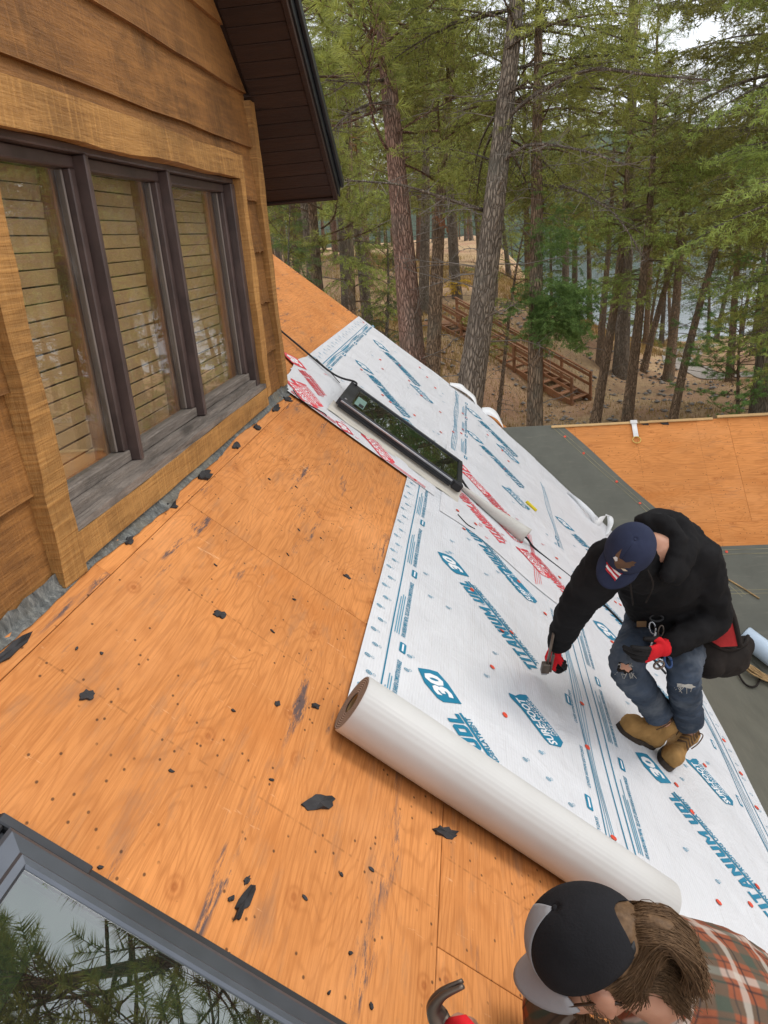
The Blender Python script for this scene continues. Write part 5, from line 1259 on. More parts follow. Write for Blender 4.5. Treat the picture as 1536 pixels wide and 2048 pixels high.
# long bare limbs reaching across the view
def limb(pts, dep, r, label, name='bare_limb', seed=1):
    rng = np.random.default_rng(seed); P = spline([at(a, b, d) for a, b, d in pts], 8); n = len(P); V, F = tube_data(P, [r*(1-.8*i/n)+.004 for i in range(n)], 6)
    S = []
    for i in range(3, n):
        for _ in range(2):
            d = rng.normal(0, 1, 3); d[2] = d[2]*.5-.25; d /= np.linalg.norm(d); q = np.array(P[i]); l_ = rng.uniform(.15, .5); S.append((q, q+d*l_, .006)); S.append((q+d*l_, q+d*l_+rng.normal(0, .15, 3), .004))
    e_ = tag(empty(name, P[0]), label, 'branch'); obj('limb', V, F, MAT['bark_grey'], e_, True); sv, sf = sticks_mesh(S); fast_obj('twigs', sv, sf, MAT['dead_twig'], e_)['kind'] = 'stuff'; return e_
limb([(1010, 240, 12.5), (1070, 190, 12), (1180, 140, 11.5), (1300, 150, 11), (1420, 160, 10.5)], 0, .035, 'long grey limb reaching right from the thick trunk, upper', seed=2)
limb([(995, 330, 12.5), (1060, 290, 12), (1160, 300, 11.6), (1250, 330, 11)], 0, .03, 'grey limb reaching right from the thick trunk, lower', seed=3)
limb([(965, 420, 12.5), (900, 400, 12.2), (800, 370, 12), (690, 360, 12)], 0, .028, 'long thin limb reaching left from the thick trunk', seed=4)
limb([(1085, 370, 13.5), (1150, 380, 13), (1230, 430, 12.5), (1290, 520, 12)], 0, .024, 'drooping limb right of the dark trunk', seed=5)
limb([(770, 160, 14.5), (720, 165, 14), (650, 160, 13.8)], 0, .03, 'short bare limb left of the reddish pine, upper', seed=6)
limb([(780, 205, 14.5), (735, 210, 14), (690, 235, 13.6), (665, 260, 13.4)], 0, .03, 'pale bare limb left of the reddish pine, lower', seed=7)

for i, (px_, dep, lb) in enumerate(((1150, 52, 'green shrub on the shore left of the reddish trunk'), (1235, 56, 'green shrub on the shore behind the leaning trunks'), (1310, 50, 'green shrub on the shore beside the path'), (1400, 46, 'green shrub right of the path'), (1500, 40, 'broad green shrub behind the young pine'))):
    spray_thing('shore_shrub', px_, 640, dep, 16, 1.3, 'needles_fir', lb, 'shrub', True)
for i, (az_, y) in enumerate(((7.2, 54), (10.2, 58), (13.0, 56), (16, 52), (18.8, 45), (5.6, 52))):
    wood_tree('fir_low' if i % 2 else 'far_fir', 1.17+y*tan(radians(az_)), y, radians(az_), True)
# ================================================================== people
def ell_data(c, rad, M3=None, nu=16, nv=10):
    V = []; F = []
    M3 = M3 or Matrix.Identity(3); c = Vector(c)
    for j in range(nv+1):
        ph = -pi/2+pi*j/nv
        for i in range(nu): th = 2*pi*i/nu; V.append(c+M3 @ Vector((rad[0]*cos(ph)*cos(th), rad[1]*cos(ph)*sin(th), rad[2]*sin(ph))))
    for j in range(nv):
        for i in range(nu): F.append((j*nu+i, j*nu+(i+1) % nu, (j+1)*nu+(i+1) % nu, (j+1)*nu+i))
    return V, F
def limb_data(P, R, n=6, seg=14, ell=None, ref=None):
    """closed tapered limb through points with rounded ends"""
    C_ = spline(P, n); m = len(C_); t = np.linspace(0, len(R)-1, m); rr = list(np.interp(t, range(len(R)), R))
    el = None
    if ell: el = [(float(np.interp(x, range(len(ell)), [e[0] for e in ell])), float(np.interp(x, range(len(ell)), [e[1] for e in ell]))) for x in t]
    d0 = (C_[0]-C_[1]).normalized(); d1 = (C_[-1]-C_[-2]).normalized()
    C_ = [C_[0]+d0*rr[0]*.75, C_[0]+d0*rr[0]*.5]+C_+[C_[-1]+d1*rr[-1]*.5, C_[-1]+d1*rr[-1]*.75]; rr = [rr[0]*.35, rr[0]*.8]+rr+[rr[-1]*.8, rr[-1]*.35]
    if el: el = [el[0]]*2+el+[el[-1]]*2
    return tube_data(C_, rr, seg, ell=el, ref=ref)
def fuse(name, shapes, voxel, mat, parent=None, smooth=6, fold=None, base=None, factor=.6):
    """one continuous skin over overlapping closed shapes"""
    V = []; F = []
    for v, f in shapes:
        b = len(V); V += list(v); F += [tuple(b+i for i in q) for q in f]
    o = obj('tmp', V, F, None, None, base=(0, 0, 0))
    bm = bmesh.new(); bm.from_mesh(o.data); bmesh.ops.recalc_face_normals(bm, faces=bm.faces); bm.to_mesh(o.data); bm.free()
    r = o.modifiers.new('r', 'REMESH'); r.mode = 'VOXEL'; r.voxel_size = voxel
    if smooth: sm = o.modifiers.new('s', 'SMOOTH'); sm.factor = factor; sm.iterations = smooth
    dg = bpy.context.evaluated_depsgraph_get(); me = bpy.data.meshes.new_from_object(o.evaluated_get(dg)); bpy.data.objects.remove(o)
    if fold:
        n = len(me.vertices); co = np.empty(n*3); no = np.empty(n*3); me.vertices.foreach_get('co', co); me.vertices.foreach_get('normal', no); co = co.reshape(-1, 3); no = no.reshape(-1, 3)
        co = co+no*fold(co)[:, None]; me.vertices.foreach_set('co', co.ravel()); me.update()
    off = wl(parent) if parent else Vector(base if base is not None else (0, 0, 0)); me.transform(Matrix.Translation(-off)); me.name = name
    for m_ in (mat if isinstance(mat, (list, tuple)) else [mat]): me.materials.append(m_)
    me.polygons.foreach_set('use_smooth', [True]*len(me.polygons))
    ob = bpy.data.objects.new(name, me); COL.objects.link(ob)
    if parent: ob.parent = parent
    else: ob.location = off
    WL[ob.name] = off; return ob
from mathutils import noise as mnoise
def folds(amp, scale, st=(1, 1, 1), seed=0.0, ridge=True):
    def f(co):
        out = np.empty(len(co))
        for i, c in enumerate(co):
            v = mnoise.noise(Vector((c[0]*st[0]*scale+seed, c[1]*st[1]*scale, c[2]*st[2]*scale)))
            out[i] = (1-2*abs(v))*amp if ridge else v*amp
        return out
    return f
def fabric(name, col, sc=400., var=.25, bump=.3, rough=.9, patch=None):
    m = NT(name); c = m.coord(); n = m.noise(c, sc, 2); b = m.noise(c, 7, 4, .6); cr = m.noise(m.coord(scale=(1, 1, .5)), 26, 4, .6, .5)
    cc = m.mix(m.ramp(b, [(.3, 0.0), (.7, 1.0)]), tuple(x*(1-var) for x in col), tuple(min(1, x*(1+var)) for x in col))
    if patch: cc = m.mix(m.ramp(m.noise(c, 5, 4, .65), [(.48, 0.0), (.68, .8)]), cc, patch)
    MAT[name] = m.fin(cc, rough, m.bump(cr, .35, .006, m.bump(n, bump, .001)), spec=.15); return MAT[name]
fabric('hoodie', (.0105, .010, .0105), var=.35); fabric('denim', (.045, .060, .085), 600., .4, patch=(.125, .140, .16)); fabric('cap_navy', (.026, .032, .062), 500., .2)
fabric('cap_black', (.016, .016, .018), 260., .2, 1.0); fabric('cap_grey', (.30, .30, .31), 500., .12); fabric('bag_black', (.020, .016, .014), 120., .4); fabric('red_cloth', (.26, .018, .018), 200., .3)
fabric('glove_red', (.62, .018, .025), 700., .2); fabric('glove_black', (.016, .015, .015), 200., .3, .5, .7); fabric('strap_tan', (.20, .12, .06), 200., .3)
fabric('boot_tan', (.36, .205, .072), 150., .3, .4, .75, patch=(.22, .125, .05)); simple('sole', (.045, .032, .022), .8, var=.4); simple('lace', (.13, .075, .04), .9, var=.3); simple('beak', (.62, .50, .35), .8); simple('eagle_brown', (.15, .08, .045), .9, var=.3, nscale=120)
fabric('thread', (.42, .40, .36)); fabric('flag_red', (.45, .03, .04)); fabric('flag_white', (.70, .68, .66)); fabric('flag_blue', (.05, .08, .26))
def skin_mat():
    m = NT('skin'); c = m.coord(); n = m.noise(c, 14, 4); n2 = m.noise(c, 220, 2); cc = m.mix(m.ramp(n, [(.3, 0.0), (.7, 1.0)]), (.42, .20, .125), (.54, .29, .19))
    MAT['skin'] = m.fin(cc, .5, m.bump(n2, .12, .001), spec=.4, Subsurface_Weight=.12); m.b.inputs['Subsurface Radius'].default_value = (.012, .005, .003)
    m = NT('hair'); c = m.coord(scale=(1, 1, 1)); n = m.noise(c, 90, 3); MAT['hair'] = m.fin(m.mix(n, (.045, .024, .012), (.20, .115, .055)), .6, m.bump(n, .6, .003), spec=.25)
    m = NT('plaid'); c = m.coord(); sx = m.n('ShaderNodeSeparateXYZ'); m.l(c, sx.inputs[0])
    def st(o_, per, lo, hi, ph=0.0):
        f = m.math('FRACT', m.math('ADD', m.math('DIVIDE', o_, per), ph)); return m.ramp(f, [(lo, 0.0), (lo+.04, 1.0), (hi, 1.0), (hi+.04, 0.0)])
    a, b = sx.outputs[0], sx.outputs[1]; col = m.mix(m.noise(c, 30, 3), (.19, .055, .026), (.29, .095, .05))
    for o_ in (a, b):
        col = m.mix(m.math('MULTIPLY', st(o_, .105, .05, .30), .62), col, (.035, .075, .058)); col = m.mix(m.math('MULTIPLY', st(o_, .105, .55, .70), .55), col, (.46, .42, .36))
        col = m.mix(m.math('MULTIPLY', st(o_, .105, .80, .84), .8), col, (.02, .02, .022)); col = m.mix(m.math('MULTIPLY', st(o_, .105, .40, .43), .7), col, (.03, .03, .03))
    MAT['plaid'] = m.fin(col, .9, m.bump(m.noise(c, 500, 2), .3, .001, m.bump(m.noise(c, 20, 4), .4, .008)), spec=.15)
skin_mat(); simple('tortoise', (.05, .025, .012), .3, var=.5, nscale=120); glass_mat('lens_amber', (.75, .52, .30), 1.5)
simple('eye_white', (.6, .58, .55), .3); simple('iris', (.03, .02, .015), .2)

def head_frame(center, F_, U_):
    F_ = (r2*F_[0]+u2*F_[1]-fwd*F_[2]).normalized(); U_ = (r2*U_[0]+u2*U_[1]-fwd*U_[2]); U_ = (U_-F_*U_.dot(F_)).normalized(); R_ = F_.cross(U_)
    return Matrix(((R_.x, F_.x, U_.x, center.x), (R_.y, F_.y, U_.y, center.y), (R_.z, F_.z, U_.z, center.z), (0, 0, 0, 1)))
def tfm(M, sh): return ([M @ Vector(v) for v in sh[0]], sh[1])
def head_shapes(M, neck):
    L = [ell_data((0, -.012, .032), (.075, .096, .094)), ell_data((0, .035, -.04), (.058, .062, .075)), ell_data((0, .062, -.098), (.030, .026, .022)), ell_data((0, .092, -.022), (.012, .022, .022)), ell_data((0, .108, -.034), (.0155, .013, .011)),
         ell_data((0, .078, .020), (.052, .022, .012)), ell_data((-.036, .062, -.036), (.026, .026, .026)), ell_data((.036, .062, -.036), (.026, .026, .026)), ell_data((0, .082, -.068), (.024, .014, .012)), ell_data((0, .03, -.075), (.054, .05, .035))]
    for s in (-1, 1):
        L += [ell_data((s*.078, -.008, -.008), (.010, .020, .032)), ell_data((s*.082, -.016, .006), (.008, .018, .020)), ell_data((s*.079, .000, -.034), (.008, .010, .012))]
    L = [tfm(M, s) for s in L]; L.append(limb_data([M @ Vector((0, -.03, -.03)), M @ Vector((0, -.045, -.10)), neck], [.058, .057, .062])); return L
def eyes(M, parent):
    for s in (-1, 1):
        v, f = tfm(M, ell_data((s*.031, .081, -.002), (.0115, .0115, .0115))); e = obj('eye', v, f, MAT['eye_white'], parent, True)
        v, f = tfm(M, ell_data((s*.031, .0895, -.003), (.0055, .0045, .0055), nu=10, nv=6)); obj('iris', v, f, MAT['iris'], parent, True)
CR = (.090, .106, .098)
def cap_pt(az, el, k=1.0):
    """az from the front, el from the band to the button"""
    r_ = cos(el)**.82; return Vector((sin(az)*r_*CR[0]*k, (cos(az)*r_*CR[1])*k-.008, .042+CR[2]*sin(el)*k*(1+.03*cos(az)*cos(el))))
def make_cap(M, parent, m_dome, m_front, m_brim, opening=False, curve=.020, blen=.075):
    cap = empty('cap', M.translation, parent); NA, NE = 48, 14
    def patch(name, a0, a1, mat, k=1.0):
        na = max(3, int((a1-a0)/(2*pi)*NA)); V = []; F = []
        for i in range(na+1):
            for j in range(NE+1):
                az = a0+(a1-a0)*i/na; el = (pi/2)*j/NE*.985; kk = k
                if opening and abs(abs(az)-pi) < .55 and el < .62*(1-((abs(az)-pi)/.55)**2): el = .62*(1-((abs(az)-pi)/.55)**2)+j*.001
                V.append(M @ cap_pt(az, el, kk*(1-.006*math.exp(-((az % (pi/3))/.05)**2))))
        for i in range(na):
            for j in range(NE): a = i*(NE+1)+j; F.append((a, a+NE+1, a+NE+2, a+1))
        o = obj(name, V, F, mat, cap, True); s = o.modifiers.new('s', 'SOLIDIFY'); s.thickness = .0025; return o
    if m_front is m_dome: patch('crown_panel', 0, 2*pi, m_dome)
    else: patch('crown_panel', .62, 2*pi-.62, m_dome); patch('front_panel', -.63, .63, m_front, 1.006)
    V = []; F = []; nb, nl = 22, 8
    for i in range(nb+1):
        az = -1.05+2.10*i/nb; e0 = cap_pt(az, 0.0, 1.0); w_ = cos(az/1.05*pi/2)**.55
        for j in range(nl+1):
            t = j/nl; q = e0+Vector((sin(az)*.25, cos(az)*.9+.1, 0))*blen*w_*t; q.z = .042-.010*t - curve*1.6*(abs(q.x)/.085)**2*(.4+.6*t)-.012*t; V.append(M @ q)
    for i in range(nb):
        for j in range(nl): a = i*(nl+1)+j; F.append((a, a+nl+1, a+nl+2, a+1))
    b = obj('brim', V, F, m_brim, cap, True); s = b.modifiers.new('s', 'SOLIDIFY'); s.thickness = .004
    v, f = tfm(M, ell_data((0, -.008, .042+CR[2]), (.007, .007, .005), nu=10, nv=6)); obj('button', v, f, m_dome, cap, True)
    V = []; F = []
    if opening:
        for i in range(17):
            az = pi-.62+1.24*i/16
            for e in (.0, .16): V.append(M @ cap_pt(az, e, 1.02))
        for i in range(16): F.append((2*i, 2*i+1, 2*i+3, 2*i+2))
        o = obj('strap', V, F, MAT['black_rubber'], cap, True); s = o.modifiers.new('s', 'SOLIDIFY'); s.thickness = .003
    for k in range(6):
        az = pi/6+k*pi/3; tube('seam', [M @ cap_pt(az, e, 1.004) for e in np.linspace(.02, 1.5, 10)], .0013, m_dome, cap, 5)
    return cap
def hand_shapes(wrist, d, nrm, curl, side, s=1.0, thumb=(.6, .5), spread=.10):
    """wrist point, finger direction, back-of-hand normal; curl per finger (4); side=+1 thumb on d x nrm side"""
    d = d.normalized(); nrm = (nrm-d*nrm.dot(d)).normalized(); a = d.cross(nrm)*side; S = []
    pc = [wrist, wrist+d*.045*s, wrist+d*.09*s]; S.append(tube_data([wrist-d*.01*s, wrist+d*.02*s, wrist+d*.06*s, wrist+d*.088*s, wrist+d*.098*s], [.028*s, .036*s, .042*s, .042*s, .030*s], 14, ref=a, ell=[(1, .62), (1, .46), (1, .38), (1, .34), (.9, .3)]))
    for k in range(4):
        off = (1.5-k)*.0205*s; L = (.040, .045, .042, .033)[k]*s; p = wrist+d*(.090-(.004 if k in (0, 3) else 0))*s+a*off; r = (.0098, .0102, .0098, .0088)[k]*s
        dd = (d+a*spread*(1.5-k)*.5).normalized(); P = [p-dd*.025*s, p]; ang = 0
        for j, (f_, l_) in enumerate(((.8, 1.0), (1.0, .68), (.7, .52))):
            ang += curl[k]*f_; v = dd*cos(ang)-nrm*sin(ang); P.append(P[-1]+v*L*l_)
        S.append(limb_data(P, [r*1.05, r*1.05, r, r*.95, r*.85], 4, 10))
    t0 = wrist+d*.025*s+a*.026*s-nrm*.004*s; v1 = (d*.62+a*.70-nrm*thumb[0]*.6).normalized(); v2 = (d*.95+a*(.15-thumb[1]*.4)-nrm*thumb[1]).normalized()
    S.append(limb_data([t0-v1*.015*s, t0+v1*.034*s, t0+v1*.034*s+v2*.030*s, t0+v1*.034*s+v2*.054*s], [.016*s, .0125*s, .011*s, .0092*s], 4, 10)); return S
def glove(name, wrist, d, nrm, curl, side, parent, s=1.0, arm=None, **k):
    S = hand_shapes(wrist, d, nrm, curl, side, s, **k); dn = d.normalized()
    S.append(limb_data([wrist-(arm if arm is not None else dn)*.045*s, wrist+dn*.012*s], [.034*s, .031*s], 4, 12))
    o = fuse(name, S, .0042, [MAT['glove_red'], MAT['glove_black']], parent, 3)
    nn = (nrm-dn*nrm.dot(dn)).normalized(); me = o.data; off = wl(parent); idx = []
    for p in me.polygons:
        c = p.center+off-wrist; x = c.dot(dn); z = c.dot(nn); idx.append(1 if (x > .096*s or (z < -.011*s and x > .03*s)) else 0)
    me.polygons.foreach_set('material_index', idx); return o

# ------------------------------------------------ the roofer with the hammer tacker
j = dict(pel=at(1345, 1235, 3.62), belly=at(1338, 1205, 3.48), chest=at(1322, 1140, 3.24), neck=at(1312, 1092, 3.10), shR=at(1222, 1122, 3.06), shL=at(1398, 1112, 3.20),
         elR=at(1150, 1215, 3.24), wrR=at(1112, 1296, 3.42), elL=at(1428, 1235, 3.34), wrL=at(1330, 1296, 3.20), hipR=at(1298, 1240, 3.60), hipL=at(1378, 1250, 3.66), knR=at(1252, 1332, 3.26), knL=at(1366, 1345, 3.30))
b1h, b1t = Vector((3.225, 2.535)), Vector((3.165, 2.315)); b2h, b2t = Vector((3.34, 2.685)), Vector((3.115, 2.575))
def boot_pt(h, t, s, side, up):
    dd = (t-h); q = h+dd*s; pr_ = Vector((dd.y, -dd.x)).normalized()*side; return RP(q.x+pr_.x, q.y+pr_.y, up+.012)
anR = boot_pt(b1h, b1t, .20, 0, .14); anL = boot_pt(b2h, b2t, .20, 0, .14)
worker = fuse('person', head_shapes(head_frame(at(1254, 1108, 2.99), (-.56, -.68, .22), (.06, .56, .80)), j['neck']) + [limb_data([j['neck'], j['chest'], j['belly'], j['pel']], [.07, .115, .11, .11]), limb_data([j['shR'], j['elR'], j['wrR']], [.045, .038, .026]), limb_data([j['shL'], j['elL'], j['wrL']], [.045, .038, .026]),
    limb_data([j['chest'], j['shR']], [.08, .05]), limb_data([j['chest'], j['shL']], [.08, .05]), limb_data([j['hipR'], j['knR'], anR], [.055, .042, .032]), limb_data([j['hipL'], j['knL'], anL], [.055, .042, .032]), limb_data([j['pel'], j['hipR']], [.085, .055]), limb_data([j['pel'], j['hipL']], [.085, .055])],
    .0065, MAT['skin'], None, 5, base=RP(3.25, 2.6))
tag(worker, 'person in black hoodie, navy cap and ripped jeans bending to tack down the sheet', 'person')
HM = head_frame(at(1254, 1108, 2.99), (-.56, -.68, .22), (.06, .56, .80))
eyes(HM, worker)
cap1 = make_cap(HM, worker, MAT['cap_navy'], MAT['cap_navy'], MAT['cap_navy'], curve=.016)
# embroidered eagle over a flag on the front of the cap
def cap_poly(M, pts, mat, name, k=1.012, par=cap1):
    """flat print coordinates (x to the wearer's left, y up, metres) wrapped on the front of the cap"""
    bm = bmesh.new(); bm.faces.new([bm.verts.new((x, y, 0)) for x, y in pts]); bmesh.ops.triangulate(bm, faces=bm.faces[:])
    for _ in range(2): bmesh.ops.subdivide_edges(bm, edges=[e for e in bm.edges if e.calc_length() > .006], cuts=1, use_grid_fill=True)
    bm.verts.index_update(); FF = [tuple(v.index for v in f.verts) for f in bm.faces]; pts = [(v.co.x, v.co.y) for v in bm.verts]; bm.free(); V = []
    for x, y in pts:
        x *= 1.35; y *= 1.3
        if y < 0: e0 = cap_pt(-x/CR[0]*.9, 0, k); t_ = min(1, -y/.075); q = e0+Vector((0, -y, 0)); q.z = .042+.0045-.022*t_-.016*1.6*(abs(q.x)/.085)**2*(.4+.6*t_); V.append(M @ q)
        else: V.append(M @ cap_pt(-x/CR[0]*.95, y/CR[2]*1.0, k))
    return obj(name, V, FF, mat, par)
R_ = random.Random(3)
for k in range(7):
    y0 = .020-.0062*k; sh_ = .004*k; cap_poly(HM, [(-.050+sh_, y0+.006), (-.026+sh_, y0+.004), (.000+sh_*.6, y0-.002), (.026-sh_*.3, y0-.006), (.026-sh_*.3, y0-.0118), (.000+sh_*.6, y0-.0078), (-.026+sh_, y0-.0018), (-.050+sh_, y0+.0002)], MAT['flag_red'] if k % 2 == 0 else MAT['flag_white'], 'emblem_stripe', 1.016)
cap_poly(HM, [(-.054, .056), (-.024, .050), (-.026, .024), (-.050, .028)], MAT['flag_blue'], 'emblem_field', 1.012)
for a in range(3):
    for b in range(3): x, y = -.047+.008*a, .032+.008*b; cap_poly(HM, [(x-.0015, y), (x, y-.0018), (x+.0015, y), (x, y+.0018)], MAT['flag_white'], 'emblem_star', 1.018)
cap_poly(HM, [(-.028, .082), (-.018, .070), (-.010, .056), (.004, .058), (.018, .054), (.040, .062), (.054, .056), (.046, .050), (.050, .045), (.038, .042), (.038, .036), (.024, .034), (.016, .024), (.002, .018), (-.008, .026), (-.016, .038), (-.027, .056)], MAT['eagle_brown'], 'emblem_eagle', 1.032)
cap_poly(HM, [(-.022, .052), (-.014, .054), (-.008, .046), (-.012, .040), (-.018, .041), (-.026, .043)], MAT['flag_white'], 'emblem_eagle_head', 1.042)
cap_poly(HM, [(.012, .028), (.024, .030), (.034, .022), (.022, .020)], MAT['beak'], 'emblem_tail', 1.036)
# hair below the cap
fuse('hair', [tfm(HM, ell_data((0, -.030, .022), (.0765, .086, .045))), tfm(HM, ell_data((0, -.052, -.028), (.064, .056, .060)))], .006, MAT['hair'], worker, 2)
# hoodie
shd = (j['shR']-j['shL']).normalized()
bk = (at(1420, 1120, 3.5)-at(1320, 1160, 3.1)).normalized()
hood_c = at(1335, 1066, 3.10)
hs = [tube_data(spline([j['pel'], j['belly'], j['chest']+bk*.02, j['neck']+bk*.03], 6), list(np.interp(range(19), [0, 6, 12, 18], [.165, .172, .182, .082])), 20, ref=shd, ell=[(float(np.interp(i, [0, 6, 12, 18], [1.05, 1.05, 1.12, 1.15])), float(np.interp(i, [0, 6, 12, 18], [.86, .84, .80, .82]))) for i in range(19)]),
      limb_data([j['chest']+bk*.01, j['shR']], [.125, .085]), limb_data([j['chest']+bk*.02, j['shL']], [.13, .092]), limb_data([j['neck']+bk*.05, j['shL']], [.07, .085]), limb_data([j['neck']+bk*.05, j['shR']], [.062, .08]),
      limb_data([j['shR'], (j['shR']+j['elR'])/2, j['elR'], (j['elR']+j['wrR'])/2, j['wrR']-(j['wrR']-j['elR'])*.10], [.092, .083, .068, .058, .044]),
      limb_data([j['shL'], (j['shL']+j['elL'])/2+bk*.01, j['elL'], (j['elL']+j['wrL'])/2, j['wrL']-(j['wrL']-j['elL'])*.10], [.086, .078, .068, .060, .046]),
      limb_data([at(1282, 1042, 3.14), at(1324, 1048, 3.10), at(1350, 1078, 3.08), at(1350, 1118, 3.05), at(1332, 1152, 3.01)], [.024, .034, .036, .032, .024]), limb_data([at(1288, 1048, 3.12), at(1325, 1040, 3.16), at(1360, 1064, 3.16), at(1368, 1108, 3.10), at(1348, 1155, 3.04)], [.032, .05, .055, .045, .030]), limb_data([at(1325, 1050, 3.20), at(1375, 1085, 3.22)], [.07, .075])]
hoodie = fuse('hoodie', hs, .011, MAT['hoodie'], worker, 5, fold=lambda co: folds(.006, 6.5, (1, 1, 1.6), 3)(co)+folds(.0055, 17, (1, 1, 1.5), 9)(co)+folds(.0025, 40, (1, 1, 1.6), 1)(co))
for s_, (a, b, c) in enumerate((((1258, 1150, 2.93), (1262, 1180, 2.98), (1266, 1210, 3.10)), ((1295, 1140, 2.92), (1306, 1170, 2.96), (1292, 1205, 3.06)))): tube('drawstring', spline([at(*a), at(*b), at(*c)], 5), .0035, MAT['bag_black'], worker, 6)
fuse('hem_band', [tube_data([j['pel']+(j['belly']-j['pel'])*t for t in (-.15, .0, .25)], [.172, .182, .180], 24, ref=shd, ell=[(1.08, .9)]*3)], .010, MAT['hoodie'], worker, 3)
# jeans
def leg(h, k, a, r): 
    m1 = h+(k-h)*.5; m2 = k+(a-k)*.45; return limb_data([h, m1, k, m2, a+(k-a)*.24], r, 7, 18)
js = [limb_data([j['pel']+(j['belly']-j['pel'])*.2, j['pel']], [.155, .165], ell=[(1.1, .85)]*2, ref=shd, seg=18), leg(j['hipR'], j['knR'], anR, [.100, .080, .062, .058, .060]), leg(j['hipL'], j['knL'], anL, [.098, .082, .064, .060, .062]), limb_data([j['pel'], j['hipR']], [.13, .1]), limb_data([j['pel'], j['hipL']], [.13, .1])]
jeans = fuse('jeans', js, .009, MAT['denim'], worker, 4, fold=lambda co: folds(.010, 8, (1, 1, 2.4), 5)(co)+folds(.005, 22, (1, 1, 1.8), 2)(co))
# rips over both knees with frayed white threads, draped on the cloth
from mathutils.bvhtree import BVHTree
def drape(o, px_, py_, lift=.003):
    d = (at(px_, py_, 1.0)-CAM).normalized(); T = DR.setdefault(o.name, None)
    if T is None:
        off = wl(worker); T = DR[o.name] = BVHTree.FromPolygons([v.co+off for v in o.data.vertices], [tuple(p.vertices) for p in o.data.polygons])
    h = T.ray_cast(CAM, d); return (h[0]-d*lift) if h[0] is not None else None
DR = {}
def rip(cx_, cy_, rx, ry, mat, name, rot=0.0, lift=.003, n=18):
    V = []; 
    for k_ in (1.0, .5):
        for i in range(n):
            a = 2*pi*i/n; q = k_*(1+.22*sin(i*4.7)+.12*sin(i*2.3)); x, y = cos(a)*rx*q, sin(a)*ry*q; p = drape(jeans, cx_+x*cos(rot)-y*sin(rot), cy_+x*sin(rot)+y*cos(rot), lift); V.append(p)
    V.append(drape(jeans, cx_, cy_, lift))
    if any(p is None for p in V): return
    obj(name, V, [(i, (i+1) % n, n+(i+1) % n, n+i) for i in range(n)]+[(n+i, n+(i+1) % n, 2*n) for i in range(n)], mat, jeans, True)
rip(1250, 1337, 17, 11, MAT['bag_black'], 'knee_rip', .3, .002); rip(1252, 1335, 13, 7, MAT['skin'], 'knee_skin', .3, .004); rip(1372, 1372, 20, 4, MAT['thread'], 'knee_rip', .1)
for i in range(26):
    cx_, cy_ = (R_.uniform(1234, 1268), R_.choice((1328, 1346))+R_.uniform(-2, 2)) if i < 16 else (R_.uniform(1352, 1392), 1372+R_.uniform(-4, 4)); p = drape(jeans, cx_, cy_, .004); q = drape(jeans, cx_+R_.gauss(0, 6), cy_+R_.uniform(2, 12), .009)
    if p is not None and q is not None: tube('fray', [p, q], .0013, MAT['thread'], jeans, 4)
# boots
def boot(h, t, an, shaft):
    root = empty('boot', RP(h.x, h.y), worker); P = lambda s, sd, up: boot_pt(h, t, s, sd, up)
    up_sh = [limb_data([P(.12, 0, .05), P(.45, 0, .055), P(.78, 0, .045), P(.92, 0, .035)], [.048, .048, .052, .044], 6, 16), limb_data([P(.80, 0, .054), P(.93, 0, .052)], [.053, .047]), limb_data([P(.18, 0, .05), P(.19, 0, .10), an], [.046, .050, .054], 6, 16), limb_data([P(.22, 0, .10), P(.52, 0, .085), P(.72, 0, .06)], [.040, .040, .036], 6, 14), limb_data([P(.08, 0, .03), P(.08, 0, .08)], [.036, .034])]
    fuse('upper', up_sh, .0055, MAT['boot_tan'], root, 3, fold=folds(.002, 30, (1, 1, 1), 1))
    N_ = 28; V = []
    for up in (-.010, .022):
        for i in range(N_):
            a = 2*pi*i/N_; s = .52+.56*cos(a); w_ = .052*(1-.25*(1-s)*(s < .5) )*abs(sin(a))**.55*(1 if sin(a) > 0 else -1)*(1-.18*math.exp(-((s-.35)/.15)**2)); V.append(P(s, w_, up))
    obj('sole', V, [tuple(range(N_-1, -1, -1)), tuple(range(N_, 2*N_))]+[(i, (i+1) % N_, N_+(i+1) % N_, N_+i) for i in range(N_)], MAT['sole'], root)
    for i in range(6):
        s = .70-.075*i; up = .120+.013*i; tube('lace', [P(s, -.032, up-.012), P(s-.02, 0, up+.012), P(s-.035, .032, up-.008)], .0032, MAT['lace'], root, 6); tube('lace', [P(s-.035, -.032, up-.008), P(s-.02, 0, up+.014), P(s, .032, up-.012)], .0032, MAT['lace'], root, 6)
    for sd in (-1, 1): tube('lace', spline([P(.30, sd*.01, .17), P(.36, sd*.04, .19), P(.44, sd*.05, .15), P(.5, sd*.045, .11)], 4), .003, MAT['lace'], root, 5)
boot(b1h, b1t, anR, 0); boot(b2h, b2t, anL, 0)
# gloves
hd = (at(1092, 1345, 3.50)-j['wrR']); glove('glove', j['wrR'], hd, (-r2*.75+u2*.35-fwd*.55), (1.15, 1.2, 1.2, 1.2), -1, worker, 1.06, (j['wrR']-j['elR']).normalized(), thumb=(.7, .8))
hd2 = at(1275, 1318, 3.12)-j['wrL']; glove('glove', j['wrL'], hd2, (r2*.1-u2*.55-fwd*.8), (.22, .45, .6, .75), 1, worker, 1.12, (j['wrL']-j['elL']).normalized(), thumb=(.3, .5), spread=.2)
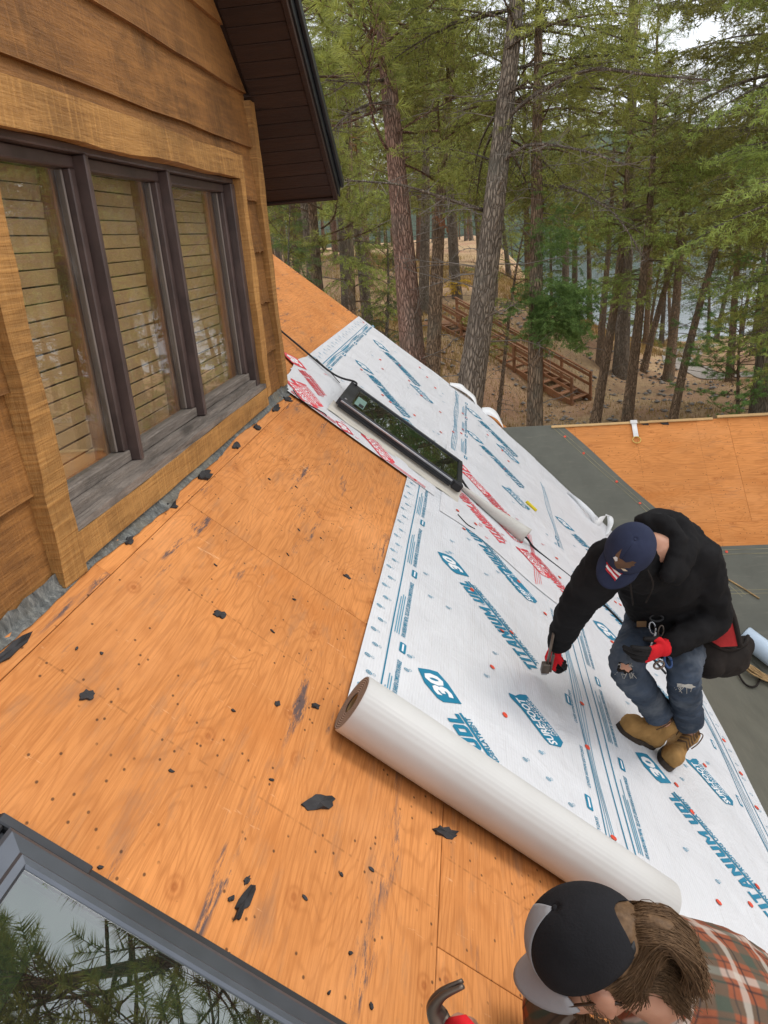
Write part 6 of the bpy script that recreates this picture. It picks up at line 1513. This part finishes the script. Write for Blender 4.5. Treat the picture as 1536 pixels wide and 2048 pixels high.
# hammer tacker in the right hand
g0 = at(1107, 1268, 3.30); g1 = at(1093, 1338, 3.40); tk = tag(empty('hammer_tacker', g1), 'steel hammer tacker gripped in the roofer red glove', 'tool')
V, F = tube_data([g0, g0+(g1-g0)*.5, g1], [.011, .012, .013], 8, ell=[(.5, 1)]*3, ref=r2); obj('handle', V, F, MAT['rusty_steel'], tk, True)
hz_ = (g1-g0).normalized(); sd_ = r2-hz_*r2.dot(hz_); sd_.normalize(); fd_ = hz_.cross(sd_); Mh = Matrix(((sd_.x, fd_.x, hz_.x, g1.x), (sd_.y, fd_.y, hz_.y, g1.y), (sd_.z, fd_.z, hz_.z, g1.z), (0, 0, 0, 1)))
box('head', (-.024, -.014, -.035), (.012, .014, .018), MAT['rusty_steel'], tk, .003, Mh); box('striker', (-.021, -.010, .0185), (.006, .010, .028), MAT['steel'], tk, .002, Mh); box('magazine', (.013, -.012, -.09), (.022, .012, .01), MAT['rusty_steel'], tk, .002, Mh)
# tool belt, pouch, carabiners
bel = tube_data([j['pel']+(j['belly']-j['pel'])*t for t in (-.52, -.34)], [.178, .180], 28, ref=shd, ell=[(1.12, .96)]*2, caps=False); belt = obj('tool_belt', bel[0], bel[1], MAT['bag_black'], worker, True); m_ = belt.modifiers.new('s', 'SOLIDIFY'); m_.thickness = .006
bag = empty('tool_pouch', at(1430, 1300, 3.45), worker)
fuse('pouch_body', [limb_data([at(1388, 1278, 3.44), at(1425, 1312, 3.46), at(1468, 1315, 3.52), at(1492, 1292, 3.60)], [.060, .085, .080, .05], 6, 16, ell=[(1, .75)]*4), limb_data([at(1400, 1255, 3.46), at(1420, 1335, 3.44)], [.06, .06]), limb_data([at(1440, 1330, 3.46), at(1480, 1310, 3.5)], [.05, .05])], .008, MAT['bag_black'], bag, 4, fold=folds(.006, 12, (1, 1, 1), 4))
V = [at(1446, 1188, 3.42), at(1464, 1240, 3.40), at(1476, 1292, 3.40), at(1440, 1294, 3.34), at(1408, 1274, 3.30), at(1425, 1230, 3.35)]; o = obj('red_lining', V, [(0, 1, 5), (1, 2, 3), (1, 3, 4, 5)], MAT['red_cloth'], bag); m_ = o.modifiers.new('s', 'SOLIDIFY'); m_.thickness = .004
tube('flap_edge', spline([at(1446, 1185, 3.42), at(1466, 1232, 3.40), at(1480, 1294, 3.40)], 6), [.014]*13, MAT['bag_black'], bag, 8)
tube('pouch_rim', spline([at(1405, 1268, 3.38), at(1430, 1290, 3.38), at(1460, 1300, 3.42), at(1490, 1288, 3.48), at(1496, 1272, 3.56)], 6), .009, MAT['bag_black'], bag, 8)
box('clip', (-.018, -.010, -.012), (.018, .010, .012), MAT['dark_metal'], bag, .003, Matrix.Translation(at(1386, 1308, 3.33)))
tag(tube('orange_marker', [at(1418, 1274, 3.36), at(1431, 1252, 3.36)], .0085, MAT['orange'], None, 10), 'orange marker sticking out of the roofer tool pouch', 'marker')
def ring_(c, ra, rb, tilt, r, mat, parent, name):
    P = [c+r2*cos(a)*ra*cos(tilt)+(-r2*sin(tilt)+u2*cos(tilt))*sin(a)*rb*1.0+u2*cos(a)*ra*sin(tilt) for a in np.linspace(0, 2*pi, 21)]; return tube(name, P, r, mat, parent, 6)
ring_(at(1305, 1256, 3.27), .013, .026, .2, .0035, MAT['steel'], belt, 'carabiner'); ring_(at(1322, 1262, 3.27), .011, .024, -.15, .0035, MAT['rusty_steel'], belt, 'carabiner'); ring_(at(1313, 1236, 3.28), .028, .014, 0, .005, MAT['black_rubber'], belt, 'd_ring')
ring_(at(1318, 1330, 3.22), .022, .014, .4, .005, MAT['rusty_steel'], belt, 'carabiner'); ring_(at(1336, 1322, 3.24), .014, .028, .3, .006, simple('blue_clip', (.03, .08, .22), .4), belt, 'carabiner')
V, F = tube_data(spline([at(1312, 1265, 3.27), at(1302, 1300, 3.25), at(1325, 1325, 3.23)], 6), .008, 8, ell=[(1, .3)]*13); obj('lanyard', V, F, MAT['flag_white'], belt, True)
box('strap_patch', (-.02, -.004, -.014), (.02, .004, .014), MAT['strap_tan'], belt, .002, Matrix.Translation(at(1283, 1248, 3.33))); box('strap_patch', (-.022, -.004, -.010), (.022, .004, .010), MAT['strap_tan'], belt, .002, Matrix.Translation(at(1362, 1303, 3.30)))

# ------------------------------------------------ the man in the trucker cap, close to the camera
H2 = head_frame(at(1194, 1916, 1.37), (-.74, -.50, -.44), (-.42, .84, .34))
nk = at(1306, 2005, 1.45); pv = at(1760, 2330, 1.86); ch = at(1470, 2120, 1.60)
LX = (H2.to_3x3() @ Vector((-1, 0, 0))).normalized()        # his left, towards the camera
tx = (pv-nk).normalized(); sl = (LX-tx*LX.dot(tx)).normalized(); bk2 = sl.cross(tx)
if bk2.dot(u2) < 0: bk2 = -bk2
sL = nk+tx*.10+sl*.19-bk2*.02; sR = nk+tx*.13-sl*.15-bk2*.07; eL = sL+tx*.06-bk2*.27-sl*.02-r2*.10; wL = at(965, 2190, 1.36); eR = sR+tx*.05-bk2*.25; wR = at(1120, 2250, 1.7)
man = fuse('person', head_shapes(H2, nk)+[limb_data([nk, ch, pv], [.075, .12, .12]), limb_data([nk+tx*.05, sL], [.07, .05]), limb_data([nk+tx*.05, sR], [.07, .05]), limb_data([sL, eL, wL], [.05, .04, .028]), limb_data([sR, eR, wR], [.05, .04, .028]),
    limb_data([pv, pv-r2*.42-u2*.10, pv-r2*.25-u2*.42], [.10, .07, .045]), limb_data([pv-fwd*-.12, pv-r2*.42-u2*.10+fwd*.14, pv-r2*.2-u2*.42+fwd*.14], [.10, .07, .045])]+hand_shapes(wL, at(905, 2120, 1.35)-wL, LX, (1.1, 1.1, 1.1, 1.1), 1), .0052, MAT['skin'], None, 5, base=at(1560, 2400, 1.9))
tag(man, 'person in black trucker cap, glasses and plaid shirt close to the camera', 'person'); eyes(H2, man)
cap2 = make_cap(H2, man, MAT['cap_black'], MAT['cap_grey'], MAT['cap_grey'], opening=True, curve=.024, blen=.07)
# plaid shirt
ss = [tube_data(spline([nk+tx*.0, nk+tx*.10+bk2*.02, ch+bk2*.04, pv], 6), list(np.interp(range(19), [0, 4, 9, 18], [.085, .150, .185, .19])), 24, ref=sl, ell=[(float(np.interp(i, [0, 4, 18], [1, 1.15, 1.0])), float(np.interp(i, [0, 4, 18], [1, .78, .86]))) for i in range(19)]),
      limb_data([nk+tx*.06, sL], [.10, .078]), limb_data([nk+tx*.06, sR], [.10, .078]), limb_data([sL, eL, wL+(eL-wL)*.15], [.084, .068, .045]), limb_data([sR, eR, wR], [.084, .068, .045]), tube_data([nk-tx*.10+bk2*.016, nk-tx*.04+bk2*.016, nk+tx*.04], [.066, .082, .10], 20, ref=sl)]
shirt = fuse('plaid_shirt', ss, .008, MAT['plaid'], man, 4, fold=lambda co: folds(.007, 8, (1, 1, 1), 4)(co)+folds(.003, 22, (1, 1, 1), 8)(co))
Ms = Matrix((( sl.x, tx.x, bk2.x, nk.x), (sl.y, tx.y, bk2.y, nk.y), (sl.z, tx.z, bk2.z, nk.z), (0, 0, 0, 1)))      # weave follows the back
shirt.data.transform(Matrix.Translation(wl(man))); shirt.data.transform(Ms.inverted()); shirt.matrix_basis = Matrix.Translation(-wl(man)) @ Ms
fuse('work_trousers', [limb_data([pv-tx*.1, pv+tx*.02], [.19, .17]), limb_data([pv, pv-r2*.42-u2*.10, pv-r2*.25-u2*.42], [.14, .09, .07]), limb_data([pv-fwd*-.12, pv-r2*.42-u2*.10+fwd*.14, pv-r2*.2-u2*.42+fwd*.14], [.14, .09, .07])], .012, MAT['denim'], man, 4)
# hair: strands swept back through the cap opening into a tail, and a short beard
hr = empty('hair', H2.translation, man)
fuse('hair_mass', [tfm(H2, ell_data((0, -.028, .010), (.0762, .074, .040))), tfm(H2, ell_data((0, -.030, .042), (.0768, .088, .072))), limb_data([H2 @ Vector((0, -.070, -.02)), H2 @ Vector((0, -.075, -.09))], [.05, .046]), limb_data([H2 @ Vector((0, -.085, .050)), H2 @ Vector((.0, -.135, .035)), H2 @ Vector((0, -.150, -.02)), H2 @ Vector((-.01, -.13, -.085))], [.013, .017, .015, .008], 6, 14)], .005, MAT['hair'], hr, 4, fold=folds(.004, 40, (1, 1, 1), 2))
rs = random.Random(9); SV = []; SF = []
def strand(P, r):
    v, f = tube_data(spline(P, 3), r, 3, caps=False); b = len(SV); SV.extend(v); SF.extend([tuple(b+i for i in q) for q in f])
for i in range(2400):
    s_ = rs.uniform(-1, 1); z0 = rs.uniform(-.05, .035); jit = lambda q: Vector((rs.gauss(0, q), rs.gauss(0, q), rs.gauss(0, q)))
    a = H2 @ (Vector((s_*.082, -.02-rs.uniform(0, .05), z0))+jit(.001)); b = H2 @ (Vector((s_*.066, -.085, .01+z0*.6))+jit(.002)); c = H2 @ (Vector((s_*.034, -.138, .028+z0*.3))+jit(.004)); d = H2 @ (Vector((s_*.034-.01, -.158, -.02))+jit(.005)); e = H2 @ (Vector((s_*.03-.015, -.140, -.062-rs.uniform(0, .03)))+jit(.007))
    strand([a, b, c, d, e], .0007)
for i in range(900):
    s_ = rs.uniform(-1, 1); strand([H2 @ (Vector((s_*.03, -.088, .066-abs(s_)*.02))+jit(.002)), H2 @ (Vector((s_*.034, -.125, .056-abs(s_)*.012))+jit(.003)), H2 @ (Vector((s_*.036, -.157, .02))+jit(.003)), H2 @ (Vector((s_*.034-.01, -.165, -.03))+jit(.005)), H2 @ (Vector((s_*.03-.015, -.145, -.066-rs.uniform(0, .03)))+jit(.008))], .0007)
for i in range(1100):
    s_ = rs.uniform(-1, 1); strand([H2 @ (Vector((s_*.072, -.045-.03*(1-abs(s_)), .005))+jit(.003)), H2 @ (Vector((s_*.064, -.09-.03*(1-abs(s_)), -.03))+jit(.004)), H2 @ (Vector((s_*.056, -.092-.03*(1-abs(s_)), -.07))+jit(.005)), H2 @ (Vector((s_*.05, -.088-.02*(1-abs(s_)), -.115-rs.uniform(0, .02)))+jit(.007))], .0007)
o = obj('hair_strands', SV, SF, MAT['hair'], hr, True); o['kind'] = 'stuff'
SV = []; SF = []
for i in range(900):
    az = rs.uniform(-1.5, 1.5); z0 = rs.uniform(-.115, -.055); rx = .060*(1-.35*max(0, (-z0-.07)/.05)); p = Vector((sin(az)*rx, .036+cos(az)*.062, z0)); dn = Vector((sin(az), cos(az), -.6)); strand([H2 @ (p*.97), H2 @ (p+dn*.006), H2 @ (p+dn*.011+Vector((rs.gauss(0, .002), rs.gauss(0, .002), -.003)))], .0006)
for i in range(260):
    s_ = rs.choice((-1, 1)); p = Vector((s_*.0745, rs.uniform(-.005, .03), rs.uniform(-.06, .02))); strand([H2 @ p, H2 @ (p+Vector((s_*.004, .001, -.006))), H2 @ (p+Vector((s_*.005, -.001, -.013)))], .0006)
o = obj('beard', SV, SF, MAT['hair'], hr, True); o['kind'] = 'stuff'
# glasses
gl = empty('glasses', H2 @ Vector((0, .1, 0)), man)
for s_ in (-1, 1):
    P = [H2 @ Vector((s_*.034+.026*cos(a)*(1+.06*cos(2*a)), .106-.010*abs(cos(a)*.5+s_*.0)-.006*((s_*.034+.026*cos(a))/.06)**2, -.006+.020*sin(a))) for a in np.linspace(0, 2*pi, 25)]
    tube('rim', P, .0026, MAT['tortoise'], gl, 6); obj('lens', P[:-1], [tuple(range(24))], MAT['lens_amber'], gl)
    tube('temple', [H2 @ Vector(q) for q in ((s_*.060, .098, .002), (s_*.074, .06, .004), (s_*.083, .0, .006), (s_*.082, -.022, .0), (s_*.080, -.035, -.016))], [.0028, .0028, .0026, .003, .003], MAT['tortoise'], gl, 6)
tube('bridge', [H2 @ Vector(q) for q in ((-.009, .106, .0), (0, .112, .003), (.009, .106, .0))], .0024, MAT['tortoise'], gl, 6)
# claw hammer in his left hand
h0 = at(893, 2030, 1.34); hm = tag(empty('claw_hammer', h0), 'worn steel claw hammer with red grip at the bottom edge', 'hammer')
for q in (-1, 1):
    P = spline([at(880, 2042, 1.345)+fwd*.003*q, at(868, 2015, 1.34)+fwd*.004*q, at(885, 1988, 1.335)+fwd*.006*q, at(926, 1967, 1.33)+fwd*.008*q], 6); tube('claw', P, list(np.linspace(.020, .006, len(P))), MAT['rusty_steel'], hm, 8, ell=[(1.0, .7)]*len(P))
tube('head', [at(880, 2032, 1.345), at(905, 2075, 1.35), at(925, 2110, 1.355)], [.016, .014, .019], MAT['rusty_steel'], hm, 10)
tube('handle', [at(892, 2052, 1.345), at(925, 2046, 1.30), at(980, 2110, 1.28), at(1040, 2200, 1.27)], [.012, .014, .015, .016], MAT['glove_red'], hm, 10)
# ================================================================== ropes and small things
tag(tube('rope', spline([RP(5.80, -.70, .012), RP(5.62, -.20, .02), RP(5.44, .18, .04), RP(5.33, .34, .11), RP(5.30, .37, .104)], 8), .0075, MAT['black_rubber'], None, 8), 'black rope running down the roof into the top of the small skylight', 'rope')
tag(tube('rope', spline([RP(5.12, 1.29, .09), RP(5.08, 1.34, .05), RP(4.98, 1.55, .014), RP(4.86, 1.85, .05), RP(4.86, 1.98, .02), RP(4.82, 2.3, .014), RP(4.70, 2.62, .016), RP(4.30, 2.95, .014)], 10), .0075, MAT['black_rubber'], None, 8), 'black rope leaving the skylight foot towards the bending roofer', 'rope')
for k, (P, lb) in enumerate((([RP(4.56, .075, .025), RP(4.50, .16, .022), RP(4.56, .30, .02), RP(4.545, .33, .022)], 'thin black wire on the red-printed strip at the dormer corner'), ([RP(5.58, .02, .022), RP(5.50, .16, .022), RP(5.40, .26, .024)], 'thin black wire above the small skylight'), ([RP(4.46, 1.33, .022), RP(4.40, 1.40, .024), RP(4.42, 1.46, .022)], 'short black wire below the small skylight corner'))):
    tag(tube('wire', spline(P, 6), .003, MAT['black_rubber'], None, 6), lb, 'wire')
# roof anchor strap with ring on the side ridge
an = tag(empty('anchor_strap', RQ(2.78, .05, .0)), 'white roof anchor strap with brass ring hanging over the ridge', 'strap')
box('webbing', (2.765, .0, .020), (2.815, .20, .024), MAT['flag_white'], an, .001, M_SIDE); box('plate', (2.755, -.012, .014), (2.825, .03, .030), MAT['flag_white'], an, .002, M_SIDE)
tube('ring', [RQ(2.79+.040*cos(a), .235+.040*sin(a), .02) for a in np.linspace(0, 2*pi, 25)], .006, MAT['brass'], an, 8)
for x, w_, lb in ((2.88, .025, 'dark felt piece beside the anchor strap on the ridge'), (3.08, .035, 'dark felt wedge right of the anchor strap')):
    V = [RQ(x-.05, w_-.02, .016), RQ(x+.05, w_-.025, .016), RQ(x+.06, w_+.02, .003), RQ(x-.0, w_+.012, .003)]
    tag(obj('felt_piece', V+[v+Vector((0, 0, .003)) for v in V], [(3, 2, 1, 0), (4, 5, 6, 7)]+[(i, (i+1) % 4, 4+(i+1) % 4, 4+i) for i in range(4)], MAT['felt']), lb, 'felt scrap')
# things lying in the valley at the right edge
def vp(px_, py_, h=.0):
    d = (at(px_, py_, 1.0)-CAM); n = Vector((SP, 0, CP)); t = (h-n.dot(CAM))/n.dot(d); n2 = Vector((0, -SP, CP)); c2 = n2.dot(Vector((0, YR, ZR))); t2 = (h+c2-n2.dot(CAM))/n2.dot(d); return CAM+d*min(t, t2)
a = vp(1486, 1268, .10); b = vp(1560, 1325, .10); dr = (b-a).normalized()
rl = tag(empty('blue_roll', a-Vector((0, 0, .1))), 'pale blue wrapped roll lying in the valley at the right edge', 'roll')
V, F = tube_data([a, a+dr*.012, a+dr*.25, b], [.075, .085, .088, .086], 22); obj('wrap', V, F, MAT['pale_blue'], rl, True); V, F = tube_data([a-dr*.004, a+dr*.002], [.07, .07], 20); obj('roll_end', V, F, MAT['black_rubber'], rl, True)
jt = tag(empty('jute_bundle', vp(1500, 1330)), 'bundle of straw-coloured jute cords beside the blue roll', 'cord')
rj = random.Random(4)
for k in range(16):
    s = [vp(1478+rj.uniform(-10, 10), 1318+rj.uniform(-6, 8), .03+rj.uniform(0, .03)), vp(1505+rj.uniform(-6, 6), 1340+rj.uniform(-6, 6), .04+rj.uniform(0, .03)), vp(1560, 1372+rj.uniform(-12, 12), .03)]; tube('cord', spline(s, 5), .006, MAT['jute'], jt, 6)
tag(tube('black_hose', spline([vp(1470, 1335, .02), vp(1490, 1368, .02), vp(1512, 1372, .02), vp(1520, 1350, .02), vp(1500, 1330, .03)], 7), .008, MAT['bag_black'], None, 8), 'loop of dark hose beneath the jute bundle', 'hose')
s0, s1 = RQ(3.36, 1.80, .012), RQ(3.62, 2.02, .012); tag(tube('stick', spline([s0, (s0+s1)/2+Vector((0, 0, .004)), s1], 4), .007, MAT['jute'], None, 7), 'thin stick lying on the dark membrane at the right edge', 'stick')

_P = [(1135, 985, .012), (1158, 1004, .03), (1182, 1028, .05), (1190, 1046, .012), (1202, 1040, .05), (1217, 1030, .075), (1221, 1048, .05), (1212, 1070, .012)]
_w = [Vector((.03, -.06, .03)), Vector((.05, -.06, .03)), Vector((.05, -.05, .03)), Vector((.02, -.02, .06)), Vector((.0, .03, .06)), Vector((.05, .02, -.03)), Vector((.06, .02, .02)), Vector((.06, .03, .02))]
ribbon('offcut_strip', [vp(*p) for p in _P], _w, MAT['white_strip'], 'curly white offcut strip lying on the green valley membrane', 'strip')
